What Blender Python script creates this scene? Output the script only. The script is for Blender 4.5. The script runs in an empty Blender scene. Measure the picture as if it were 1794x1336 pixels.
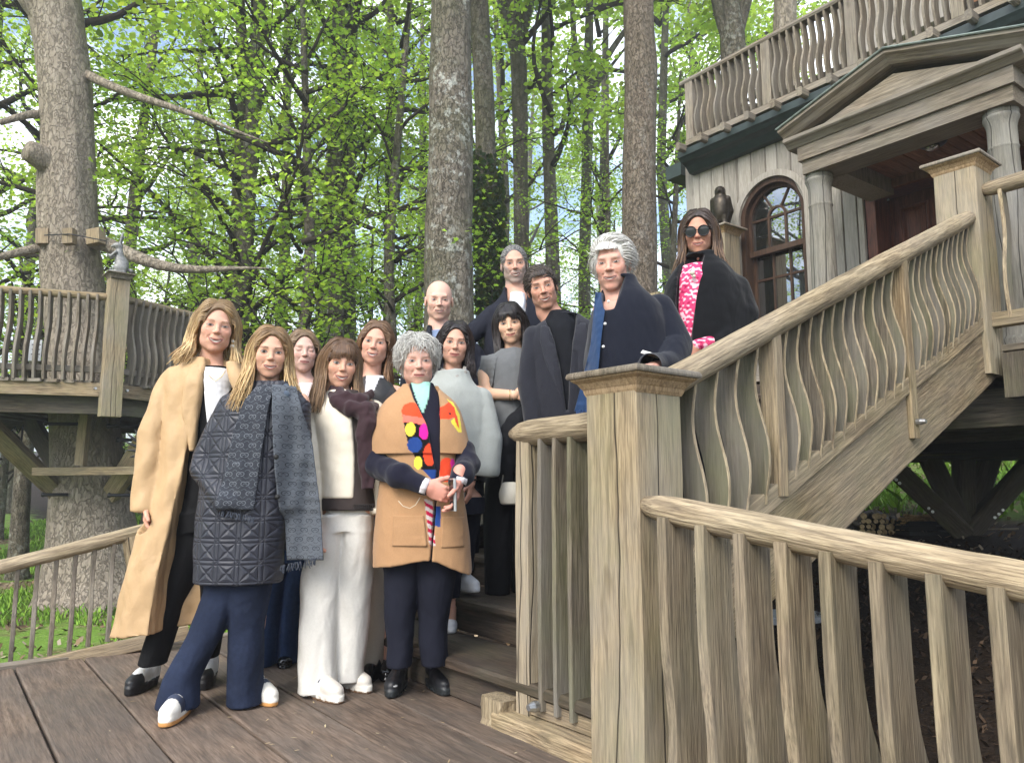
import bpy, math, random, colorsys
import numpy as np
from mathutils import Matrix, Vector

S = bpy.context.scene
COL = S.collection
rnd = random.Random(7)

# ---------------------------------------------------------------- camera
PITCH = math.radians(7.6)
FPX = 1355.0                      # focal length in pixels of a 1794 px wide frame
CAMZ = 0.93
cam_d = bpy.data.cameras.new("camera")
cam_d.sensor_width = 36.0
cam_d.lens = FPX / 1794.0 * 36.0
cam_d.clip_start = 0.05
cam_d.clip_end = 2000.0
cam = bpy.data.objects.new("camera", cam_d)
COL.objects.link(cam)
cam.location = (0, 0, CAMZ)
cam.rotation_euler = (math.pi / 2 + PITCH, 0, 0)
S.camera = cam

# ---------------------------------------------------------------- sky and sun
SUN_EL = math.radians(40)
SUN_AZ = math.radians(207)        # clockwise from +Y: behind the photographer, to the left
wd = bpy.data.worlds.new("World")
S.world = wd
wd.use_nodes = True
nt = wd.node_tree
for x in list(nt.nodes):
    nt.nodes.remove(x)
wo = nt.nodes.new("ShaderNodeOutputWorld")
bg = nt.nodes.new("ShaderNodeBackground")
sky = nt.nodes.new("ShaderNodeTexSky")
sky.sky_type = 'NISHITA'
sky.sun_disc = False
sky.sun_elevation = SUN_EL
sky.sun_rotation = SUN_AZ
sky.air_density = 1.0
sky.dust_density = 1.2
tc = nt.nodes.new("ShaderNodeTexCoord")
mp = nt.nodes.new("ShaderNodeMapping")
mp.inputs["Scale"].default_value = (1.0, 1.0, 1.9)
mp.inputs["Location"].default_value = (0.35, 0.1, 0.2)
cn = nt.nodes.new("ShaderNodeTexNoise")
cn.inputs["Scale"].default_value = 3.2
cn.inputs["Detail"].default_value = 8
cn.inputs["Roughness"].default_value = 0.6
cr = nt.nodes.new("ShaderNodeValToRGB")
cr.color_ramp.elements[0].position = 0.44
cr.color_ramp.elements[1].position = 0.64
cm = nt.nodes.new("ShaderNodeMix")
cm.data_type = 'RGBA'
cm.inputs[7].default_value = (10.5, 10.8, 11.2, 1)       # cloud radiance in the sky model's units
nt.links.new(tc.outputs["Generated"], mp.inputs[0])
nt.links.new(mp.outputs[0], cn.inputs["Vector"])
nt.links.new(cn.outputs["Fac"], cr.inputs[0])
nt.links.new(cr.outputs[0], cm.inputs[0])
nt.links.new(sky.outputs[0], cm.inputs[6])
nt.links.new(cm.outputs[2], bg.inputs[0])
bg.inputs[1].default_value = 0.14
nt.links.new(bg.outputs[0], wo.inputs[0])

sun_d = bpy.data.lights.new("sun", 'SUN')
sun_d.energy = 1.7
sun_d.angle = math.radians(26)
sun_d.color = (1.0, 0.95, 0.86)
sun = bpy.data.objects.new("sun", sun_d)
COL.objects.link(sun)
_sd = Vector((math.sin(SUN_AZ) * math.cos(SUN_EL), math.cos(SUN_AZ) * math.cos(SUN_EL), math.sin(SUN_EL)))
sun.rotation_euler = _sd.to_track_quat('Z', 'Y').to_euler()

S.view_settings.view_transform = 'Standard'
S.view_settings.look = 'None'
S.view_settings.gamma = 1.0
S.view_settings.exposure = 1.32
S.render.engine = 'CYCLES'
S.cycles.use_denoising = True
S.cycles.max_bounces = 6
S.cycles.transparent_max_bounces = 6
S.cycles.transmission_bounces = 4
S.cycles.caustics_reflective = False
S.cycles.caustics_refractive = False

# ---------------------------------------------------------------- geometry of the view (metres; y is away from the camera)
_cp, _sp = math.cos(PITCH), math.sin(PITCH)
def ray(px, py):
    dx = (px - 897) / FPX
    dy = -(py - 668) / FPX
    return np.array([dx, _cp - dy * _sp, _sp + dy * _cp])
CAM = np.array([0, 0, CAMZ])
def P(px, py, Y):
    r = ray(px, py)
    return CAM + r * (Y / r[1])
def G(px, py, z=0.0):
    r = ray(px, py)
    return CAM + r * ((z - CAMZ) / r[2])
def V3(*a):
    return np.array(a, float)
def unit(a):
    a = np.asarray(a, float)
    return a / (np.linalg.norm(a) + 1e-12)

# ---------------------------------------------------------------- object helpers
WM = {}
def frame(o, x, y, z):
    m = Matrix.Identity(4)
    for r in range(3):
        m[r][0], m[r][1], m[r][2], m[r][3] = float(x[r]), float(y[r]), float(z[r]), float(o[r])
    return m
def place(o, world, parent=None):
    WM[o] = world
    if parent is not None:
        o.parent = parent
        o.matrix_basis = WM[parent].inverted() @ world
    else:
        o.matrix_basis = world
    return o
def link(o):
    COL.objects.link(o)
    return o
def thing(name, label, cat, loc=(0, 0, 0), group=None, rot=None):
    o = link(bpy.data.objects.new(name, None))
    o.empty_display_size = 0.1
    o["label"] = label
    o["category"] = cat
    if group:
        o["group"] = group
    m = Matrix.Translation([float(c) for c in loc])
    if rot is not None:
        m = m @ Matrix.Rotation(rot, 4, 'Z')
    return place(o, m)
def tag(o, label, cat, group=None):
    o["label"] = label
    o["category"] = cat
    if group:
        o["group"] = group
    return o
def mesh(name, V, F, cols=None, smooth=False):
    """V (n,3); F: array (m,k) or list of tuples; cols: (n,4) linear point colours"""
    me = bpy.data.meshes.new(name)
    V = np.asarray(V, np.float32)
    if isinstance(F, np.ndarray):
        m, k = F.shape
        me.vertices.add(len(V))
        me.vertices.foreach_set("co", V.ravel())
        me.loops.add(m * k)
        me.loops.foreach_set("vertex_index", F.astype(np.int32).ravel())
        me.polygons.add(m)
        me.polygons.foreach_set("loop_start", np.arange(0, m * k, k, dtype=np.int32))
        me.polygons.foreach_set("loop_total", np.full(m, k, np.int32))
        me.update(calc_edges=True)
    else:
        me.from_pydata(V.tolist(), [], F)
        me.update()
    if cols is not None:
        ca = me.color_attributes.new("Col", 'FLOAT_COLOR', 'POINT')
        c = np.asarray(cols, np.float32)
        if c.shape[1] == 3:
            c = np.hstack([c, np.ones((len(c), 1), np.float32)])
        ca.data.foreach_set("color", c.ravel())
    if smooth:
        me.polygons.foreach_set("use_smooth", np.ones(len(me.polygons), bool))
    return me
def obj(name, me, mat, parent=None, world=None, kind=None):
    if mat is not None and len(me.materials) == 0:
        for m in (mat if isinstance(mat, (list, tuple)) else [mat]):
            me.materials.append(m)
    o = link(bpy.data.objects.new(name, me))
    place(o, world if world is not None else Matrix.Identity(4), parent)
    if kind:
        o["kind"] = kind
    return o

def loft(rings, cap=True, closed=True):
    """rings: (r,s,3) array -> V, list of faces"""
    R = np.asarray(rings, float)
    r, s, _ = R.shape
    V = R.reshape(-1, 3)
    F = []
    n = s if closed else s - 1
    for i in range(r - 1):
        for j in range(n):
            a = i * s + j
            b = i * s + (j + 1) % s
            F.append((a, b, b + s, a + s))
    if cap and closed:
        F.append(tuple(range(s - 1, -1, -1)))
        F.append(tuple((r - 1) * s + j for j in range(s)))
    return V, F
def merge(parts):
    V, F, o = [], [], 0
    for v, f in parts:
        v = np.asarray(v, float)
        V.append(v)
        F += [tuple(int(i) + o for i in t) for t in f]
        o += len(v)
    return np.vstack(V), F
def rect(w, h, c):
    x, y = w / 2, h / 2
    return np.array([(-x + c, -y), (x - c, -y), (x, -y + c), (x, y - c), (x - c, y), (-x + c, y), (-x, y - c), (-x, -y + c)])
def beam_mesh(w, h, L, c=0.004, wob=0.0, nr=2, seed=0):
    """a squared timber along local Z with eased edges and a slight unevenness"""
    rr = np.random.RandomState(seed)
    p = rect(w, h, c)
    rings = []
    for i in range(nr):
        t = i / (nr - 1)
        q = p + (rr.normal(0, wob, p.shape) if wob else 0) + (rr.normal(0, wob * 1.5, 2) if wob else 0)
        rings.append(np.column_stack([q, np.full(8, t * L)]))
    V, F = loft(rings)
    return mesh("timber", V, F)
_bm_cache = {}
def timber(name, A, B, w, h, mat, parent=None, side=None, c=0.004, wob=0.0, nr=2, label=None):
    """squared timber from A to B; w is measured along `side`, h across it"""
    A = np.asarray(A, float); B = np.asarray(B, float)
    z = B - A; L = float(np.linalg.norm(z)); z = z / L
    if side is None:
        side = (1, 0, 0) if abs(z[0]) < .9 else (0, 1, 0)
    x = np.asarray(side, float); x = unit(x - z * np.dot(x, z)); y = np.cross(z, x)
    key = (round(w, 4), round(h, 4), round(L, 3), c, wob, nr, mat.name)
    if wob:
        key += (rnd.random(),)
    me = _bm_cache.get(key)
    if me is None:
        me = _bm_cache[key] = beam_mesh(w, h, L, c, wob, nr, seed=len(_bm_cache))
    return obj(name, me, mat, parent, frame(A, x, y, z))
def tube_path(pts, rad, ns=10, flat=1.0, seed=0, rough=0.0, endcap=True):
    """tube along pts (n,3); rad scalar or (n,); rounded irregular section"""
    pts = np.asarray(pts, float); n = len(pts)
    rad = np.broadcast_to(np.asarray(rad, float), (n,))
    rr = np.random.RandomState(seed)
    T = np.gradient(pts, axis=0)
    T /= np.linalg.norm(T, axis=1)[:, None] + 1e-9
    up = np.array([0, 0, 1.0]) if abs(T[0][2]) < .9 else np.array([1.0, 0, 0])
    x = unit(np.cross(up, T[0]))
    rings = []
    a = np.arange(ns) / ns * 2 * math.pi
    base = rr.normal(0, rough, ns)
    for i in range(n):
        x = unit(x - T[i] * np.dot(x, T[i])); y = np.cross(T[i], x)
        if rough:
            base = .75 * base + .5 * rr.normal(0, rough, ns)
        r = rad[i] * (1 + (base if rough else 0))
        rings.append(pts[i] + np.outer(np.cos(a) * r, x) + np.outer(np.sin(a) * r * flat, y))
    return loft(rings, cap=endcap)
def log_rail(name, A, B, r, mat, parent, flat=0.85, seed=1, taperA=1.0, taperB=1.0, sag=0.0):
    """hewn round handrail with its grain along local Z"""
    A = np.asarray(A, float); B = np.asarray(B, float)
    z = B - A; L = float(np.linalg.norm(z)); z /= L
    x = unit(np.cross((0, 0, 1.0), z)); y = np.cross(z, x)
    n = max(8, int(L / .06))
    rr = np.random.RandomState(seed)
    ts = np.linspace(0, 1, n)
    rad = r * (1 + .02 * np.sin(ts * 9 + seed) + rr.normal(0, .006, n))
    e = np.minimum(ts, 1 - ts) * L
    for k, tp in ((0, taperA), (1, taperB)):
        if tp < 1:
            d = ts * L if k == 0 else (1 - ts) * L
            s = np.clip(d / .22, 0, 1)
            rad = rad * (tp + (1 - tp) * np.sqrt(np.clip(1 - (1 - s) ** 2, 0, 1)))
    pts = np.column_stack([np.sin(ts * 5 + seed) * .003, np.sin(ts * 3.3 + 2 * seed) * .004 - sag * 4 * ts * (1 - ts), ts * L])
    V, F = tube_path(pts, rad, 14, 1.0, seed, .018)
    V[:, 1] *= flat
    me = mesh(name, V, F, smooth=True)
    return obj(name, me, mat, parent, frame(A, x, y, z))
def baluster_mesh(L, th, w, amp_out, amp_in, name="baluster", nr=16, phase=0.0, c=.003, belly=None):
    """flat board along Z; S-curved in local Y (outwards is +Y); th along X"""
    rings = []
    for i in range(nr):
        s = i / (nr - 1)
        k = math.sin(2 * math.pi * (s * 1.05 + phase))          # belly low, hollow high
        env = math.sin(math.pi * min(1, max(0, s))) ** .5
        if belly is not None:
            k = math.exp(-((s - belly) / .21) ** 2); env = 1.0
        o = amp_out * k * env
        n = amp_in * k * env
        x = th / 2
        y1, y0 = w / 2 + o, -w / 2 + n
        rings.append([(-x + c, y0, s * L), (x - c, y0, s * L), (x, y0 + c, s * L), (x, y1 - c, s * L), (x - c, y1, s * L), (-x + c, y1, s * L), (-x, y1 - c, s * L), (-x, y0 + c, s * L)])
    V, F = loft(rings)
    me = mesh(name, V, F)
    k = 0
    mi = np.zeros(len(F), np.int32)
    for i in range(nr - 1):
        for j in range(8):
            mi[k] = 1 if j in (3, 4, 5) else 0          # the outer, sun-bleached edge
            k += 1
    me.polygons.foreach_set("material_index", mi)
    return me
def put_baluster(me, mat, parent, foot, along, out):
    z = np.array([0, 0, 1.0]); x = unit(np.array([along[0], along[1], 0])); y = unit(np.array([out[0], out[1], 0]))
    if np.dot(np.cross(x, y), z) < 0:
        x = -x
    if len(me.materials) == 0:
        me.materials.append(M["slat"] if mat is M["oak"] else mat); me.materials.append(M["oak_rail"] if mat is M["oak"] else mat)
    return obj("baluster", me, mat, parent, frame(foot, x, y, z))

# ---------------------------------------------------------------- materials
def new_mat(name):
    m = bpy.data.materials.new(name)
    m.use_nodes = True
    t = m.node_tree
    b = t.nodes["Principled BSDF"]
    return m, t, b
def N(t, typ, **kw):
    n = t.nodes.new(typ)
    for k, v in kw.items():
        if k.startswith("i_"):
            n.inputs[k[2:].replace("_", " ")].default_value = v
        elif k.startswith("n_"):
            n.inputs[int(k[2:])].default_value = v
        else:
            setattr(n, k, v)
    return n
def L(t, a, b):
    t.links.new(a, b)
def ramp(t, fac, stops):
    r = N(t, "ShaderNodeValToRGB")
    e = r.color_ramp.elements
    while len(e) < len(stops):
        e.new(.5)
    for i, (p, c) in enumerate(stops):
        e[i].position = p
        e[i].color = (c[0], c[1], c[2], 1) if not isinstance(c, (int, float)) else (c, c, c, 1)
    L(t, fac, r.inputs[0])
    return r.outputs[0]
def noise(t, vec, scale, detail=4, rough=.55, dist=0.0):
    n = N(t, "ShaderNodeTexNoise")
    n.inputs["Scale"].default_value = scale
    n.inputs["Detail"].default_value = detail
    n.inputs["Roughness"].default_value = rough
    n.inputs["Distortion"].default_value = dist
    if vec is not None:
        L(t, vec, n.inputs["Vector"])
    return n.outputs["Fac"]
def mixc(t, fac, a, b, mode='MIX'):
    m = N(t, "ShaderNodeMix", data_type='RGBA', blend_type=mode)
    for i, v in ((0, fac), (6, a), (7, b)):
        if hasattr(v, "is_linked") or hasattr(v, "links"):
            L(t, v, m.inputs[i])
        else:
            m.inputs[i].default_value = v if i == 0 else (v[0], v[1], v[2], 1)
    return m.outputs[2]
def math_(t, op, a, b=None, c=None, clamp=False):
    m = N(t, "ShaderNodeMath", operation=op, use_clamp=clamp)
    for i, v in enumerate((a, b, c)):
        if v is None:
            continue
        if hasattr(v, "links"):
            L(t, v, m.inputs[i])
        else:
            m.inputs[i].default_value = v
    return m.outputs[0]
def ocoord(t, scale, rnd_amt=37.0):
    """object coordinates, shifted by a random amount for each object, then scaled"""
    tc = N(t, "ShaderNodeTexCoord")
    oi = N(t, "ShaderNodeObjectInfo")
    sc = N(t, "ShaderNodeVectorMath", operation='SCALE')
    cb = N(t, "ShaderNodeCombineXYZ")
    L(t, oi.outputs["Random"], cb.inputs[0]); L(t, oi.outputs["Random"], cb.inputs[1]); L(t, oi.outputs["Random"], cb.inputs[2])
    L(t, cb.outputs[0], sc.inputs[0]); sc.inputs["Scale"].default_value = rnd_amt
    ad = N(t, "ShaderNodeVectorMath", operation='ADD')
    L(t, tc.outputs["Object"], ad.inputs[0]); L(t, sc.outputs[0], ad.inputs[1])
    m = N(t, "ShaderNodeMapping")
    m.inputs["Scale"].default_value = scale
    L(t, ad.outputs[0], m.inputs[0])
    return m.outputs[0], tc.outputs["Object"], oi.outputs["Random"]
def bump(t, b, h, strength, dist=.01, prev=None):
    n = N(t, "ShaderNodeBump")
    n.inputs["Strength"].default_value = strength
    n.inputs["Distance"].default_value = dist
    L(t, h, n.inputs["Height"])
    if prev is not None:
        L(t, prev, n.inputs["Normal"])
    L(t, n.outputs[0], b.inputs["Normal"])
    return n.outputs[0]
def wood(name, dark, mid, light, grey=(.30, .29, .27), greyness=.35, green=0.0, rough=.85, bstr=.5, crack=0.0, fibre=1.0, weather_scale=2.2):
    m, t, b = new_mat(name)
    g, oc, rd = ocoord(t, (70 * fibre, 70 * fibre, 4.2))
    f1 = noise(t, g, 1.0, 6, .62, .35)
    g2, _, _ = ocoord(t, (210 * fibre, 210 * fibre, 9.0), 11)
    f2 = noise(t, g2, 1.0, 3, .6)
    w, _, _ = ocoord(t, (1, 1, .55), 19)
    f3 = noise(t, w, weather_scale, 5, .6)
    col = ramp(t, f1, [(.30, dark), (.50, mid), (.70, light)])
    col = mixc(t, math_(t, 'MULTIPLY', ramp(t, f2, [(.36, 1.0), (.54, 0.0)]), .7), col, dark)
    gm = math_(t, 'MULTIPLY', ramp(t, f3, [(.36, 0.0), (.62, 1.0)]), greyness)
    col = mixc(t, gm, col, grey)
    if green:
        f4 = noise(t, w, weather_scale * 1.6, 4, .6)
        col = mixc(t, math_(t, 'MULTIPLY', ramp(t, f4, [(.45, 0.0), (.68, 1.0)]), green), col, (.15, .17, .07))
    kn, _, _ = ocoord(t, (9, 9, 3.2), 53)
    col = mixc(t, math_(t, 'MULTIPLY', ramp(t, noise(t, kn, 1.0, 2, .4, .4), [(.70, 0.0), (.78, 1.0)]), .6), col, [c * .7 for c in dark])
    hs = N(t, "ShaderNodeHueSaturation")
    L(t, col, hs.inputs["Color"])
    L(t, math_(t, 'MULTIPLY_ADD', rd, .34, .83), hs.inputs["Value"])
    col = hs.outputs[0]
    hgt = math_(t, 'ADD', f1, math_(t, 'MULTIPLY', f2, .6))
    if crack:
        sx = N(t, "ShaderNodeSeparateXYZ"); L(t, oc, sx.inputs[0])
        wv = noise(t, w, 1.7, 3, .5)
        ck = None
        for k, off in enumerate((0.012, -.035)):
            for ax in (0, 1):
                d = math_(t, 'ABSOLUTE', math_(t, 'ADD', sx.outputs[ax], math_(t, 'MULTIPLY_ADD', wv, .14, -.07 + off + .01 * ax)))
                r_ = ramp(t, d, [(crack * .55, 1.0), (crack, 0.0)])
                if k:
                    zz = ramp(t, sx.outputs[2], [(.25, 1.0), (.5, 0.0)])
                    r_ = math_(t, 'MULTIPLY', r_, zz)
                ck = r_ if ck is None else math_(t, 'MAXIMUM', ck, r_)
        col = mixc(t, ck, col, (.012, .010, .008))
        hgt = math_(t, 'SUBTRACT', hgt, math_(t, 'MULTIPLY', ck, 2.5))
    L(t, col, b.inputs["Base Color"])
    b.inputs["Roughness"].default_value = rough
    b.inputs["Specular IOR Level"].default_value = .25
    bump(t, b, hgt, bstr, .006)
    return m
M = {}
M["oak"] = wood("weathered_oak", (.085, .057, .032), (.29, .212, .122), (.46, .355, .218), (.28, .245, .195), .42, .2, bstr=.8)
M["oak_rail"] = wood("weathered_oak_rail", (.095, .064, .037), (.345, .265, .162), (.52, .42, .275), (.36, .315, .25), .35, .12, bstr=1.2, fibre=.7)
M["oak_post"] = wood("weathered_oak_post", (.13, .096, .058), (.295, .226, .136), (.42, .33, .205), (.29, .265, .22), .55, .34, crack=.004, bstr=.6)
M["oak_grey"] = wood("silvered_oak", (.070, .055, .040), (.205, .165, .122), (.315, .262, .20), (.235, .215, .188), .65, .08, bstr=.6)
M["oak_near"] = wood("near_oak", (.075, .054, .034), (.235, .180, .115), (.38, .305, .20), (.25, .225, .185), .4, .15, bstr=.8)
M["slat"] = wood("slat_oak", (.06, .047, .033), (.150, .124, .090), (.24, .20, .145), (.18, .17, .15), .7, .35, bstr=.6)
M["oak_new"] = wood("oak_moulding", (.14, .085, .04), (.33, .22, .115), (.43, .30, .17), (.33, .27, .19), .35, .0, bstr=.3)
M["oak_dark"] = wood("dark_oak", (.030, .024, .017), (.085, .068, .047), (.14, .115, .082), (.10, .095, .085), .5, .3, bstr=.6)  # darker oak tone for joists, beams and struts
M["cedar"] = wood("silvered_cedar", (.19, .167, .140), (.30, .272, .232), (.385, .352, .305), (.33, .312, .285), .45, 0, bstr=.35, fibre=.7)
M["cedar_red"] = wood("red_cedar", (.10, .045, .022), (.19, .085, .042), (.26, .125, .065), (.2, .13, .09), .3, 0, bstr=.3, fibre=.7)
M["mahogany"] = wood("mahogany", (.05, .018, .011), (.125, .040, .023), (.185, .064, .036), (.10, .05, .035), .2, 0, rough=.45, bstr=.15, fibre=.6)
M["sash"] = wood("stained_sash", (.022, .011, .007), (.055, .028, .016), (.09, .047, .027), (.07, .05, .037), .3, 0, rough=.6, bstr=.2)
M["deck"] = wood("deck_board", (.082, .058, .043), (.188, .134, .098), (.258, .192, .146), (.10, .086, .074), .7, .0, rough=.72, bstr=.55, fibre=.55, weather_scale=3.0)
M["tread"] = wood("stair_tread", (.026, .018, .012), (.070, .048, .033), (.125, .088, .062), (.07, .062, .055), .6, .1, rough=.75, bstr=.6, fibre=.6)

def plain(name, col, rough=.6, spec=.4, metal=0.0, nz=0.0, nscale=60, bst=0.0):
    m, t, b = new_mat(name)
    b.inputs["Roughness"].default_value = rough
    b.inputs["Specular IOR Level"].default_value = spec
    b.inputs["Metallic"].default_value = metal
    if nz or bst:
        tcn = N(t, "ShaderNodeTexCoord")
        f = noise(t, tcn.outputs["Object"], nscale, 4, .6)
        c2 = [max(0, c * (1 - nz)) for c in col]; c1 = [min(1, c * (1 + nz)) for c in col]
        L(t, ramp(t, f, [(.3, c2), (.7, c1)]), b.inputs["Base Color"])
        if bst:
            bump(t, b, f, bst, .004)
    else:
        b.inputs["Base Color"].default_value = (*col, 1)
    return m
M["bolt"] = plain("galvanised_steel", (.45, .46, .47), .35, .5, .9)
M["iron"] = plain("dark_iron", (.03, .03, .033), .5, .5, .6)
M["gutter"] = plain("gutter_paint", (.022, .035, .034), .45, .5, 0, .25, 18, .1)
M["lead"] = plain("lead_sheet", (.20, .24, .22), .6, .4, .2, .3, 20)
M["bronze"] = plain("dark_bronze", (.055, .045, .034), .42, .5, .75, .35, 40, .15)
M["pewter"] = plain("grey_bronze", (.20, .20, .195), .55, .5, .5, .3, 45, .2)
M["black"] = plain("black", (.008, .008, .008), .6)
M["dark_room"] = plain("dark_interior", (.01, .009, .008), .9)
# ================================================================ ground
VD = np.array([.597, -.802]); ND = np.array([.802, .597]); US = unit([.775, .632])   # house / plank direction, its normal, stair direction
V_ = V3(VD[0], VD[1], 0); N_ = V3(ND[0], ND[1], 0); U_ = V3(US[0], US[1], 0); Z_ = V3(0, 0, 1)
def softp(x, k=.8):
    return k * np.logaddexp(0, np.asarray(x, float) / k)
def ground_z(x, y):
    x = np.asarray(x, float); y = np.asarray(y, float)
    q = .802 * x + .597 * y
    z = -.72 + .2 * softp(q - 3.6) - .2 * softp(q - 15, 3) + .075 * softp(y - 11, 1.5) - .075 * softp(y - 60, 5)
    z += .05 * np.sin(x * .9 + y * .4) * np.cos(y * .7 - x * .3) + .02 * np.sin(2.7 * x) * np.sin(3.1 * y)
    return z
def GR(px, py):
    """point of the terrain seen at a pixel"""
    for Y in np.arange(2.5, 40, .02):
        p = P(px, py, Y)
        if p[2] <= float(ground_z(p[0], p[1])):
            break
    return p
gx = np.concatenate([np.linspace(-400, -40, 13)[:-1], np.linspace(-40, -14, 27)[:-1], np.linspace(-14, 14, 113)[:-1], np.linspace(14, 40, 27)[:-1], np.linspace(40, 400, 13)])
gy = np.concatenate([np.linspace(-300, -10, 11)[:-1], np.linspace(-10, 22, 129)[:-1], np.linspace(22, 60, 39)[:-1], np.linspace(60, 500, 15)])
GX, GY = np.meshgrid(gx, gy)
GZ = ground_z(GX, GY)
nx, ny = len(gx), len(gy)
idx = np.arange(nx * ny).reshape(ny, nx)
gf = np.stack([idx[:-1, :-1], idx[:-1, 1:], idx[1:, 1:], idx[1:, :-1]], -1).reshape(-1, 4)
m, t, b = new_mat("woodland_ground")
tcg = N(t, "ShaderNodeTexCoord"); oc = tcg.outputs["Object"]
sx = N(t, "ShaderNodeSeparateXYZ"); L(t, oc, sx.inputs[0])
q = math_(t, 'ADD', math_(t, 'MULTIPLY', sx.outputs[0], .802), math_(t, 'MULTIPLY', sx.outputs[1], .597))
f_big = noise(t, oc, .55, 4, .6); f_mid = noise(t, oc, 3.0, 5, .65); f_fine = noise(t, oc, 38, 6, .75)
grass = ramp(t, f_fine, [(.3, (.06, .12, .018)), (.5, (.16, .28, .045)), (.72, (.27, .40, .08))])
vor = N(t, "ShaderNodeTexVoronoi"); vor.inputs["Scale"].default_value = 26; L(t, oc, vor.inputs["Vector"])
vsep = N(t, "ShaderNodeSeparateColor"); L(t, vor.outputs["Color"], vsep.inputs[0])
litter = ramp(t, vsep.outputs[0], [(.0, (.05, .032, .02)), (.4, (.13, .085, .05)), (.75, (.24, .17, .11)), (1, (.36, .28, .20))])
mulch = ramp(t, noise(t, oc, 48, 5, .8), [(.32, (.006, .0045, .0035)), (.5, (.022, .015, .010)), (.70, (.060, .038, .025))])
lit_m = ramp(t, math_(t, 'ADD', math_(t, 'MULTIPLY', f_big, .6), math_(t, 'MULTIPLY', f_mid, .4)), [(.47, 0.0), (.56, 1.0)])
col = mixc(t, lit_m, grass, litter)
qn = math_(t, 'ADD', q, math_(t, 'MULTIPLY_ADD', f_mid, 1.6, -.8))
mul_m = math_(t, 'MULTIPLY', ramp(t, math_(t, 'DIVIDE', qn, 20), [(.10, 0.0), (.125, 1.0)]), ramp(t, math_(t, 'DIVIDE', qn, 20), [(.50, 1.0), (.56, 0.0)]))
col = mixc(t, mul_m, col, mulch)
L(t, col, b.inputs["Base Color"]); b.inputs["Roughness"].default_value = .95; b.inputs["Specular IOR Level"].default_value = .1
bump(t, b, math_(t, 'ADD', f_fine, vsep.outputs[0]), .8, .03)
M["ground"] = m
ground = obj("ground", mesh("ground", np.column_stack([GX.ravel(), GY.ravel(), GZ.ravel()]), gf, smooth=True), m, kind="structure")

# leaf litter and bark chips on the mulch, and grass blades on the lawn
def scatter_mesh(pts, ang, tilt, size, shape, zoff):
    """one small flat polygon per point; shape (k,2)"""
    n = len(pts); k = len(shape)
    s = np.asarray(shape)[None] * size[:, None, None]
    x = s[..., 0] * np.cos(ang)[:, None] - s[..., 1] * np.sin(ang)[:, None]
    y = s[..., 0] * np.sin(ang)[:, None] + s[..., 1] * np.cos(ang)[:, None]
    z = s[..., 1] * np.sin(tilt)[:, None] + s[..., 0] * np.sin(tilt * 1.7)[:, None]
    Vv = np.stack([pts[:, 0:1] + x, pts[:, 1:2] + y, pts[:, 2:3] + z + zoff], -1).reshape(-1, 3)
    return Vv, np.arange(n * k).reshape(n, k)
R0 = np.random.RandomState(3)
def litter_obj(name, n, xr, yr, keep, sz, cols, label, cat):
    x = R0.uniform(*xr, n); y = R0.uniform(*yr, n)
    kk = keep(x, y); x, y = x[kk], y[kk]; n = len(x)
    p = np.column_stack([x, y, ground_z(x, y)])
    Vv, Ff = scatter_mesh(p, R0.uniform(0, 6.28, n), R0.normal(0, .5, n), R0.uniform(sz[0], sz[1], n), [(-.5, 0), (-.12, -.24), (.5, 0), (.1, .26)], .012)
    c = np.asarray(cols)[R0.randint(0, len(cols), n)] * R0.uniform(.6, 1.25, (n, 1))
    o = obj(name, mesh(name, Vv, Ff, np.repeat(c, 4, 0)), M["vcol"], kind="stuff")
    tag(o, label, cat)
def attr_mat(name, rough=.8, spec=.2, bst=0.0, bscale=300, nz=0.0, nscale=30, sheen=0.0, sss=0.0, gloss_alpha=False, crumple=0.0, bdist=.002):
    m, t, b = new_mat(name)
    a = N(t, "ShaderNodeAttribute", attribute_name="Col")
    c = a.outputs["Color"]
    tcn = N(t, "ShaderNodeTexCoord")
    if nz:
        f = noise(t, tcn.outputs["Object"], nscale, 4, .6)
        c = mixc(t, 1.0, c, ramp(t, f, [(.3, 1 - nz), (.7, 1 + 0.0)]), 'MULTIPLY')
    L(t, c, b.inputs["Base Color"])
    b.inputs["Roughness"].default_value = rough
    b.inputs["Specular IOR Level"].default_value = spec
    if sheen:
        b.inputs["Sheen Weight"].default_value = sheen
        b.inputs["Sheen Roughness"].default_value = .5
    if sss:
        b.inputs["Subsurface Weight"].default_value = sss
        b.inputs["Subsurface Radius"].default_value = (.010, .004, .002)
        b.inputs["Subsurface Scale"].default_value = 1.0
    if gloss_alpha:
        L(t, math_(t, 'MULTIPLY_ADD', a.outputs["Alpha"], rough - .2, .2), b.inputs["Roughness"])
    pv0 = None
    if crumple:
        mpc = N(t, "ShaderNodeMapping"); mpc.inputs["Scale"].default_value = (1, 1, .5); mpc.inputs["Rotation"].default_value = (.15, .35, 0)
        L(t, tcn.outputs["Object"], mpc.inputs[0])
        pv0 = bump(t, b, noise(t, mpc.outputs[0], 12, 2, .45, .5), crumple, .03)
    if bst:
        bump(t, b, noise(t, tcn.outputs["Object"], bscale, 3, .6), bst, bdist, pv0)
    return m
M["vcol"] = attr_mat("fallen_bits", .9, .1)
litter_obj("bark_chips", 26000, (1.2, 8.5), (1.5, 10.5), lambda x, y: (.802 * x + .597 * y > 2.6) & (.802 * x + .597 * y < 9.0), (.02, .07), [(.03, .02, .013), (.05, .032, .02), (.015, .011, .008), (.085, .055, .035)], "dark bark chips covering the ground below the stairs", "bark chips")
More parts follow.
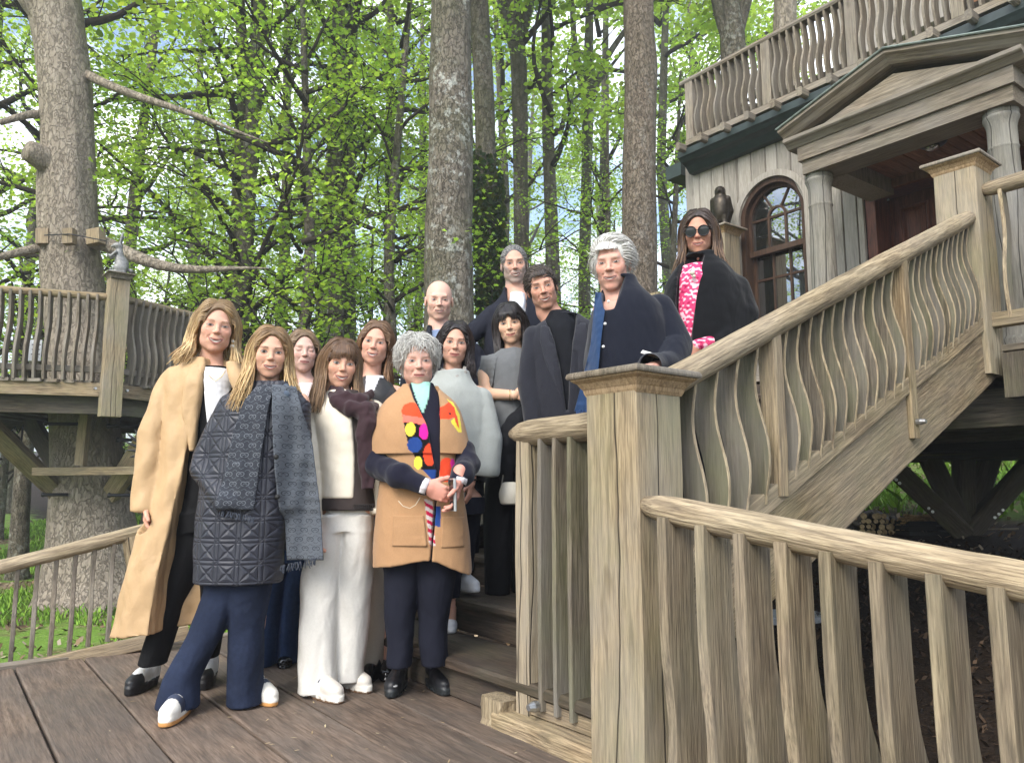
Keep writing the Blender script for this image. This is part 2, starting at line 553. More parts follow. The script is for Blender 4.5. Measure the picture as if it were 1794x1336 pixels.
litter_obj("leaf_litter", 22000, (-12, 15), (6.5, 26), lambda x, y: (R0.rand(len(x)) < .9) & ((.802 * x + .597 * y > 8.2) | (np.sin(x * 1.1 + 1) * np.cos(y * .8) > .05)), (.05, .12), [(.22, .15, .09), (.32, .25, .17), (.14, .09, .05), (.4, .33, .24)], "dry brown leaves scattered over the woodland floor", "dead leaves")
def grass_obj(name, n, keep, xr, yr, hr, label, cat, lean=.4, w=.006):
    x = R0.uniform(*xr, n); y = R0.uniform(*yr, n)
    kk = keep(x, y); x, y = x[kk], y[kk]; n = len(x)
    z = ground_z(x, y) - .01
    a = R0.uniform(0, 6.28, n); h = R0.uniform(*hr, n); ww = w * (1 + .1 * y)
    d = R0.normal(0, lean, (n, 2)) * h[:, None]
    p = np.column_stack([x, y, z])
    s = np.column_stack([np.cos(a) * ww, np.sin(a) * ww, 0 * x])
    mid = p + np.column_stack([d * .4, h * .6]); tip = p + np.column_stack([d, h])
    Vv = np.stack([p - s, p + s, mid + s * .7, tip, mid - s * .7], 1).reshape(-1, 3)
    g = np.array([.15, .29, .04]) * R0.uniform(.55, 1.5, (n, 1)) * np.array([1, 1, 1]) + R0.uniform(0, .05, (n, 1)) * np.array([1, .7, .1])
    o = obj(name, mesh(name, Vv, np.arange(n * 5).reshape(n, 5), np.repeat(g, 5, 0)), M["vcol"], kind="stuff")
    tag(o, label, cat)
grass_obj("lawn_grass", 60000, lambda x, y: (x < -1.2) & (np.sin(x * 1.1 + 1) * np.cos(y * .8) < .45) & (.802 * x + .597 * y < 5), (-12, -1), (6.2, 20), (.05, .15), "green lawn grass below the tree platform", "grass")
grass_obj("undergrowth", 26000, lambda x, y: (.802 * x + .597 * y > 10.0) & (np.sin(x * 1.3) * np.cos(y * 1.1 + .5) > -.25), (-4, 16), (8, 28), (.10, .3), "bright low green growth on the slope behind the house", "undergrowth", .6, .012)

# ================================================================ deck
deck = obj("deck", *(lambda VF: (mesh("deck", *VF), M["oak_dark"]))(loft([[tuple(V3(*c, zz)) for c in ((-4.2, 2.2), (-1.6, 4.66), (.9, 4.3), (1.75, .75), (1.1, -1.6), (-2.2, -1.9))] for zz in (-.60, -.045)])), kind="structure")
Q1 = 1.925
bk = [G(0, 1172), G(250, 1136), G(430, 1120)]
def back_t(qv):
    # t along VD (negative = away) where the deck's rear edge crosses the line q=const
    a, b2 = bk[0][:2], bk[1][:2]
    d = b2 - a
    k = (qv - a @ ND) / (d @ ND)
    return (a + d * k) @ VD
wpl = .318
for i in range(-6, 5):
    q0 = .424 + wpl * i; q1_ = q0 + wpl - .011
    if q0 > 1.95:
        continue
    q1_ = min(q1_, 2.0)
    t0a, t0b = max(back_t(q0), -5.2), max(back_t(q1_), -5.2)
    tb = 2.4 if q0 < 1.3 else 1.9
    prof = []
    for k in range(9):
        f = k / 8
        dz = .0035 * math.sin(i * 2.1 + k * 1.3)
        ta = t0a + (tb - t0a) * f; tb_ = t0b + (tb - t0b) * f
        prof.append([(*(ND * q0 + VD * ta), -.045), (*(ND * q1_ + VD * tb_), -.045), (*(ND * q1_ + VD * tb_), -.006 + dz), (*(ND * (q1_ - .006) + VD * tb_), dz), (*(ND * (q0 + .006) + VD * ta), dz), (*(ND * q0 + VD * ta), -.006 + dz)])
    V0, F0 = loft(prof)
    org = V3(*(ND * q0 + VD * tb), 0)
    R = frame(org, (ND[0], ND[1], 0), (0, 0, 1), (-VD[0] * -1, -VD[1] * -1, 0))
    R = frame(org, N_, Z_, np.cross(N_, Z_))
    inv = np.array(R.inverted())
    V0 = V0 @ inv[:3, :3].T + inv[:3, 3]
    obj("plank", mesh("plank", V0, F0), M["deck"], deck, R)
# rim board at the rear edge
timber("rim_board", bk[0] + V3(-1.1, -1.0, -.02), bk[1] + V3(.25, .28, -.02) + (bk[1] - bk[0]) * .5, .09, .07, M["oak_grey"], deck, side=unit(V3(-(bk[1] - bk[0])[1], (bk[1] - bk[0])[0], 0)))
# crumbs and twigs lying on the boards
cr_n = 240
cq = R0.uniform(-.6, 1.9, cr_n); ct = R0.uniform(-4.6, -1.9, cr_n)
keepc = R0.rand(cr_n) < (.25 + .75 * (cq > .9))
cq, ct = cq[keepc], ct[keepc]
pc = np.column_stack([np.outer(cq, ND) + np.outer(ct, VD), np.full(len(cq), .006)])
Vv, Ff = scatter_mesh(pc, R0.uniform(0, 6.28, len(pc)), R0.normal(0, .1, len(pc)), R0.uniform(.008, .03, len(pc)), [(-.5, 0), (-.1, -.12), (.5, .02), (.1, .14)], .003)
cc = np.array([(.42, .32, .18), (.5, .42, .26), (.3, .22, .12)])[R0.randint(0, 3, len(pc))]
tag(obj("wood_crumbs", mesh("wood_crumbs", Vv, Ff, np.repeat(cc, 4, 0)), M["vcol"], kind="stuff"), "pale crumbs and twig ends lying on the deck boards", "debris")

# ================================================================ stairs
RISE, RUN, NST = .175, .35, 10
Mp = V3(.42, 2.655, 0); Sp = V3(.068, 3.13, 0)
def stair_pt(q, t, z):
    return V3(*(ND * q + VD * t), z)
tM = Mp[:2] @ VD
stairs = thing("staircase", "broad dark timber staircase climbing from the deck to the house door", "staircase", stair_pt(Q1, tM - 1.4, 0))
T_NEAR = tM - .16; T_FAR = tM - 2.3
for i in range(NST):
    q0 = Q1 + RUN * i; z1 = RISE * (i + 1)
    near = T_NEAR + (q0 - Q1) * -.055
    if i < NST - 1:
        A = stair_pt(q0 + RUN / 2 - .022, T_FAR, z1 - .024); B = stair_pt(q0 + RUN / 2 - .022, near, z1 - .024)
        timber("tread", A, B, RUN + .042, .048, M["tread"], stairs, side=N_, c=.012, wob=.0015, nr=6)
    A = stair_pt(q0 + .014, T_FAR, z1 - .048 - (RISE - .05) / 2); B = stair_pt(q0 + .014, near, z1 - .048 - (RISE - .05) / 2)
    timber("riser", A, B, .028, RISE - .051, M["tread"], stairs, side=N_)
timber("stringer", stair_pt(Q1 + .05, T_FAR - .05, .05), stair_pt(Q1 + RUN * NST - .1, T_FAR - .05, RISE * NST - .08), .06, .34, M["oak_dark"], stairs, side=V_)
# ================================================================ railings of deck and stairs
def cap_part(parent, c, size, ztop, rot_x, mat_top, mat_mould, h=.085, ov=1.44):
    """post cap: flat slab over an ogee moulding; c is the post axis"""
    prof = [(1.0, -h), (1.05, -h + .012), (1.07, -h + .024), (1.10, -h + .028), (1.13, -h + .034), (1.20, -h + .046), (1.28, -h + .052), (1.33, -h + .056), (1.34, -h + .062)]
    rings = []
    for k, zz in prof:
        x = size / 2 * k
        rings.append([(-x, -x, zz), (x, -x, zz), (x, x, zz), (-x, x, zz)])
    y = np.cross(Z_, rot_x)
    fr = frame(V3(c[0], c[1], ztop), rot_x, y, Z_)
    V0, F0 = loft(rings)
    o = obj("cap_moulding", mesh("cap_moulding", V0, F0), mat_mould, parent, fr)
    x = size / 2 * ov
    r2 = []
    for k, zz in ((.985, -h + .0625), (1.0, -h + .068), (1.0, -.012), (.985, -.004), (.95, 0.0), (.6, .004)):
        r2.append([(-x * k, -x * k, zz), (x * k, -x * k, zz), (x * k, x * k, zz), (-x * k, x * k, zz)])
    V1, F1 = loft(r2)
    obj("cap_slab", mesh("cap_slab", V1, F1), mat_top, parent, fr)
# --- stair railing on the near side
capz = P(1117, 641, 2.50)[2]
srail = thing("stair_railing", "weathered oak stair railing with wavy balusters and square newel posts", "railing", (Mp[0], Mp[1], -.6))
post = timber("newel_post", V3(Mp[0], Mp[1], -.72), V3(Mp[0], Mp[1], capz - .08), .23, .23, M["oak_post"], srail, side=U_, c=.006, wob=.0012, nr=8)
cap_part(post, Mp, .23, capz, U_, M["oak_grey"], M["oak_new"])
# hand rail line
hA = P(1117, 690, 2.655); aN = 3.05
Np = Mp + U_ * aN
hz0 = hA[2]; hz1 = P(1690, 378, Np[1])[2]
SL = (hz1 - hz0) / aN
def sr(a, dz=0.0, out=0.0):
    return V3(Mp[0], Mp[1], hz0 + SL * a + dz) + U_ * a + V_ * out
OUTS = .06
log_rail("handrail", sr(.10, -.01, OUTS), sr(aN - .06, -.01, OUTS), .055, M["oak_rail"], srail, .95, 3, taperB=.55)
bot_dz = P(1290, 885, (Mp + U_ * .62)[1])[2] - sr(.62)[2]
dirs = unit(U_ + Z_ * SL)
timber("bottom_rail", sr(.12, bot_dz, OUTS - .005), sr(aN - .06, bot_dz, OUTS - .005), .085, .075, M["oak"], srail, side=V_, wob=.0015, nr=10)
str_c = (P(1445, 790, (Mp + U_ * 1.25)[1])[2] + P(1458, 920, (Mp + U_ * 1.25)[1])[2]) / 2 - sr(1.25)[2]
str_h = (P(1450, 782, (Mp + U_ * 1.25)[1])[2] - P(1455, 920, (Mp + U_ * 1.25)[1])[2]) * .90
timber("stringer", sr(.11, str_c, OUTS - .01), sr(aN + .12, str_c, OUTS - .01), .07, str_h, M["oak"], srail, side=V_, wob=.002, nr=10, c=.008)
bl = -bot_dz + .02
bme = baluster_mesh(bl, .015, .10, .030, .030, nr=20)
def rail_a(px):   # distance along the stair rail seen at this image column
    r = ray(px, 668 - 100)
    k = r[0] / r[1]
    return (k * Mp[1] - Mp[0]) / (US[0] - k * US[1])
pa1, pa2 = rail_a(1322), rail_a(1556)
for pa in (pa1, pa2):
    lo = bot_dz - .02 if pa == pa1 else str_c - .06
    pt = timber("post", sr(pa, lo, OUTS + .008), sr(pa, -.02, OUTS + .008), .062, .075, M["oak"], srail, side=U_, wob=.001, nr=4)
pb = sr(pa2, str_c + .02, OUTS + .05)
bo = obj("bolt", mesh("bolt", *tube_path([pb, pb + V_ * .02, pb + V_ * .045], [.016, .016, .011], 10)), M["bolt"], srail)
a0s = [.17, pa1 + .05, pa2 + .05]; a1s = [pa1 - .05, pa2 - .05, aN - .16]
for s0, s1, nb in zip(a0s, a1s, (4, 11, 12)):
    for k in range(nb):
        a = s0 + (s1 - s0) * (k + .5) / nb
        put_baluster(bme, M["oak"], srail, sr(a, bot_dz, OUTS - .012), U_, V_)
# upper newel
ncap = P(1686, 268, Np[1] - .16)[2]
npost = timber("newel_post", V3(Np[0], Np[1], P(1700, 660, Np[1])[2]), V3(Np[0], Np[1], ncap - .08), .24, .24, M["oak_post"], srail, side=U_, c=.006, wob=.001, nr=6)
cap_part(npost, Np, .24, ncap, U_, M["oak_grey"], M["oak_new"])
LZ = P(1745, 592, Np[1] - .25)[2]                      # landing floor level

# --- short railing between stair foot post and newel
shr = thing("stair_foot_railing", "short oak railing with straight slats between small post and big newel", "railing", (Sp[0], Sp[1], -.1))
zt = P(930, 772, Sp[1])[2]
timber("post", V3(Sp[0], Sp[1], -.07), V3(Sp[0], Sp[1], zt), .082, .075, M["oak_post"], shr, side=V_, wob=.0015, nr=6)
log_rail("handrail", V3(Sp[0], Sp[1], zt + .035) - V_ * .11, V3(Mp[0], Mp[1], P(1025, 752, 2.72)[2] + .02) - V_ * .10, .058, M["oak_rail"], shr, .95, 5, taperA=.35)
zb = P(940, 1232, Sp[1] - .03)[2]
timber("bottom_rail", V3(Sp[0], Sp[1], zb) + V_ * .04, V3(Mp[0], Mp[1], zb) - V_ * .11, .05, .075, M["oak"], shr, side=N_, wob=.001, nr=4)
me_s = beam_mesh(.022, .10, zt - zb, .003, .0008, 6, 5)
for px in (962, 988, 1015):
    r = ray(px, 1000); k = r[0] / r[1]
    tt = (k * Sp[1] - Sp[0]) / (VD[0] - k * VD[1])
    put_baluster(me_s, M["oak"], shr, Sp + V_ * tt + Z_ * zb, V_, N_)
kA = G(893, 1300, -.02); kA[2] = .02
kerb = timber("sill_beam", Sp + V_ * -.10 + V3(0, 0, -.02) - N_ * .045, Sp + V_ * 1.6 + V3(0, 0, -.02) - N_ * .045, .13, .16, M["oak"], shr, side=N_, c=.012, wob=.0015, nr=10)
pb = Sp + V_ * .11 + Z_ * .115 - N_ * .05
obj("bolt", mesh("bolt", *tube_path([pb, pb - N_ * .02, pb - N_ * .042], [.02, .02, .012], 10)), M["bolt"], shr)
# light corner block at the beam's end
blk = Sp - V_ * .13 - N_ * .055
timber("end_block", blk + V3(0, 0, -.06), blk + V3(0, 0, .10), .10, .15, M["oak_rail"], shr, side=N_, c=.014, wob=.003, nr=5)

# --- near railing at the right
nr_ = thing("deck_railing", "near oak railing with fat handrail and thick bellied balusters beside the camera", "railing", (1.0, 1.9, -.6))
rA = P(1128, 884, 2.52); rB = P(1794, 1016, 1.70)
dv = unit(rB - rA)
rEnd = rA + dv * 2.1
log_rail("handrail", rA, rEnd, .0475, M["oak_rail"], nr_, .95, 8, taperA=.6)
dvh = unit(V3(dv[0], dv[1], 0)); outn = np.cross(Z_, dvh); outn = outn if outn @ N_ > 0 else -outn
nme = baluster_mesh(.86, .034, .135, .10, .03, nr=24, belly=.26)
for px in (1180, 1246, 1314, 1386, 1464, 1551, 1650, 1757, 1876):
    r = ray(px, 1000); k = r[0] / r[1]
    tt = (k * rA[1] - rA[0]) / (dvh[0] - k * dvh[1])
    c = rA + dvh * tt
    zz = rA[2] + (dv[2] / np.linalg.norm(dv[:2])) * tt - .02
    put_baluster(nme, M["oak_near"], nr_, V3(c[0], c[1], zz - .86) + outn * .012, dvh, outn)
timber("bottom_rail", rA + V3(0, 0, -.88), rEnd + V3(0, 0, -.88), .08, .08, M["oak"], nr_, side=outn)
timber("end_post", rEnd + V3(0, 0, -1.15), rEnd + V3(0, 0, .02), .1, .1, M["oak_post"], nr_, side=dvh)

# --- railing at the far left of the deck
lr = thing("low_ramp_railing", "grey oak ramp railing sloping down behind the woman in tan", "railing", (-2.9, 4.6, -.7))
lA = P(262, 926, 4.62); lB = P(-60, 1008, 4.15)
log_rail("handrail", lA, lB, .042, M["oak_rail"], lr, .95, 11)
bA = P(330, 1106, 4.62); bB = P(-40, 1192, 4.15)
timber("bottom_rail", bA, bB, .06, .075, M["oak"], lr, side=(0, 1, 0), wob=.001, nr=5)
ld = unit(V3(*(lB - lA)[:2], 0)); lo = np.cross(Z_, ld)
for px in (12, 45, 77, 108, 140, 172, 206, 238):
    top = px + 8
    f = (lA[0] / lA[1] - (top - 897) / FPX / .99) / (lA[0] / lA[1] - lB[0] / lB[1])
    pt_ = lA + (lB - lA) * f; pb_ = bA + (bB - bA) * f
    me_l = _bm_cache.setdefault(("lrb", round(pt_[2] - pb_[2], 2)), baluster_mesh(pt_[2] - pb_[2], .022, .05, .03, .03))
    put_baluster(me_l, M["oak_grey"], lr, V3(pt_[0], pt_[1], pb_[2]), ld, lo)
timber("post", V3(*(bA + (bB - bA) * .1)[:2], -.4), V3(*(lA + (lB - lA) * .1)[:2], (lA + (lB - lA) * .1)[2] - .02), .09, .09, M["oak_post"], lr)

# --- far stair railing behind the group
fr_ = thing("far_stair_railing", "far stair railing with log handrail behind the standing men", "railing", stair_pt(Q1, T_FAR, 0))
def fs(a, dz=0.0):
    return V3(Mp[0], Mp[1], hz0 + SL * a + dz) + U_ * a - V_ * 2.25
log_rail("handrail", fs(.75, -.03), fs(2.72, -.03), .06, M["oak_rail"], fr_, .95, 14)
timber("bottom_rail", fs(.75, bot_dz), fs(2.72, bot_dz), .085, .075, M["oak"], fr_, side=V_)
for a in (.8, 1.75, 2.72):
    timber("post", fs(a, -1.2), fs(a, .05), .12, .12, M["oak_post"], fr_, side=U_)
for k in range(17):
    a = .9 + k * .108
    put_baluster(bme, M["oak"], fr_, fs(a, bot_dz), U_, -V_)
M["column"] = wood("column_oak", (.055, .048, .038), (.17, .15, .122), (.27, .24, .195), (.2, .195, .18), .75, .1, crack=.004, bstr=.6)
# ================================================================ treehouse
HO = P(1207, 290, 8.2); HO = V3(HO[0], HO[1], 0)
def H(t, w, z):
    return HO + V_ * t - N_ * w + Z_ * z
def HW(px, py, w=0.0):
    """wall coordinates (t, z) of the point seen at a pixel on the plane w in front of the wall"""
    r = ray(px, py)
    o = HO - N_ * w
    k = ((o - CAM) @ N_) / (r @ N_)
    p = CAM + r * k
    return float((p - HO) @ V_), float(p[2])
GZT = HW(1206, 290)[1]                                   # underside of the gutter
house = thing("treehouse", "silver boarded treehouse with arched window, columned porch and roof balcony", "house", H(1.5, 0, .4))
# window opening
wl, wzl = HW(1300, 470); wr, _ = HW(1419, 430)
wtop = HW(1364, 305)[1]
wc = (wl + wr) / 2; wrad = (wr - wl) / 2; wspring = wtop - wrad; wsill = wspring - 1.35
def arch_z(t, r=wrad):
    d = abs(t - wc)
    return wspring + math.sqrt(max(0, r * r - d * d)) if d < r else None
# wall boards
bw = .152
tb, i = 0.0, 0
WTOP = GZT + .12; WBOT = LZ - .35
tcol = HW(1440, 400, 1.0)[0]
tdoorL = HW(1516, 360, -.0)[0]; tdoorR = tdoorL + 1.75
DTOP = HW(1540, 322, -.05)[1]
def board(t0, t1, zb0, zb1, zt, w0=0.0, name="wall_board", mat="cedar", zt2=None):
    g = .005
    fr = H(t0, w0, 0)
    zt2 = zt if zt2 is None else zt2
    W_ = t1 - t0 - g
    a = [(0, 0, zb0), (W_, 0, zb1), (W_, 0, zt2), (0, 0, zt)]
    o_ = [(0.006, .022, zb0), (W_ - .006, .022, zb1), (W_ - .006, .022, zt2), (0.006, .022, zt)]
    V0 = np.array([(x, y, z) for x, y, z in a] + [(x, y, z) for x, y, z in o_], float)
    F0 = [(4, 5, 6, 7), (0, 4, 7, 3), (1, 2, 6, 5), (0, 1, 5, 4), (3, 7, 6, 2)]
    return obj(name, mesh(name, V0, F0), M[mat], house, frame(fr, V_, -N_, Z_))
edges = [0.0]
rb = random.Random(5)
while edges[-1] < 5.6:
    edges.append(edges[-1] + bw * rb.uniform(.85, 1.15))
for t0, t1 in zip(edges[:-1], edges[1:]):
    jit = rb.uniform(0, .004)
    if t1 > tdoorL and t0 < tdoorR:
        if t0 < tdoorL - .03:
            board(t0, tdoorL, WBOT, WBOT, WTOP, jit)
        board(max(t0, tdoorL), min(t1, tdoorR), DTOP, DTOP, WTOP, jit)
        if t1 > tdoorR + .03:
            board(tdoorR, t1, WBOT, WBOT, WTOP, jit)
        continue
    za, zb_ = arch_z(t0), arch_z(t1)
    if za is None and zb_ is None:
        board(t0, t1, WBOT, WBOT, WTOP, jit)
    else:
        if za is None:
            board(t0, wl, WBOT, WBOT, WTOP, jit); t0 = wl; za = wspring
        if zb_ is None:
            board(wr, t1, WBOT, WBOT, WTOP, jit); t1 = wr; zb_ = wspring
        board(t0, t1, za, zb_, WTOP, jit)
        board(t0, t1, WBOT, WBOT, wsill, jit)
# wall core with return side, kept behind the boards
def hbox(name, t0, t1, w0, w1, z0, z1, mat, parent=house, c=.004):
    A = H((t0 + t1) / 2, (w0 + w1) / 2, z0); B = H((t0 + t1) / 2, (w0 + w1) / 2, z1)
    return timber(name, A, B, abs(t1 - t0), abs(w1 - w0), mat, parent, side=V_, c=c)
hbox("wall_core", .02, wl - .09, -3.6, -.1, WBOT - .2, WTOP, M["dark_room"])
hbox("wall_core", wr + .09, tdoorL - .02, -3.6, -.1, WBOT - .2, WTOP, M["dark_room"])
hbox("wall_core", wl - .09, wr + .09, -3.6, -.6, WBOT - .2, WTOP, M["dark_room"])
hbox("wall_core", tdoorL - .02, 5.7, -3.6, -.35, WBOT - .2, WTOP, M["dark_room"])
for k in range(24):     # boards of the left flank
    A = H(-.012, -.15 * k - .085, WBOT); B = H(-.012, -.15 * k - .085, WTOP)
    timber("wall_board", A, B, .022, .145, M["cedar"], house, side=V_)
hbox("corner_board", -.03, .075, -.02, .03, WBOT, WTOP, M["cedar"])
# ---- window
def ring_face(r0, r1, w0, w1, name, mat, parent, spring=wspring, bot=wsill, segs=20, tcx=wc):
    """an arched band (jambs + half round) between radii r0<r1, from depth w0 to w1"""
    pts = [(-1, bot)] + [(-math.cos(math.pi * k / segs), None) for k in range(segs + 1)] + [(1, bot)]
    rings = []
    for k in range(segs + 3):
        if k == 0: c, s, zb = -1, 0, bot
        elif k == segs + 2: c, s, zb = 1, 0, bot
        else:
            a = math.pi * (k - 1) / segs; c, s, zb = -math.cos(a), math.sin(a), spring
        sec = []
        for rr_, ww in ((r0, w0), (r1, w0), (r1, w1), (r0, w1)):
            sec.append(H(tcx + c * rr_, ww, zb + s * rr_))
        rings.append(sec)
    V0, F0 = loft(rings)
    return obj(name, mesh(name, V0 - (HO + Z_ * 0), F0), mat, parent, Matrix.Translation(HO.tolist()))
win = ring_face(wrad - .012, wrad + .05, -.08, .045, "window", M["cedar"], house)
win["label"] = "tall round-headed sash window with small panes"
fr1 = ring_face(wrad - .065, wrad - .012, -.12, .012, "window_frame", M["sash"], win)
zmeet = HW(1362, 435, -.05)[1]
r_in = wrad - .065
r_gl = r_in - .035
ring_face(r_gl, r_in, -.10, -.05, "upper_sash", M["sash"], win, bot=zmeet)
hb = lambda nm, t0, t1, w0, w1, z0, z1, mt: hbox(nm, t0, t1, w0, w1, z0, z1, mt, win, .002)
hb("meeting_rail", wc - r_in, wc + r_in, -.11, -.045, zmeet - .025, zmeet + .03, M["sash"])
hb("lower_stile", wc - r_in, wc - r_gl - .0, -.15, -.105, wsill, zmeet - .02, M["sash"])
hb("lower_stile", wc + r_gl, wc + r_in, -.15, -.105, wsill, zmeet - .02, M["sash"])
hb("sill", wc - wrad - .06, wc + wrad + .06, -.1, .09, wsill - .07, wsill, M["cedar"])
mw = .011
x3 = r_gl / 3
for s in (-1, 1):
    hb("muntin", wc + s * x3 - mw, wc + s * x3 + mw, -.095, -.062, zmeet + .03, wspring, M["sash"])
    hb("muntin", wc + s * x3 - mw, wc + s * x3 + mw, -.145, -.115, wsill, zmeet - .02, M["sash"])
hb("muntin", wc - r_gl, wc + r_gl, -.094, -.063, wspring - mw, wspring + mw, M["sash"])
zm = (wsill + zmeet) / 2 + .02
for zz in (zm - .25, zm + .22):
    hb("muntin", wc - r_gl, wc + r_gl, -.144, -.116, zz - mw, zz + mw, M["sash"])
ring_face(x3 - mw, x3 + mw, -.093, -.064, "fan_muntin", M["sash"], win, bot=wspring - .002)
for a in (60, 120):
    ca, sa = math.cos(math.radians(a)), math.sin(math.radians(a))
    timber("fan_muntin", H(wc + ca * x3, -.079, wspring + sa * x3), H(wc + ca * r_gl, -.079, wspring + sa * r_gl), .02, .028, M["sash"], win, side=V_ * sa - Z_ * ca, c=.002)
gm, t, b = new_mat("window_glass")
b.inputs["Base Color"].default_value = (.012, .014, .013, 1); b.inputs["Roughness"].default_value = .015  # opaque near-black base colour stands for the unlit room behind
b.inputs["IOR"].default_value = 2.3; b.inputs["Specular IOR Level"].default_value = .9
b.inputs["Coat Weight"].default_value = 1.0; b.inputs["Coat Roughness"].default_value = .01; b.inputs["Coat IOR"].default_value = 1.8
M["glass"] = gm
def pane(poly, w, wob):
    """one glass pane: polygon in (t,z)"""
    c = np.mean(poly, 0)
    V0 = [H(p[0], w, p[1]) for p in poly] + [H(p[0], w - .004, p[1]) for p in poly]
    k = len(poly)
    ax = unit(V3(rb.uniform(-1, 1), rb.uniform(-1, 1), 0))
    F0 = [tuple(range(k)), tuple(range(2 * k - 1, k - 1, -1))] + [(i, i + k, (i + 1) % k + k, (i + 1) % k) for i in range(k)]
    cc = H(c[0], w, c[1])
    V0 = np.array(V0) - cc
    rot = Matrix.Rotation(rb.uniform(-wob, wob), 4, 'Z') @ Matrix.Rotation(rb.uniform(-wob, wob), 4, Vector(V_.tolist()))
    return obj("pane", mesh("pane", V0, F0), M["glass"], win, Matrix.Translation(cc.tolist()) @ rot)
cols = [(-r_gl, -x3), (-x3, x3), (x3, r_gl)]
for a, b_ in cols:
    pane([(wc + a, zmeet), (wc + b_, zmeet), (wc + b_, wspring), (wc + a, wspring)], -.079, .006)
    for z0, z1 in ((wsill, zm - .25), (zm - .25, zm + .22), (zm + .22, zmeet)):
        pane([(wc + a, z0), (wc + b_, z0), (wc + b_, z1), (wc + a, z1)], -.131, .006)
arc = lambda r, a0, a1, n=7: [(wc + r * math.cos(math.radians(a0 + (a1 - a0) * k / n)), wspring + r * math.sin(math.radians(a0 + (a1 - a0) * k / n))) for k in range(n + 1)]
pane(arc(x3, 0, 180, 12), -.079, .006)
for a0, a1 in ((0, 60), (60, 120), (120, 180)):
    pane(arc(r_gl, a0, a1) + arc(x3, a1, a0), -.079, .006)
# ---- gutter
def profile_run(name, prof, tA, tB, w0, z0, mat, parent=house):
    """extrude a (w,z) profile along the wall from tA to tB"""
    rings = [[(a, c, tB - tt) for a, c in prof] for tt in np.linspace(tA, tB, 7)]
    V0, F0 = loft(rings)
    return obj(name, mesh(name, V0, F0), mat, parent, frame(H(tB, w0, z0), -N_, Z_, -V_))
GZ0 = HW(1200, 287, .26)[1]
gut = profile_run("gutter", [(-.02, -.03), (.10, -.03), (.13, 0), (.16, .03), (.20, .05), (.23, .055), (.26, .085), (.285, .10), (.285, .17), (.26, .175), (-.02, .175)], HW(1188, 285, .28)[0], 6, 0, GZ0 - .02, M["gutter"])
timber("gutter_return", H(-.14, .1, GZ0 + .06), H(-.14, -3.4, GZ0 + .06), .22, .15, M["gutter"], gut, side=V_)
# ---- roof balcony
BW = .24
TB0 = HW(1212, 200, BW)[0]
bz0 = HW(1212, 247, BW)[1]; bz1 = HW(1205, 146, BW)[1]
bal = profile_run("balcony_sill", [(-.045, 0), (.045, 0), (.045, .06), (-.045, .06)], TB0 - .06, 6.2, BW, bz0 - .05, M["oak_grey"])
bal["label"] = "roof balcony railing of wavy grey slats"
profile_run("handrail", [(-.05, 0), (.05, 0), (.06, .02), (.045, .05), (-.045, .05), (-.06, .02)], TB0 - .12, 6.2, BW, bz1 - .02, M["oak_grey"], bal)
hbox("roof_deck", TB0 + .02, 6.2, -3.6, BW - .06, GZT + .19, GZT + .25, M["oak_dark"], bal)
tk = [HW(px, 60 + (1794 - px) * .1, BW)[0] for px in (1207, 1345, 1497)]
tk[0] = TB0
posts = [tk[0], tk[1], tk[2], tk[2] + (tk[2] - tk[1]), tk[2] + 2 * (tk[2] - tk[1]), tk[2] + 3 * (tk[2] - tk[1])]
bbm = baluster_mesh(bz1 - bz0 - .02, .02, .09, .035, .035, nr=14)
for k, tt in enumerate(posts):
    if tt > 6: break
    A = H(tt, BW, bz0 + .005); timber("post", A, H(tt, BW, bz1 - .015), .10, .095, M["oak_grey"], bal, side=V_)
    if k + 1 < len(posts):
        n_ = 10
        for j in range(n_):
            t2 = tt + .03 + (posts[k + 1] - tt - .06) * (j + .75) / (n_ + .5)
            if t2 < 6.1:
                put_baluster(bbm, M["oak_grey"], bal, H(t2, BW + .004, bz0 + .012), V_, -N_)
jt = TB0 - .08
while jt < 6:
    timber("joist_end", H(jt, BW - .5, bz0 - .075), H(jt, BW + .15, bz0 - .075), .055, .085, M["oak_grey"], bal, side=V_, c=.012)
    jt += .29
for k in range(12):    # left side of the balcony, running back
    put_baluster(bbm, M["oak_grey"], bal, H(TB0, BW - .12 * (k + 1), bz0 + .012), N_, -V_)
timber("side_handrail", H(TB0, BW - .1, bz1), H(TB0, BW - 1.7, bz1), .09, .05, M["oak_grey"], bal, side=V_)
timber("side_sill", H(TB0, BW - .1, bz0 - .02), H(TB0, BW - 1.7, bz0 - .02), .08, .06, M["oak_grey"], bal, side=V_)
# upper room behind the balcony
ut0 = HW(1462, 40, -1.0)[0]
for k in range(22):
    A = H(ut0 + .16 * k + .08, -1.0, GZT + .26); B = H(ut0 + .16 * k + .08, -1.0, GZT + 2.6)
    timber("upper_wall_board", A, B, .155, .03, M["cedar_red"] if 8 <= k <= 9 else M["cedar"], house, side=V_)
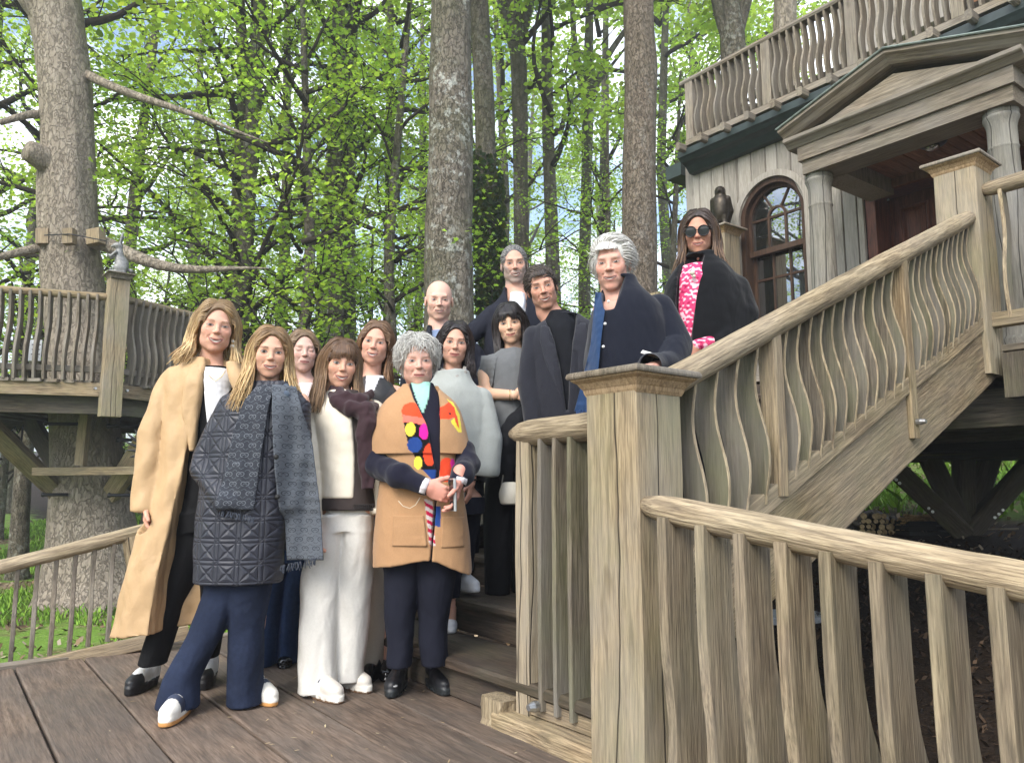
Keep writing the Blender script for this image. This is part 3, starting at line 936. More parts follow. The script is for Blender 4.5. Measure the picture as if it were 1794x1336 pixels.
# ---- porch
PW = 1.05
tE0 = HW(1404, 262, PW)[0]; tE1 = HW(1776, 168, PW)[0]
za = HW(1418, 302, PW)[1]; zb1 = HW(1404, 284, PW)[1]; zc = HW(1404, 259, PW)[1]
profile_run("architrave", [(-.26, 0), (0, 0), (0, zb1 - za), (-.26, zb1 - za)], tE0, tE1, PW, za, M["oak_grey"])
profile_run("frieze", [(-.27, 0), (.025, 0), (.025, zc - zb1), (-.27, zc - zb1)], tE0 - .02, tE1 + .02, PW, zb1 + .001, M["oak_grey"])
cor = [(-.28, 0), (.035, 0), (.05, .015), (.075, .035), (.09, .04), (.10, .05), (.10, .075), (-.28, .075)]
profile_run("cornice", cor, tE0 - .10, tE1 + .10, PW, zc + .001, M["oak_grey"])
for tt, s in ((tE0 + .11, -1), (tE1 - .11, 1)):
    hbox("side_beam", tt - .11, tt + .11, .03, PW - .27, za + .002, zc - .002, M["oak_grey"])
    hbox("side_cornice", tt - .13 + (s > 0) * .05, tt + .13 + (s > 0) * .05, .03, PW - .29, zc + .004, zc + .07, M["oak_grey"])
# tympanum and raking cornices
tA_ = (tE0 + tE1) / 2
zap = HW(1556, 118, PW)[1]
zt0 = zc + .075
hh_ = zap - .06 - zt0; ww_ = tE1 - tE0
V0 = [(0, 0, ww_), (0, 0, 0), (0, hh_, ww_ / 2), (-.09, 0, ww_), (-.09, 0, 0), (-.09, hh_, ww_ / 2)]
obj("tympanum", mesh("tympanum", V0, [(0, 1, 2), (5, 4, 3), (0, 3, 4, 1), (1, 4, 5, 2), (2, 5, 3, 0)]), M["oak_grey"], house, frame(H(tE1, PW - .01, zt0), -N_, Z_, -V_))
apex = (tA_, zap + .045)
for te, s in ((tE0 - .12, 1), (tE1 + .12, -1)):
    ze = zt0 + .012
    A2, B2 = np.array([te, ze]), np.array([tA_, zap + .0])
    d2 = unit(B2 - A2); n2 = np.array([-d2[1], d2[0]]) * s
    rings = []
    prof = [(-1.05, 0), (.03, 0), (.045, .012), (.07, .04), (.09, .052), (.105, .062), (.105, .085), (-1.05, .085)]
    for q_, last in ((A2, 0), (B2, 1)):
        ring = []
        for a, c in prof:
            p2 = q_ + n2 * c
            if last:                      # mitre at the ridge
                p2 = p2 + d2 * ((tA_ - p2[0]) / d2[0])
            ring.append(H(p2[0], PW + a, p2[1]))
        rings.append(ring)
    V0, F0 = loft(rings)
    zr = unit(V_ * d2[0] + Z_ * d2[1]); fr_r = frame(H(te, PW, ze), -N_, np.cross(zr, -N_), zr); iv = np.array(fr_r.inverted())
    rk = obj("raking_cornice", mesh("raking_cornice", V0 @ iv[:3, :3].T + iv[:3, 3], F0), M["oak_grey"], house, fr_r)
    rings = []
    for q_, last in ((A2, 0), (B2, 1)):
        ring = []
        for a, c in [(-1.05, .087), (.12, .087), (.125, .094), (.12, .101), (-1.05, .101)]:
            p2 = q_ + n2 * c
            if last:
                p2 = p2 + d2 * ((tA_ - p2[0]) / d2[0])
            ring.append(H(p2[0], PW + a, p2[1]) - HO)
        rings.append(ring)
    V0, F0 = loft(rings)
    obj("lead_flashing", mesh("lead_flashing", V0, F0), M["lead"], rk, Matrix.Translation(HO.tolist()))
# porch ceiling boards run out from the wall
kk = 0
tt = tE0 + .225
while tt < tE1 - .22:
    timber("ceiling_board", H(tt + .05, .03, zb1 + .03), H(tt + .05, PW - .265, zb1 + .03), .097, .02, M["cedar_red"], house, side=V_)
    tt += .103
hbox("ceiling_trim", tE0 + .22, tE1 - .22, .03, .075, zb1 - .055, zb1 + .018, M["cedar_red"])
lp = H((tE0 + tE1) / 2 + .02, PW * .52, zb1 + .02)
lamp = obj("porch_lamp", mesh("porch_lamp", *tube_path([lp, lp - Z_ * .012, lp - Z_ * .03, lp - Z_ * .034], [.10, .105, .085, .05], 24), smooth=True), M["iron"], house)
obj("lamp_glass", mesh("lamp_glass", *tube_path([lp - Z_ * .03, lp - Z_ * .055, lp - Z_ * .075, lp - Z_ * .082], [.055, .05, .032, .006], 20), smooth=True), M["glass"], lamp)
# columns
def column(t0, mat):
    cp = H(t0, PW - .13, 0); hh = za
    prof = [(.135, LZ), (.135, LZ + .05), (.118, LZ + .06), (.125, LZ + .09), (.112, LZ + .11)]
    for k in range(9):
        f = k / 8
        prof.append((.104 - .016 * f ** 1.6, LZ + .12 + (hh - .27 - LZ - .12) * f))
    prof += [(.091, hh - .262), (.094, hh - .254), (.091, hh - .246), (.089, hh - .24), (.089, hh - .11), (.092, hh - .10), (.094, hh - .09), (.100, hh - .07), (.107, hh - .055), (.110, hh - .045), (.108, hh - .035), (.102, hh - .03), (.107, hh - .026), (.107, hh)]
    rings = []
    for r_, z in prof:
        a = np.arange(28) / 28 * 2 * math.pi
        rings.append(np.column_stack([np.cos(a) * r_, np.sin(a) * r_, np.full(28, z)]))
    V0, F0 = loft(rings)
    obj("column", mesh("column", V0, F0, smooth=True), mat, house, Matrix.Translation([cp[0], cp[1], 0]))
column(HW(1440, 400, PW - .13)[0], M["column"]); column(HW(1762, 300, PW - .13)[0], M["column"])
# door
jw = .12
hbox("door_jamb", tdoorL, tdoorL + .09, -.33, -.0, LZ - .05, DTOP, M["mahogany"])
hbox("door_jamb", tdoorR - .09, tdoorR, -.33, -.0, LZ - .05, DTOP, M["mahogany"])
hbox("door_head", tdoorL + .09, tdoorR - .09, -.33, -.002, DTOP - .10, DTOP - .001, M["mahogany"])
leafw = (tdoorR - tdoorL - .19) / 2
for k in (0, 1):
    d0 = tdoorL + .095 + k * leafw
    leaf = hbox("door", d0, d0 + leafw - .004, -.27, -.225, LZ, DTOP - .105, M["mahogany"])
    DH = DTOP - .105 - LZ
    for c2 in (0, 1):
        for z0, z1 in ((.06, .28), (.33, .60), (.66, .94)):
            x0 = d0 + .085 + c2 * (leafw - .1) / 2; x1 = x0 + (leafw - .25) / 2
            za_, zb_ = LZ + DH * z0, LZ + DH * z1
            rings = []
            for ins, ww in ((0, -.2245), (.004, -.214), (.02, -.212), (.028, -.2235), (.036, -.2235), (.075, -.205), (.08, -.205)):
                rings.append([H(x0 + ins, ww, za_ + ins) - HO, H(x1 - ins, ww, za_ + ins) - HO, H(x1 - ins, ww, zb_ - ins) - HO, H(x0 + ins, ww, zb_ - ins) - HO])
            V0, F0 = loft(rings)
            obj("door_panel", mesh("door_panel", V0, F0), M["mahogany"], leaf, Matrix.Translation(HO.tolist()))
    hp = H(d0 + (leafw - .06 if k == 0 else .06), -.215, LZ + 1.0)
    obj("door_knob", mesh("door_knob", *tube_path([hp, hp - N_ * .03, hp - N_ * .045, hp - N_ * .06], [.008, .008, .024, .012], 14), smooth=True), M["bronze"], leaf)
    for hz_ in (.3, 1.7):
        hbox("hinge", d0 - .006, d0 + .012, -.224, -.212, LZ + hz_, LZ + hz_ + .1, M["bolt"], leaf, c=.001)
# lower roof of the wing behind, seen at the left of the corner
wg = HW(1192, 375, -1.6)
profile_run("wing_gutter", [(-.1, 0), (.04, 0), (.10, .05), (.12, .10), (-.1, .10)], -.75, -.02, -1.6, wg[1] - .05, M["gutter"])
hbox("wing_wall", -.6, -.04, -2.2, -1.72, LZ - .4, wg[1] - .05, M["cedar"])

# ================================================================ landing in front of the door
qL = Q1 + RUN * (NST - 1) - .02
qW = HO[:2] @ ND
tc_ = Np[:2] @ VD
land = thing("landing", "raised timber landing in front of the house door", "landing", V3(*(ND * qL + VD * tc_), LZ))
nb = 7
for k in range(int((qW - qL) / .16) + 1):
    q_ = qL + .16 * k + .08
    timber("landing_board", stair_pt(q_, tM - 3.9, LZ - .02), stair_pt(q_, tc_ + 2.3, LZ - .02), .154, .04, M["oak_grey"], land, side=N_)
q_ = qL + .12
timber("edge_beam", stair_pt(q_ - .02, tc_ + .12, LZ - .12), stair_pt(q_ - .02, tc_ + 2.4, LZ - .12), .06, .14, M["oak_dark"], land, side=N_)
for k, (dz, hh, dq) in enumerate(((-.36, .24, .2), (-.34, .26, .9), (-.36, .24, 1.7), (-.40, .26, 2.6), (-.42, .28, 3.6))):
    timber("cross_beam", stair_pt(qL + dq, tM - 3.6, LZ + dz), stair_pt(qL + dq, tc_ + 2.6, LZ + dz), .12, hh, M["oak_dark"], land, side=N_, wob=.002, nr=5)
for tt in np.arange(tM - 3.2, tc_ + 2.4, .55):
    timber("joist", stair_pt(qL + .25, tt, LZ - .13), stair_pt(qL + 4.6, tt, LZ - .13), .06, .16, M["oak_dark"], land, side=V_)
# corbel under the upper newel
cb = Np + V_ * .16 + U_ * .02
pr = [(0, 0), (.42, 0), (.42, -.09), (.36, -.10), (.30, -.14), (.27, -.20), (.20, -.25), (.08, -.26), (0, -.26)]
rings = [[cb + V_ * (a * .9) + N_ * s + Z_ * (LZ - .07 + c) - cb for a, c in pr] for s in (-.07, .07)]
V0, F0 = loft(rings)
obj("corbel", mesh("corbel", V0, F0), M["oak_dark"], land, Matrix.Translation(cb.tolist()))
# underfloor struts fanning out from one foot
sb = GR(1693, 938); SY = float(sb[1])
strut = thing("strut_cluster", "dark timber struts fanning up from one foot under the house", "struts", sb)
for px, py, Y in ((1555, 822, SY - .5), (1628, 815, SY - .1), (1735, 815, SY + .2), (1830, 800, SY - .2)):
    tp = P(px, py - 14, Y)
    timber("strut", sb + unit(tp - sb) * .05, tp, .024 * SY, .016 * SY, M["oak_dark"], strut, side=(1, 0, 0), c=.02)
timber("strut", sb + V3(0, .05, -.05), P(1688, 800, SY), .022 * SY, .022 * SY, M["oak_dark"], strut, side=(1, 0, 0), c=.02)
for px, py in ((1563, 834), (1570, 840), (1576, 846), (1627, 890), (1634, 896), (1757, 893), (1750, 900), (1743, 906)):
    bp = P(px, py, SY - .62 + (0.35 if 1600 < px < 1700 else .3 * (px > 1700)))
    obj("bolt", mesh("bolt", *tube_path([bp, bp + V3(-.01, -.02, 0)], [.017, .014], 8)), M["bolt"], strut)
# under-house beams
for px0, py, Y, hh in ((1480, 735, 6.0, .2), (1440, 790, 7.6, .2), (1440, 800, 9.4, .22)):
    A = P(px0, py, Y); B = P(2150, py - 40, Y - 1.4)
    timber("cross_beam", A, B, .16, hh, M["oak_dark"], land, side=(0, 1, 0))
# landing railing to the right of the newel
lrl = thing("landing_railing", "short oak railing at the right edge of the landing", "railing", Np + V_ * .3)
def lrp(d, z):
    return V3(Np[0], Np[1], z) + V_ * d
rz = P(1716, 328, Np[1] - .1)[2] - .015
log_rail("handrail", lrp(.09, rz), lrp(2.3, rz + .02), .05, M["oak_rail"], lrl, .95, 21, taperA=.6)
bz = P(1745, 555, Np[1] - .2)[2]
timber("bottom_rail", lrp(.12, bz), lrp(2.3, bz), .075, .085, M["oak"], lrl, side=N_)
lme = baluster_mesh(rz - bz, .022, .075, .03, .03)
for k in range(14):
    put_baluster(lme, M["oak"], lrl, lrp(.215 + .16 * k, bz), V_, -N_)
timber("post", lrp(2.3, LZ), lrp(2.3, rz), .1, .1, M["oak_post"], lrl, side=V_)
# post carrying the bird near the house corner
fp = P(1266, 440, 7.55)
fpost = thing("bird_post", "square oak post with moulded cap beside the arched window", "post", V3(fp[0], fp[1], LZ))
fcz = P(1266, 402, 7.55)[2]
pp = timber("post_shaft", V3(fp[0], fp[1], LZ - .1), V3(fp[0], fp[1], fcz - .07), .24, .24, M["oak_post"], fpost, side=V_)
cap_part(pp, fp, .24, fcz, V_, M["oak_grey"], M["oak_new"], ov=1.5)
# ================================================================ tree platform at the left
PC = V3(-6.05, 10.6, 0); PR = 2.10
pv = [PC + V3(math.cos(math.radians(a)) * PR, math.sin(math.radians(a)) * PR, 0) for a in np.arange(-50 - 135, 225 - 50, 45)]
PZ = P(150, 668, 9.0)[2]; PTZ = P(165, 521, 9.0)[2]
plat = thing("tree_platform", "octagonal timber platform built round the big left trunk", "platform", PC + Z_ * PZ)
# floor boards
for k in range(-13, 14):
    x0 = k * .155
    yy = math.sqrt(max(.02, (PR * .955) ** 2 - x0 * x0))
    timber("floor_board", PC + V3(x0, -yy, PZ - .02), PC + V3(x0, yy, PZ - .02), .148, .035, M["oak_grey"], plat, side=(1, 0, 0))
nv = len(pv)
for i in range(nv):
    a, b_ = pv[i], pv[(i + 1) % nv]
    d = unit(b_ - a); o_ = np.cross(d, Z_)
    timber("fascia", a + d * .02 + Z_ * (PZ - .105), b_ - d * .02 + Z_ * (PZ - .105), .05, .16, M["oak"], plat, side=o_)
    ins = -o_ * .16
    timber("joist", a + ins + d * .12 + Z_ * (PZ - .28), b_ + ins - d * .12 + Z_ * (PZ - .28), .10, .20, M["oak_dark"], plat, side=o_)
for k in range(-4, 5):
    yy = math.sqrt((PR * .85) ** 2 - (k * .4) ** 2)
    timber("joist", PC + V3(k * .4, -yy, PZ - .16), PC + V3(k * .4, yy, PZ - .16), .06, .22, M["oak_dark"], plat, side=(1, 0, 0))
# railing: one thing with posts, rails, wavy slats
prl = thing("platform_railing", "wavy slat railing around the tree platform at left", "railing", PC + Z_ * PZ)
qi = min(range(nv), key=lambda i: abs(math.degrees(math.atan2(pv[i][1] - PC[1], pv[i][0] - PC[0])) + 50))
pbm = baluster_mesh(PTZ - PZ + .02, .028, .13, .05, .05, nr=16)
for k in range(-2, 4):
    i = (qi + k) % nv
    a, b_ = pv[i], pv[(i + 1) % nv]
    d = unit(b_ - a); o_ = np.cross(d, Z_)
    Lh = np.linalg.norm(b_ - a)
    log_rail("handrail", a + d * .05 + Z_ * PTZ, b_ - d * .05 + Z_ * PTZ, .05, M["oak"], prl, .9, 30 + k)
    timber("bottom_rail", a + d * .1 + Z_ * (PZ + .13), b_ - d * .1 + Z_ * (PZ + .13), .06, .07, M["oak_grey"], prl, side=o_)
    nb_ = 13
    for j in range(nb_):
        put_baluster(pbm, M["oak_grey"], prl, a + d * (.22 + (Lh - .42) * j / (nb_ - 1)) + Z_ * (PZ - .01), d, o_)
    c = a
    o2 = unit(V3(*(c - PC)[:2], 0)); s2 = np.cross(Z_, o2)
    topz = PTZ + .20
    po = timber("corner_post", c + o2 * .03 + Z_ * (PZ - .42), c + o2 * .03 + Z_ * topz, .22, .16, M["oak_post"], prl, side=s2, wob=.001, nr=5)
    cap_part(po, c + o2 * .03, .21, topz + .07, s2, M["oak_grey"], M["oak_grey"], h=.07, ov=1.45)
    bp = c + o2 * .10
    for sg in (-1, 1):
        bq = c + s2 * sg * .17 + o2 * .0 + Z_ * (PZ - .1)
        obj("bolt", mesh("bolt", *tube_path([bq, bq + o2 * .06], [.018, .014], 8)), M["bolt"], prl)
QP = pv[qi]
# white notice tied inside the railing
nA = P(60, 612, 9.35)
sgn = thing("notice", "small white paper notice hanging inside the platform railing", "sign", nA)
nt_ = timber("board", nA + V3(0, 0, -.14), nA + V3(0, 0, .12), .17, .008, plain("paper", (.75, .77, .78), .7), sgn, side=(1, .15, 0))
for k, (w_, zz) in enumerate(((.10, .06), (.07, .03), (.09, 0), (.06, -.03), (.10, -.06), (.07, -.09))):
    timber("text_line", nA + V3(.02 - w_ / 2, -.009, zz), nA + V3(.02 + w_ / 2, -.009 + w_ * .15, zz), .002, .011, M["black"], nt_, side=(0, 1, 0), c=.0005)
# struts and ties under the platform
trunkP = P(155, 850, 10.2)
for px, py, Y, bx, by, bY in ((-30, 735, 9.2, 108, 868, 10.35), (255, 770, 9.6, 195, 866, 10.35), (40, 715, 11.6, 120, 850, 10.8), (330, 720, 10.6, 215, 850, 10.7)):
    s_ = timber("strut", P(bx, by, bY), P(px, py, Y), .13, .22, M["oak_dark"] if Y > 10 else M["oak"], plat, side=(0, 1, 0))
tieA, tieB = P(60, 826, 9.75), P(240, 824, 9.75)
timber("tie_beam", tieA, tieB, .10, .10, M["oak"], plat, side=(0, 1, 0))
timber("king_post", P(141, 815, 9.72), V3(*P(150, 735, 9.72)[:2], PZ - .2), .11, .11, M["oak"], plat, side=(1, 0, 0))
for (px, py, Y, ln) in ((74, 866, 10.0, .30), (190, 867, 9.95, .42), (78, 742, 9.9, .5), (188, 746, 9.9, .4), (205, 770, 9.9, .3)):
    a_ = P(px, py, Y)
    obj("steel_pin", mesh("steel_pin", *tube_path([a_, a_ + V3(.02, 0, 0), a_ + V3(.03, 0, 0), a_ + V3(ln, .04, 0)], [.032, .032, .022, .022], 10), smooth=True), M["iron"], plat)
# black cable looped under the floor
ca = [P(x, y, 9.9) for x, y in ((5, 745), (16, 757), (26, 748), (32, 758), (40, 745), (38, 765), (35, 782), (45, 800))]
obj("cable", mesh("cable", *tube_path(np.array(ca), .012, 6), smooth=True), M["black"], plat)
# trunk collar: padding blocks held by a wire
# ---------------------------------------------------------------- dark feathered wing showing past the tan coat
wg_ = thing("metal_wing", "dark metal bird wing with fanned feathers behind the tan coat", "sculpture", P(250, 830, 6.6))
rt = P(262, 792, 6.6)
for k, (px, py) in enumerate(((238, 752), (224, 758), (221, 773), (223, 788), (229, 801), (240, 812))):
    tp = P(px - 2, py, 6.55)
    pts = [rt + (tp - rt) * f for f in (0, .3, .6, .85, 1.0)]
    V0, F0 = tube_path(pts, [.02, .030, .034, .026, .004], 8, .35, k)
    obj("feather", mesh("feather", V0, F0, smooth=True), M["iron"], wg_)
obj("wing_arm", mesh("wing_arm", *tube_path([rt, rt + V3(.12, .05, -.1), rt + V3(.2, .1, -.5), V3(rt[0] + .2, rt[1] + .1, float(ground_z(rt[0], rt[1])))], [.04, .05, .04, .05], 8)), M["iron"], wg_)

# ================================================================ firewood under the house
fw0 = GR(1548, 936); fk = float(fw0[1]) / 6.9
endm = plain("log_end", (.48, .36, .21), .8, .2, 0, .3, 60)
barkm = plain("log_bark", (.06, .045, .032), .9, .1, 0, .4, 30, .6)
rl = random.Random(12)
places = []
for row, n_ in enumerate((9, 8, 7, 4)):
    for k in range(n_):
        places.append(((-.20 + k * .052 + row * .02 + rl.uniform(-.01, .01)) * fk, row * .046 * fk, row, k))
ORD = ("first", "second", "third", "fourth", "fifth", "sixth", "seventh", "eighth", "ninth")
for k, (dx, dz, row, kcol) in enumerate(places):
    r_ = rl.uniform(.018, .029) * fk; ln = rl.uniform(.5, .8)
    a_ = fw0 + V3(dx, rl.uniform(-.06, .06), dz + .03)
    dd = unit(V3(.45 + rl.uniform(-.2, .2), 1, rl.uniform(-.02, .08)))
    V0, F0 = tube_path([a_, a_ + dd * .01, a_ + dd * ln * .5, a_ + dd * ln], [r_ * .97, r_, r_ * .98, r_ * .93], 10, 1, k, .04)
    me = mesh("firewood_log", V0 - a_, F0)
    me.materials.append(barkm); me.materials.append(endm)
    me.polygons[len(F0) - 2].material_index = 1; me.polygons[len(F0) - 1].material_index = 1
    o = obj("firewood_log", me, None, None, Matrix.Translation(a_.tolist()))
    tag(o, "%s pale log end from left in the %s row of the firewood pile" % (ORD[kcol], ("bottom", "second", "third", "top")[row]), "log", "logs in the firewood pile under the house")
# crate of kindling beside the logs
kc = GR(1618, 938)
crate = thing("kindling_crate", "black crate heaped with split kindling beside the log pile", "crate", kc)
for zz in (.03, .09, .15):
    for sx_, sy_, dx_ in ((0, -1, 1), (0, 1, 1)):
        timber("slat", kc + V3(-.24, sy_ * .16, zz), kc + V3(.24, sy_ * .16, zz), .012, .045, M["black"], crate, side=(0, 1, 0))
    for sx_ in (-1, 1):
        timber("slat", kc + V3(sx_ * .24, -.16, zz), kc + V3(sx_ * .24, .16, zz), .012, .045, M["black"], crate, side=(1, 0, 0))
kin = []
for k in range(70):
    c_ = kc + V3(rl.uniform(-.2, .2), rl.uniform(-.15, .12), .14 + rl.uniform(0, .09))
    dd = unit(V3(1, rl.uniform(-.4, .4), rl.uniform(-.15, .15))) * rl.uniform(.05, .11)
    kin.append(tube_path([c_ - dd, c_ + dd], [.011, .009], 4))
V0, F0 = merge(kin)
o = obj("kindling", mesh("kindling", V0, F0), plain("kindling_wood", (.34, .22, .11), .85, .2, 0, .4, 25), crate)
o["kind"] = "stuff"
# paving slab and a cane lying on the mulch
sl = GR(1385, 1085)
tag(obj("paving_slab", mesh("paving_slab", *loft([[(-.32 * k, -.22 * k, z), (.3 * k, -.25 * k, z), (.33 * k, .2 * k, z), (-.28 * k, .24 * k, z)] for z, k in ((0, 1), (.05, 1), (.06, .97))])), plain("slab_stone", (.26, .27, .28), .8, .3, 0, .25, 14, .3), None, Matrix.Translation([sl[0], sl[1], float(ground_z(sl[0], sl[1])) - .01])), "grey paving slab on the dark mulch below the stairs", "slab")
c0, c1 = GR(1665, 931) + V3(0, 0, .02), GR(1785, 929) + V3(0, 0, .02)
tag(obj("cane", mesh("cane", *tube_path([c0, (c0 + c1) / 2, c1], .009, 6)), plain("cane", (.30, .26, .2), .8)), "thin pale cane lying on the dark mulch under the house", "cane")
# cut log and greenery at the far side of the stairs
lg = P(826, 955, 5.35)
V0, F0 = tube_path([lg + V3(-.5, .35, -.05), lg + V3(-.1, .05, 0), lg + V3(.35, -.2, .02)], [.12, .11, .10], 12, 1, 3, .06)
tag(obj("side_log", mesh("side_log", V0, F0, smooth=True), M["oak_dark"]), "rough brown log beside the stairs behind the dark trousers", "log")
# ================================================================ woodland
def bark(name, dark, mid, light, lichen=0.0, flake=0.0, moss=0.0, vs=1.0):
    m, t, b = new_mat(name)
    g, oc, rd = ocoord(t, (7 * vs, 7 * vs, 1.6 * vs), 23)
    g2, _, _ = ocoord(t, (1, 1, 1), 23)
    f1 = noise(t, g, 2.2, 7, .65, .6)
    v = N(t, "ShaderNodeTexVoronoi"); v.feature = 'DISTANCE_TO_EDGE'; v.inputs["Scale"].default_value = 2.6
    gm_, _, _ = ocoord(t, (6 * vs, 6 * vs, 3.2 * vs), 23)
    dn = N(t, "ShaderNodeVectorMath", operation='ADD'); nn = N(t, "ShaderNodeTexNoise"); nn.inputs["Scale"].default_value = 3.0; nn.inputs["Detail"].default_value = 4
    L(t, gm_, nn.inputs["Vector"]); L(t, gm_, dn.inputs[0]); L(t, nn.outputs["Color"], dn.inputs[1]); L(t, dn.outputs[0], v.inputs["Vector"])
    edge = ramp(t, v.outputs["Distance"], [(.0, 0.0), (.09, 1.0)])
    col = ramp(t, f1, [(.28, dark), (.5, mid), (.72, light)])
    col = mixc(t, math_(t, 'MULTIPLY', math_(t, 'SUBTRACT', 1.0, edge), flake), col, [c * .4 for c in dark])
    if lichen:
        v2 = N(t, "ShaderNodeTexVoronoi"); v2.inputs["Scale"].default_value = 9.0; v2.feature = 'SMOOTH_F1'; L(t, dn.outputs[0], v2.inputs["Vector"])
        lm = math_(t, 'MULTIPLY', ramp(t, noise(t, g2, 7.5, 5, .72), [(.53, 0.0), (.58, 1.0)]), ramp(t, noise(t, g2, 1.1, 3, .5), [(.40, 0.0), (.6, 1.0)]))
        col = mixc(t, math_(t, 'MULTIPLY', lm, lichen), col, (.46, .47, .43))
    if moss:
        col = mixc(t, math_(t, 'MULTIPLY', ramp(t, noise(t, g2, .9, 4, .6), [(.42, 0.0), (.62, 1.0)]), moss), col, (.07, .085, .03))
    L(t, col, b.inputs["Base Color"]); b.inputs["Roughness"].default_value = .92; b.inputs["Specular IOR Level"].default_value = .15
    bump(t, b, math_(t, 'ADD', f1, math_(t, 'MULTIPLY', edge, .5)), .9, .05)
    return m
M["bark_plane"] = bark("flaking_bark", (.21, .175, .138), (.30, .255, .20), (.38, .33, .27), 0, .2, .06, .85)
M["bark_lichen"] = bark("lichen_bark", (.075, .064, .050), (.165, .142, .112), (.25, .22, .18), .9, .55, .3, .8)
M["bark"] = bark("grey_bark", (.065, .056, .045), (.15, .128, .10), (.23, .20, .16), .45, .5, .35)
M["bark_brown"] = bark("brown_bark", (.09, .07, .053), (.185, .147, .112), (.26, .215, .17), .15, .6, .1, 1.2)
M["twig"] = plain("twig_bark", (.04, .033, .025), .9, .1, 0, .4, 20)
lm_, t, b = new_mat("spring_leaf")
a_ = N(t, "ShaderNodeAttribute", attribute_name="Col")
L(t, a_.outputs["Color"], b.inputs["Base Color"]); b.inputs["Roughness"].default_value = .5; b.inputs["Specular IOR Level"].default_value = .35
tr = N(t, "ShaderNodeBsdfTranslucent")
L(t, mixc(t, 1.0, a_.outputs["Color"], (2.0, 1.85, 1.1), 'MULTIPLY'), tr.inputs["Color"])
mx = N(t, "ShaderNodeMixShader"); mx.inputs[0].default_value = .55
out = t.nodes["Material Output"]
L(t, b.outputs[0], mx.inputs[1]); L(t, tr.outputs[0], mx.inputs[2]); L(t, mx.outputs[0], out.inputs[0])
M["leaf"] = lm_
LOBED = np.array([(0, -.5), (.10, -.26), (.44, -.30), (.30, -.06), (.50, .14), (.22, .14), (0, .52), (-.22, .14), (-.50, .14), (-.30, -.06), (-.44, -.30), (-.10, -.26)])
KITE = np.array([(0, -.5), (.36, -.18), (.40, .14), (0, .5), (-.40, .14), (-.36, -.18)])
def leaves(P0, size, RS, shape, base=(.10, .20, .022), tiltsd=.6, var=.42):
    n = len(P0); k = len(shape)
    az = RS.uniform(0, 6.283, n)
    nrm = np.column_stack([RS.normal(0, tiltsd, n), RS.normal(0, tiltsd, n), np.ones(n)])
    nrm /= np.linalg.norm(nrm, axis=1)[:, None]
    ax = np.column_stack([np.cos(az), np.sin(az), np.zeros(n)])
    ax -= nrm * np.sum(ax * nrm, 1)[:, None]; ax /= np.linalg.norm(ax, axis=1)[:, None]
    ay = np.cross(nrm, ax)
    s = RS.uniform(size[0], size[1], n)
    Vv = P0[:, None, :] + (shape[None, :, 0:1] * ax[:, None] + shape[None, :, 1:2] * ay[:, None]) * s[:, None, None]
    fold = np.abs(shape[None, :, 0]) * s[:, None] * RS.uniform(-.35, .1, n)[:, None]
    Vv = Vv + nrm[:, None, :] * fold[..., None]
    c = np.array(base) * RS.uniform(1 - var, 1 + var, (n, 1))
    y = RS.rand(n, 1) ** 2
    c = c + y * np.array([.05, .03, .0])
    return Vv.reshape(-1, 3), np.arange(n * k).reshape(n, k), np.repeat(c, k, 0)
def branch_tree(seed, h0, h1, nlimb, reach, trunk_r, nleaf, shape, lsize, tall=17.0, base=(.10, .20, .022), sub=6, up=(.1, .9)):
    RS = np.random.RandomState(seed)
    tubes = []; lp = []
    for i in range(nlimb):
        h = h0 + (h1 - h0) * (i + RS.rand()) / nlimb
        az = i * 2.4 + RS.uniform(-.5, .5)
        ln = reach * RS.uniform(.55, 1.15) * (1.0 - .45 * (h - h0) / (h1 - h0 + .01))
        el = RS.uniform(*up)
        d = np.array([math.cos(az), math.sin(az), 0.0])
        pts = []; p = np.array([0, 0, h]); dirv = unit(d * math.cos(el) + Z_ * math.sin(el))
        nseg = 9
        for k in range(nseg + 1):
            pts.append(p.copy())
            dirv = unit(dirv + RS.normal(0, .13, 3) + Z_ * (-.05 if k > 3 else .03))
            p = p + dirv * ln / nseg
        pts = np.array(pts)
        r0 = trunk_r * RS.uniform(.22, .45)
        tubes.append(tube_path(pts, np.linspace(r0, .008, nseg + 1), 6))
        for j in range(sub):
            f = RS.uniform(.25, .98) * nseg
            k0 = int(f); q0 = pts[k0] + (pts[min(k0 + 1, nseg)] - pts[k0]) * (f - k0)
            dd = unit(dirv * .3 + unit(pts[min(k0 + 1, nseg)] - pts[max(k0 - 1, 0)]) * .7 + RS.normal(0, .7, 3) * np.array([1, 1, .45]))
            sl_ = ln * RS.uniform(.22, .48)
            sp = [q0]
            for k in range(5):
                dd = unit(dd + RS.normal(0, .18, 3) - Z_ * .03)
                sp.append(sp[-1] + dd * sl_ / 5)
            sp = np.array(sp)
            tubes.append(tube_path(sp, np.linspace(.015, .004, 6), 4))
            lp.append(sp)
    nper = nleaf // max(1, len(lp))
    LP = []
    for sp in lp:
        f = RS.uniform(.15, 1.08, nper) * 5
        k0 = np.clip(f.astype(int), 0, 4)
        base_p = sp[k0] + (sp[k0 + 1] - sp[k0]) * (f - k0)[:, None]
        LP.append(base_p + RS.normal(0, 1, (nper, 3)) * np.array([.24, .24, .10]) * (1 + reach * .06))
    LP = np.vstack(LP)
    tv, tf = merge(tubes)
    lv, lf, lc = leaves(LP, lsize, RS, shape, base)
    return mesh("limbs", tv, tf, smooth=True), mesh("crown", lv, lf, lc)
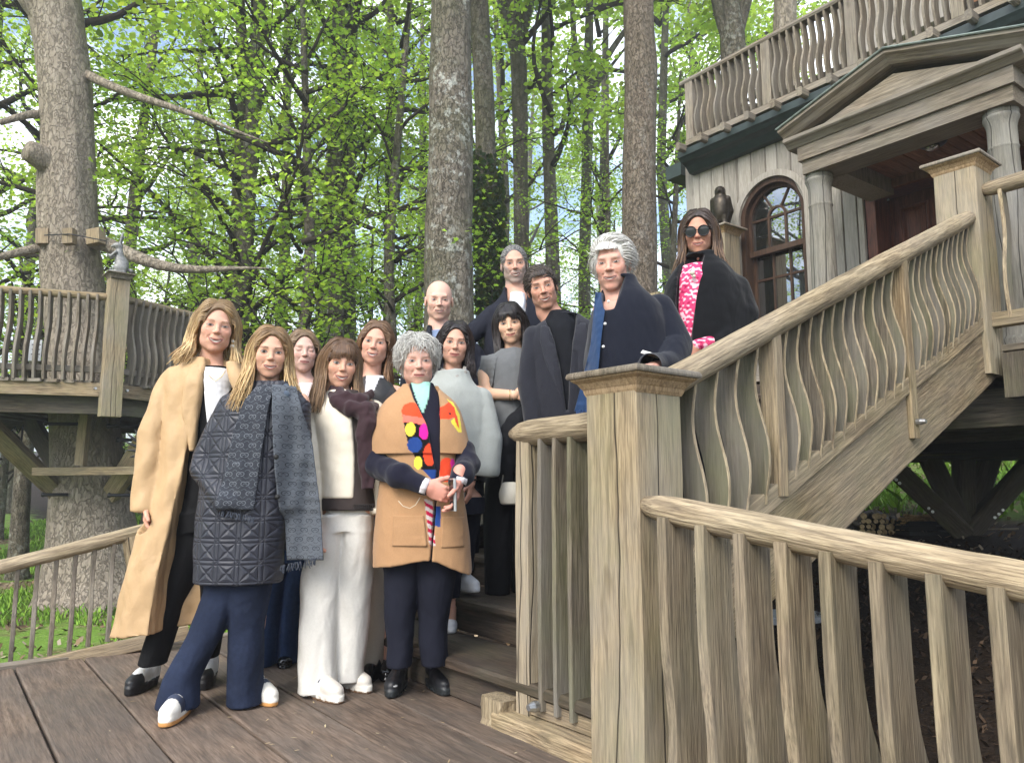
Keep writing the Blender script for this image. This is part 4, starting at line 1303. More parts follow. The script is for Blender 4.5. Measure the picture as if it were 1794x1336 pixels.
def trunk_mesh(pts, rad, seed=0, ns=18, rough=.035, flare=1.5):
    pts = np.asarray(pts, float); n = max(10, int(np.sum(np.linalg.norm(np.diff(pts, axis=0), axis=1)) / .3))
    s = np.concatenate([[0], np.cumsum(np.linalg.norm(np.diff(pts, axis=0), axis=1))])
    u = np.linspace(0, s[-1], n)
    P2 = np.column_stack([np.interp(u, s, pts[:, k]) for k in range(3)])
    for _ in range(3):
        P2[1:-1] = (P2[:-2] + 2 * P2[1:-1] + P2[2:]) / 4
    R2 = np.interp(u, s, rad)
    R2 = R2 * (1 + (flare - 1) * np.exp(-u / .45))
    return tube_path(P2, R2, ns, 1, seed, rough)
protos = []
for k, (sd, h0, h1, nl, rc, shp, ls, nlf) in enumerate([
        (1, 3.0, 15, 24, 4.6, KITE, (.062, .112), 8600), (2, 2.2, 14, 26, 4.0, KITE, (.062, .108), 8600), (3, 5.0, 16, 22, 4.2, KITE, (.062, .115), 6500),
        (4, 1.6, 9, 24, 3.6, LOBED, (.055, .105), 6000), (5, 7.0, 17, 18, 3.6, KITE, (.10, .16), 5000)]):
    RS = np.random.RandomState(100 + sd)
    tp = np.array([[0, 0, -.3], [.05, 0, 3], [RS.uniform(-.2, .2), RS.uniform(-.2, .2), 8], [RS.uniform(-.4, .4), RS.uniform(-.4, .4), 17.5]])
    r_ = .13 if k == 3 else .20
    if k == 3:
        tp = tp * np.array([1, 1, .62])
    V0, F0 = trunk_mesh(tp, [r_, r_ * .88, r_ * .7, r_ * .25], sd, 12, .04, 1.5)
    tm = mesh("trunk", V0, F0, smooth=True); tm.materials.append(M["bark"])
    lmb, crn = branch_tree(sd, h0, h1, nl, rc, r_, nlf, shp, ls, base=(.245, .375, .066) if k != 3 else (.215, .365, .060))
    lmb.materials.append(M["twig"]); crn.materials.append(M["leaf"])
    protos.append((tm, lmb, crn))
def tree(name, label, group, xy, proto, scale=1.0, rot=0.0, cat="tree", trunk=True, zs=1.0):
    z = float(ground_z(*xy))
    o = thing(name, label, cat, (xy[0], xy[1], z), group)
    W = Matrix.Translation((xy[0], xy[1], z)) @ Matrix.Rotation(rot, 4, 'Z') @ Matrix.Diagonal((scale, scale, scale * zs, 1))
    tm, lmb, crn = protos[proto]
    if trunk:
        obj("trunk", tm, None, o, W)
    obj("limbs", lmb, None, o, W); obj("crown", crn, None, o, W)
    return o
def gpix(px, Y):
    return ((px - 897) / FPX * Y / .99, Y)
rt_ = random.Random(21)
# understorey and middle-distance trees (image column, distance, kind, scale)
G_MID = "slender leafy trees standing in the wood behind the group"
MIDL = ["first", "second", "third", "fourth", "fifth", "sixth", "seventh", "eighth", "ninth", "tenth", "eleventh", "twelfth"]
mid = [(415, 13.5, 1, 1.0), (488, 19, 0, .95), (560, 23, 2, 1.0), (680, 18, 1, .9), (215, 19, 0, 1.0), (-60, 14, 1, 1.0), (35, 22, 0, 1.0), (330, 24, 1, 1.05),
       (730, 26, 2, 1.0), (520, 12.5, 3, 1.0), (60, 12.8, 3, 1.1), (690, 13.5, 3, 1.0)]
for k, (px, Y, pr, sc) in enumerate(sorted(mid)):
    tree("woodland_tree", "%s from left of the slender leafy trees in the wood behind the group" % MIDL[k], G_MID, gpix(px, Y), pr, sc, rt_.uniform(0, 6.28))
G_R = "thin sparse trees against the bright sky at right"
for k, (px, Y, pr, sc) in enumerate(sorted([(972, 17, 4, 1.0), (880, 24, 4, 1.0), (1060, 26, 4, 1.15), (1175, 24, 4, 1.1), (925, 44, 4, 1.3), (1240, 30, 4, 1.2), (1330, 24, 4, 1.1), (1190, 16, 3, .8), (1062, 15, 3, .7)])):
    tree("woodland_tree", "%s from left of the thin sparse trees against the bright sky at right" % MIDL[k], G_R, gpix(px, Y), pr, sc, rt_.uniform(0, 6.28))
G_F = "far trees closing the wood in the distance"
for k in range(9):
    Y = rt_.uniform(40, 70); x = (-.68 + .80 * k / 8) * Y + rt_.uniform(-3, 3)
    tree("far_tree", "%s from left of the hazy trees far back in the wood" % MIDL[k], G_F, (x, Y), rt_.choice((0, 1, 2)), rt_.uniform(1.1, 1.4), rt_.uniform(0, 6.28))
# trees to the left of and behind the photographer, mirrored in the house window
G_B = "trees beyond the left edge mirrored in the arched window"
for x, y, pr, sc in ((-14, 9, 1, 1.0), (-18, 12, 0, 1.1), (-17, 5.5, 2, 1.1), (-22, 3, 1, 1.2), (-25, 9, 0, 1.2)):
    tree("woodland_tree", "leafy tree outside the frame, seen mirrored in the arched window", G_B, (x, y), pr, sc, rt_.uniform(0, 6.28))

# ---- the big trunks, each its own
def hero(label, pix, Y, mat, seed, lean_y=0.0, extra=(), crown=None, flare=1.35, name="tree", top=16.0, rough=.03):
    """pix: list of (px, py, width_px) from bottom to top"""
    pts, rad = [], []
    for px, py, w in pix:
        p = P(px, py, Y + lean_y * max(0, (850 - py) / 850.)); pts.append(p); rad.append(w / 2 / FPX * Y * 1.01)
    base = pts[0].copy()
    gz = float(ground_z(base[0], base[1]))
    if base[2] > gz:
        pts.insert(0, V3(base[0], base[1], gz - .3)); rad.insert(0, rad[0] * 1.06)
    else:
        pts[0][2] = gz - .3
    d = unit(pts[-1] - pts[-2])
    pts.append(pts[-1] + d * max(.5, (top - pts[-1][2]) / max(.3, d[2]))); rad.append(rad[-1] * .35)
    o = thing(name, label, "tree", (pts[0][0], pts[0][1], gz))
    V0, F0 = trunk_mesh(pts, rad, seed, 26, rough, flare)
    obj("trunk", mesh("trunk", V0 - pts[0], F0, smooth=True), mat, o, Matrix.Translation(pts[0].tolist()))
    for br in extra:                                       # (list of (px,py,Y), r0, r1)
        bp = [P(*q) for q in br[0]]
        V0, F0 = trunk_mesh(bp, np.linspace(br[1], br[2], len(bp)), seed + 3, 10, .03, 1.0)
        obj("limb", mesh("limb", V0 - bp[0], F0, smooth=True), mat, o, Matrix.Translation(bp[0].tolist()))
    if crown:
        pr, sc, dz, rot = crown
        zz_ = np.array([q[2] for q in pts]); cx_ = float(np.interp(gz + 9, zz_, [q[0] for q in pts])); cy_ = float(np.interp(gz + 9, zz_, [q[1] for q in pts]))
        W = Matrix.Translation((cx_, cy_, gz + dz)) @ Matrix.Rotation(rot, 4, 'Z') @ Matrix.Diagonal((sc, sc, sc, 1))
        obj("limbs", protos[pr][1], None, o, W); obj("crown", protos[pr][2], None, o, W)
    return o
t1 = hero("thick pale trunk with flaking bark rising through the tree platform", [(172, 1108, 185), (166, 1000, 150), (158, 870, 122), (150, 760, 112), (140, 600, 100), (122, 430, 96), (118, 330, 97), (122, 250, 90), (112, 120, 92), (95, 0, 90)], 10.6, M["bark_plane"], 41,
     extra=[([(105, 60, 10.6), (75, 20, 10.5), (35, -30, 10.4), (-30, -110, 10.2)], .26, .14), ([(95, 290, 10.4), (62, 270, 10.2), (46, 262, 10.1)], .19, .14),
            ([(160, 420, 10.5), (205, 430, 10.3), (250, 462, 10.1), (300, 472, 10.0), (370, 480, 9.9), (420, 460, 9.9), (470, 470, 9.8)], .12, .008), ([(150, 130, 10.6), (200, 155, 10.3), (290, 185, 10.0), (360, 205, 9.8), (420, 235, 9.6), (470, 250, 9.4)], .075, .006),
            ([(95, 200, 10.5), (50, 200, 10.3), (0, 215, 10.1)], .07, .04), ([(95, 430, 10.5), (40, 440, 10.2), (-20, 455, 10.0)], .08, .04)], flare=1.5, crown=(4, 1.0, 1.0, .4), rough=.05)
hero("massive lichen-spotted trunk behind the bald man", [(787, 640, 92), (787, 560, 88), (785, 420, 84), (790, 280, 80), (788, 140, 76), (790, 0, 72)], 11.0, M["bark_lichen"], 42, crown=(4, 1.0, 2.5, 1.4))
hero("tall grey trunk leaning behind the lichen trunk, ivy at its foot", [(868, 640, 46), (862, 520, 44), (852, 330, 38), (848, 150, 36), (838, 0, 36)], 13.0, M["bark"], 43, crown=(4, 1.0, 3, 2.4), name="ivy_tree")
ivy_o = bpy.context.scene.objects
hero("brown ridged trunk right of the white-haired man", [(1120, 640, 62), (1120, 480, 62), (1119, 300, 60), (1122, 170, 58), (1124, 120, 62), (1120, 60, 56), (1118, 0, 56)], 12.0, M["bark_brown"], 44, crown=(4, 1.0, 3, 3.4))
hero("left trunk of the close pair with a round burl", [(588, 640, 30), (590, 500, 28), (584, 320, 27), (590, 160, 25), (594, 0, 22)], 14.5, M["bark"], 45, extra=[([(590, 342, 14.4), (580, 322, 14.3), (582, 300, 14.4)], .17, .15)], crown=(4, .9, 3, 4.4))
hero("right trunk of the close pair, straight and mottled", [(604, 640, 42), (603, 480, 40), (606, 300, 34), (612, 130, 26), (618, 0, 22)], 14.9, M["bark_lichen"], 46, crown=(2, .95, 1, 5.0))
hero("forked grey trunk between the bearded man and the brown trunk", [(918, 640, 28), (914, 470, 28), (912, 300, 26), (910, 120, 30), (904, 60, 30)], 17.0, M["bark"], 47, extra=[([(908, 110, 17), (886, 30, 17), (866, -40, 17)], .13, .09), ([(908, 90, 17), (925, 20, 17), (940, -40, 17)], .14, .1)], crown=(4, 1, 3, 5.5))
hero("slim trunk forking high above the smiling man in the dark suit", [(1024, 640, 22), (1024, 470, 21), (1028, 300, 19), (1030, 180, 22)], 19.0, M["bark"], 48, extra=[([(1030, 190, 19), (1008, 100, 19), (1000, -20, 19)], .12, .06), ([(1030, 190, 19), (1055, 110, 19), (1105, 40, 19)], .13, .06), ([(1034, 165, 19), (1075, 110, 18.6), (1095, 85, 18.4)], .05, .03)], crown=(4, 1.1, 4, .5))
hero("dark slender trunk in the wood above the blonde women", [(416, 640, 36), (414, 500, 34), (420, 330, 26), (428, 150, 22), (420, 0, 18)], 14.0, M["bark"], 49, crown=(0, 1.0, 0, 2.2))
hero("twin grey trunk showing over the roof balcony", [(1285, 300, 48), (1285, 100, 46), (1282, 50, 44), (1280, 0, 30)], 14.0, M["bark"], 50, extra=[([(1285, 80, 14), (1300, 30, 14), (1318, -40, 14)], .14, .1), ([(1280, 80, 14), (1262, 30, 14), (1248, -40, 14)], .14, .1)], crown=(4, 1, 2, 1.5))
hero("pale trunk top behind the roof balcony railing", [(1376, 300, 44), (1374, 100, 42), (1376, 0, 40)], 13.5, M["bark_plane"], 51, crown=(4, 1, 3, 2.7))
# ivy clothing the leaning trunk
RS = np.random.RandomState(77)
n_ = 5200
py = RS.uniform(250, 640, n_) ; wid = np.interp(py, [250, 330, 480, 640], [20, 30, 26, 30]) ; ctr = np.interp(py, [250, 330, 520, 640], [850, 852, 862, 868])
kp = RS.rand(n_) < np.interp(py, [250, 300, 380, 640], [.05, .35, 1, 1])
py, wid, ctr = py[kp], wid[kp], ctr[kp]
an = RS.uniform(0, 6.28, len(py))
pv_ = np.array([P(c, y, 13.0) for c, y in zip(ctr, py)])
rw = wid / FPX * 13.0 * RS.uniform(.75, 1.12, len(py))
pv_[:, 0] += np.cos(an) * rw; pv_[:, 1] += np.sin(an) * rw
lv, lf, lc = leaves(pv_, (.07, .13), RS, KITE, (.022, .05, .012), 1.6, .5)
ivt = [o for o in COL.objects if o.name.startswith("ivy_tree")][0]
o = obj("ivy", mesh("ivy", lv, lf, lc), M["leaf"], ivt)
# trunk collar on the platform tree: blocks held by a wire
col_ = thing("trunk_collar", "wooden blocks strapped round the platform trunk with wire", "tree brace", P(120, 412, 10.2))
for px, w_, Y in ((76, .16, 10.25), (122, .14, 10.12), (168, .22, 10.2)):
    timber("block", P(px, 428, Y), P(px, 402, Y), w_, .12, M["oak"], col_, side=(1, .2 if px < 100 else (-.3 if px > 150 else 0), 0))
wr = [P(px, py, Y) for px, py, Y in ((78, 412, 10.15), (122, 410, 10.03), (186, 422, 10.1))]
obj("wire", mesh("wire", *tube_path(np.array(wr), .008, 6)), M["iron"], col_)
# low leafy sprays in the mid distance: saplings filling the lower wood
G_S = "low saplings in the wood behind the railing"
for k, (px, Y) in enumerate(sorted([(460, 15), (545, 17), (640, 16), (720, 20), (270, 17), (20, 17), (1075, 20), (940, 19), (800, 24), (160, 24)])):
    tree("sapling", "%s from left of the low leafy saplings in the wood behind the group" % MIDL[k], G_S, gpix(px, Y), 3, rt_.uniform(.55, .8), rt_.uniform(0, 6.28), cat="sapling", zs=.8)
# ================================================================ air between the trees
hz_lo, hz_hi = V3(-410, -310, -3.0), V3(410, 510, 36)
Vh = [(x, y, z) for z in (hz_lo[2], hz_hi[2]) for y in (hz_lo[1], hz_hi[1]) for x in (hz_lo[0], hz_hi[0])]
hm = bpy.data.materials.new("haze"); hm.use_nodes = True; th = hm.node_tree
for x in list(th.nodes):
    th.nodes.remove(x)
ho = th.nodes.new("ShaderNodeOutputMaterial"); hv = th.nodes.new("ShaderNodeVolumePrincipled")
hv.inputs["Color"].default_value = (.93, .96, 1.0, 1); hv.inputs["Density"].default_value = .0032; hv.inputs["Anisotropy"].default_value = .3
th.links.new(hv.outputs[0], ho.inputs["Volume"])
tag(obj("haze", mesh("haze", Vh, [(0, 2, 3, 1), (4, 5, 7, 6), (0, 1, 5, 4), (2, 6, 7, 3), (0, 4, 6, 2), (1, 3, 7, 5)]), hm, kind="stuff"), "pale spring haze in the air between the trees", "haze")
# ================================================================ implicit-surface modelling tools for the figures
class Field:
    def __init__(s, lo, hi, h):
        s.h = h; s.lo = np.asarray(lo, float) - 2 * h
        n = np.ceil((np.asarray(hi, float) + 2 * h - s.lo) / h).astype(int) + 1
        s.ax = [(s.lo[k] + h * np.arange(n[k])).astype(np.float32) for k in range(3)]
        s.D = np.full(n, 1.0, np.float32)
    def win(s, lo, hi):
        sl = []
        for k in range(3):
            a = int(np.clip(math.floor((lo[k] - s.lo[k]) / s.h), 0, len(s.ax[k]) - 1)); b = int(np.clip(math.ceil((hi[k] - s.lo[k]) / s.h) + 1, a + 1, len(s.ax[k])))
            sl.append(slice(a, b))
        return tuple(sl), s.ax[0][sl[0]][:, None, None], s.ax[1][sl[1]][None, :, None], s.ax[2][sl[2]][None, None, :]
    def put(s, sl, d, k, mode):
        a = s.D[sl]
        if mode == 'u':
            if k > 0:
                h = np.clip(.5 + .5 * (d - a) / k, 0, 1); r = d + (a - d) * h - k * h * (1 - h)
            else:
                r = np.minimum(a, d)
        elif mode == 's':
            d = -d
            if k > 0:
                h = np.clip(.5 - .5 * (d - a) / k, 0, 1); r = d + (a - d) * h + k * h * (1 - h)
            else:
                r = np.maximum(a, d)
        else:
            r = np.maximum(a, d)
        s.D[sl] = r
    def ell(s, c, r, k=.01, R=None, mode='u'):
        c = np.asarray(c, float); r = np.asarray(r, float); m = max(r) + max(k, .01) * 1.3 + 2 * s.h
        sl, X, Y, Z = s.win(c - m, c + m)
        X = X - c[0]; Y = Y - c[1]; Z = Z - c[2]
        if R is not None:
            X, Y, Z = [R[0][j] * X + R[1][j] * Y + R[2][j] * Z for j in range(3)]   # columns of R are the ellipsoid's axes
        a = (X / r[0]) ** 2 + (Y / r[1]) ** 2 + (Z / r[2]) ** 2
        b = (X / r[0] ** 2) ** 2 + (Y / r[1] ** 2) ** 2 + (Z / r[2] ** 2) ** 2
        k0 = np.sqrt(a); d = k0 * (k0 - 1) / (np.sqrt(b) + 1e-6)
        s.put(sl, d, k, mode)
    def cone(s, a, b, ra, rb, k=.01, mode='u', fl=1.0):
        """tapered capsule; fl < 1 flattens it along y"""
        a = np.asarray(a, float); b = np.asarray(b, float); m = max(ra, rb) + max(k, .01) * 1.3 + 2 * s.h
        sl, X, Y, Z = s.win(np.minimum(a, b) - m, np.maximum(a, b) + m)
        ba = b - a; L2 = float(ba @ ba) + 1e-9
        X = X - a[0]; Y = Y - a[1]; Z = Z - a[2]
        t = np.clip((X * ba[0] + Y * ba[1] + Z * ba[2]) / L2, 0, 1)
        d = np.sqrt((X - t * ba[0]) ** 2 + ((Y - t * ba[1]) / fl) ** 2 + (Z - t * ba[2]) ** 2) - (ra + (rb - ra) * t)
        s.put(sl, d * (1 if fl >= 1 else .5 + .5 * fl), k, mode)
    def chain(s, pts, rad, k=.01, mode='u', fl=1.0):
        for i in range(len(pts) - 1):
            s.cone(pts[i], pts[i + 1], rad[i], rad[i + 1], k, mode, fl)
    def stack(s, secs, k=.0, mode='u', p=2.0, capr=0.0):
        """loft of elliptical sections (z, cx, cy, rx, ry) sorted by z"""
        q = np.array(sorted(secs), float)
        m = .03
        lo = (min(q[:, 1] - q[:, 3]) - m, min(q[:, 2] - q[:, 4]) - m, q[0, 0] - m); hi = (max(q[:, 1] + q[:, 3]) + m, max(q[:, 2] + q[:, 4]) + m, q[-1, 0] + m)
        sl, X, Y, Z = s.win(lo, hi)
        zz = Z.ravel()
        def sm(col):                         # smooth interpolation of the section table
            u = np.linspace(q[0, 0], q[-1, 0], 200); vv = np.interp(u, q[:, 0], q[:, col])
            w = max(1, int(200 * .03 / (q[-1, 0] - q[0, 0] + 1e-6)))
            kk = np.ones(2 * w + 1) / (2 * w + 1)
            vv = np.convolve(np.pad(vv, w, mode='edge'), kk, 'valid')
            return np.interp(zz, u, vv).astype(np.float32)[None, None, :]
        cx, cy, rx, ry = sm(1), sm(2), sm(3), sm(4)
        if p == 2.0:
            e = np.sqrt(((X - cx) / rx) ** 2 + ((Y - cy) / ry) ** 2)
        else:
            e = (np.abs((X - cx) / rx) ** p + np.abs((Y - cy) / ry) ** p) ** (1 / p)
        d = (e - 1) * np.minimum(rx, ry)
        zc = np.maximum(Z - q[-1, 0], q[0, 0] - Z)
        if capr:
            d = np.where((d > -capr) & (zc > -capr), np.sqrt(np.maximum(d + capr, 0) ** 2 + np.maximum(zc + capr, 0) ** 2) - capr, np.maximum(d, zc))
        else:
            d = np.maximum(d, zc)
        s.put(sl, d, k, mode)
    def plane(s, c, n, mode='s'):
        """cut away everything on the side of n"""
        n = unit(n)
        X, Y, Z = s.ax[0][:, None, None], s.ax[1][None, :, None], s.ax[2][None, None, :]
        d = (X - c[0]) * n[0] + (Y - c[1]) * n[1] + (Z - c[2]) * n[2]
        s.D[:] = np.maximum(s.D, d)
    def front_y(s, x, z):
        """y of the surface nearest the camera at (x,z); nan where there is none"""
        i = np.clip(((np.asarray(x) - s.lo[0]) / s.h).round().astype(int), 0, s.D.shape[0] - 1); j = np.clip(((np.asarray(z) - s.lo[2]) / s.h).round().astype(int), 0, s.D.shape[2] - 1)
        c = s.D[i, :, j] < 0
        k = c.argmax(-1)
        return np.where(c.any(-1), s.lo[1] + k * s.h, np.nan)
    def mesh(s):
        """naive surface nets"""
        D = s.D; ins = D < 0
        c = np.zeros(tuple(np.array(D.shape) - 1), np.uint8)
        offs = [(a, b, d) for a in (0, 1) for b in (0, 1) for d in (0, 1)]
        n0, n1, n2 = c.shape
        for a, b, d in offs:
            c += ins[a:a + n0, b:b + n1, d:d + n2]
        act = (c > 0) & (c < 8)
        I = np.argwhere(act)
        vals = np.stack([D[I[:, 0] + a, I[:, 1] + b, I[:, 2] + d] for a, b, d in offs], 1)
        O = np.array(offs, float)
        acc = np.zeros((len(I), 3)); cnt = np.zeros(len(I))
        for i in range(8):
            for j in range(i + 1, 8):
                if np.abs(O[i] - O[j]).sum() == 1:
                    va, vb = vals[:, i], vals[:, j]
                    cr = (va < 0) != (vb < 0)
                    t = np.where(cr, va / np.where(cr, va - vb, 1), 0)
                    acc += np.where(cr[:, None], O[i] + t[:, None] * (O[j] - O[i]), 0); cnt += cr
        Vv = s.lo + (I + acc / cnt[:, None]) * s.h
        idx = np.full(c.shape, -1, np.int32); idx[act] = np.arange(len(I))
        Q = []
        for ax in range(3):
            sa = [slice(None)] * 3; sb = [slice(None)] * 3
            sa[ax] = slice(0, -1); sb[ax] = slice(1, None)
            A_, B_ = ins[tuple(sa)], ins[tuple(sb)]
            e = np.argwhere(A_ != B_)
            o1, o2 = [(1, 2), (2, 0), (0, 1)][ax]
            ok = (e[:, o1] > 0) & (e[:, o2] > 0) & (e[:, o1] < D.shape[o1] - 1) & (e[:, o2] < D.shape[o2] - 1)
            e = e[ok]
            pos = A_[tuple(e.T)]
            def at(d1, d2):
                g = e.copy(); g[:, o1] -= d1; g[:, o2] -= d2
                return idx[tuple(g.T)]
            q = np.stack([at(1, 1), at(0, 1), at(0, 0), at(1, 0)], 1)
            q[~pos] = q[~pos][:, ::-1]
            Q.append(q)
        return Vv, np.vstack(Q)
def normals(V, F):
    e1 = V[F[:, 2]] - V[F[:, 0]]; e2 = V[F[:, 3]] - V[F[:, 1]]
    n = np.cross(e1, e2)
    N_v = np.zeros_like(V)
    for k in range(4):
        np.add.at(N_v, F[:, k], n)
    return N_v / (np.linalg.norm(N_v, axis=1)[:, None] + 1e-12)
def smooth_mesh(V, F, it=1, lam=.5):
    E = np.vstack([F[:, [0, 1]], F[:, [1, 2]], F[:, [2, 3]], F[:, [3, 0]]])
    deg = np.bincount(E[:, 0], minlength=len(V)) + 1e-9
    for _ in range(it):
        a = np.column_stack([np.bincount(E[:, 0], V[E[:, 1], k], len(V)) for k in range(3)]) / deg[:, None]
        V = V + lam * (a - V)
    return V
class Waves:
    """cheap smooth pseudo-noise"""
    def __init__(s, seed, f=(1, 1, 1), n=7):
        R = np.random.RandomState(seed)
        s.k = R.normal(0, 1, (n, 3)) * np.asarray(f); s.p = R.uniform(0, 6.28, n)
    def __call__(s, V):
        return np.sin(V @ s.k.T + s.p).mean(1) * 1.6
def strands(paths, rad, cols, ns=5, flat=.6, tipcol=None):
    """paths (n,m,3), rad (n,m): one tapered lock of hair each"""
    n, m, _ = paths.shape
    T = np.gradient(paths, axis=1); T /= np.linalg.norm(T, axis=2)[..., None] + 1e-9
    up = np.array([.13, -1.0, .21])
    x = np.cross(T, up); x /= np.linalg.norm(x, axis=2)[..., None] + 1e-6
    y = np.cross(T, x)
    a = np.arange(ns) / ns * 2 * math.pi
    V = paths[:, :, None] + rad[..., None, None] * (np.cos(a)[:, None] * x[:, :, None] + flat * np.sin(a)[:, None] * y[:, :, None])
    V = V.reshape(-1, 3)
    i, j, k = np.meshgrid(np.arange(n), np.arange(m - 1), np.arange(ns), indexing='ij')
    b0 = (i * m + j) * ns
    F = np.stack([b0 + k, b0 + (k + 1) % ns, b0 + ns + (k + 1) % ns, b0 + ns + k], -1).reshape(-1, 4)
    if cols.ndim == 2:
        C = np.repeat(np.repeat(cols[:, None], m, 1), ns, 1).reshape(-1, 3)
    else:
        C = np.repeat(cols, ns, 1).reshape(-1, 3)
    return V, F, C
def catmull(ctrl, m):
    """ctrl (n,c,3) -> (n,m,3)"""
    n, c, _ = ctrl.shape
    ext = np.concatenate([2 * ctrl[:, :1] - ctrl[:, 1:2], ctrl, 2 * ctrl[:, -1:] - ctrl[:, -2:-1]], 1)
    u = np.linspace(0, c - 1 - 1e-6, m); k = u.astype(int); t = (u - k)[None, :, None]
    p0, p1, p2, p3 = ext[:, k], ext[:, k + 1], ext[:, k + 2], ext[:, k + 3]
    return .5 * (2 * p1 + (p2 - p0) * t + (2 * p0 - 5 * p1 + 4 * p2 - p3) * t ** 2 + (3 * p1 - p0 - 3 * p2 + p3) * t ** 3)
def sstep(a, b, x):
    t = np.clip((x - a) / (b - a), 0, 1)
    return t * t * (3 - 2 * t)
def srgb(r, g, b):
    f = lambda c: c / 12.92 if c <= .04045 else ((c + .055) / 1.055) ** 2.4
    return np.array([f(r / 255), f(g / 255), f(b / 255)])

M["skin"] = attr_mat("skin", .55, .28, .12, 420, .06, 130, sss=.12, gloss_alpha=True, bdist=.0012)
M["hair"] = attr_mat("hair", .42, .45, .25, 500, .25, 160)
M["wool"] = attr_mat("wool_cloth", .95, .12, .35, 420, .12, 190, sheen=.15, crumple=.35)
M["cotton"] = attr_mat("cotton_cloth", .85, .2, .2, 600, .08, 90, crumple=.5)
M["nylon"] = attr_mat("nylon_cloth", .6, .3, .3, 26, .05, 40, bdist=.008, crumple=.5)
M["denim"] = attr_mat("denim", .9, .15, .35, 700, .25, 60, crumple=.55)
M["leather"] = attr_mat("leather", .45, .4, .2, 130, .06, 60, crumple=.3)
M["patent"] = attr_mat("patent_leather", .12, .6)
m_, t, b = new_mat("quilted_nylon")
a_ = N(t, "ShaderNodeAttribute", attribute_name="Col"); L(t, a_.outputs["Color"], b.inputs["Base Color"])
tcq = N(t, "ShaderNodeTexCoord"); sq = N(t, "ShaderNodeSeparateXYZ"); L(t, tcq.outputs["Object"], sq.inputs[0])
def pp(x_, per):
    return math_(t, 'DIVIDE', math_(t, 'PINGPONG', x_, per / 2), per / 2)
X_, Z2 = sq.outputs[0], sq.outputs[2]
per = .088
d1 = pp(math_(t, 'ADD', X_, Z2), per); d2 = pp(math_(t, 'SUBTRACT', X_, Z2), per)
l1 = math_(t, 'MINIMUM', d1, d2)
g1 = pp(math_(t, 'ADD', X_, .012), per / 1.0); g3 = pp(math_(t, 'ADD', X_, -.006), per)
l2 = math_(t, 'MINIMUM', math_(t, 'MINIMUM', g1, g3), math_(t, 'MINIMUM', pp(math_(t, 'ADD', Z2, .012), per), pp(math_(t, 'ADD', Z2, -.006), per)))
qh = ramp(t, math_(t, 'MINIMUM', l1, l2), [(.0, 0.0), (.06, .55), (.30, 1.0)])
b.inputs["Roughness"].default_value = .5
bump(t, b, math_(t, 'ADD', qh, math_(t, 'MULTIPLY', noise(t, tcq.outputs["Object"], 28, 3, .6), .35)), .75, .008)
M["quilt"] = m_

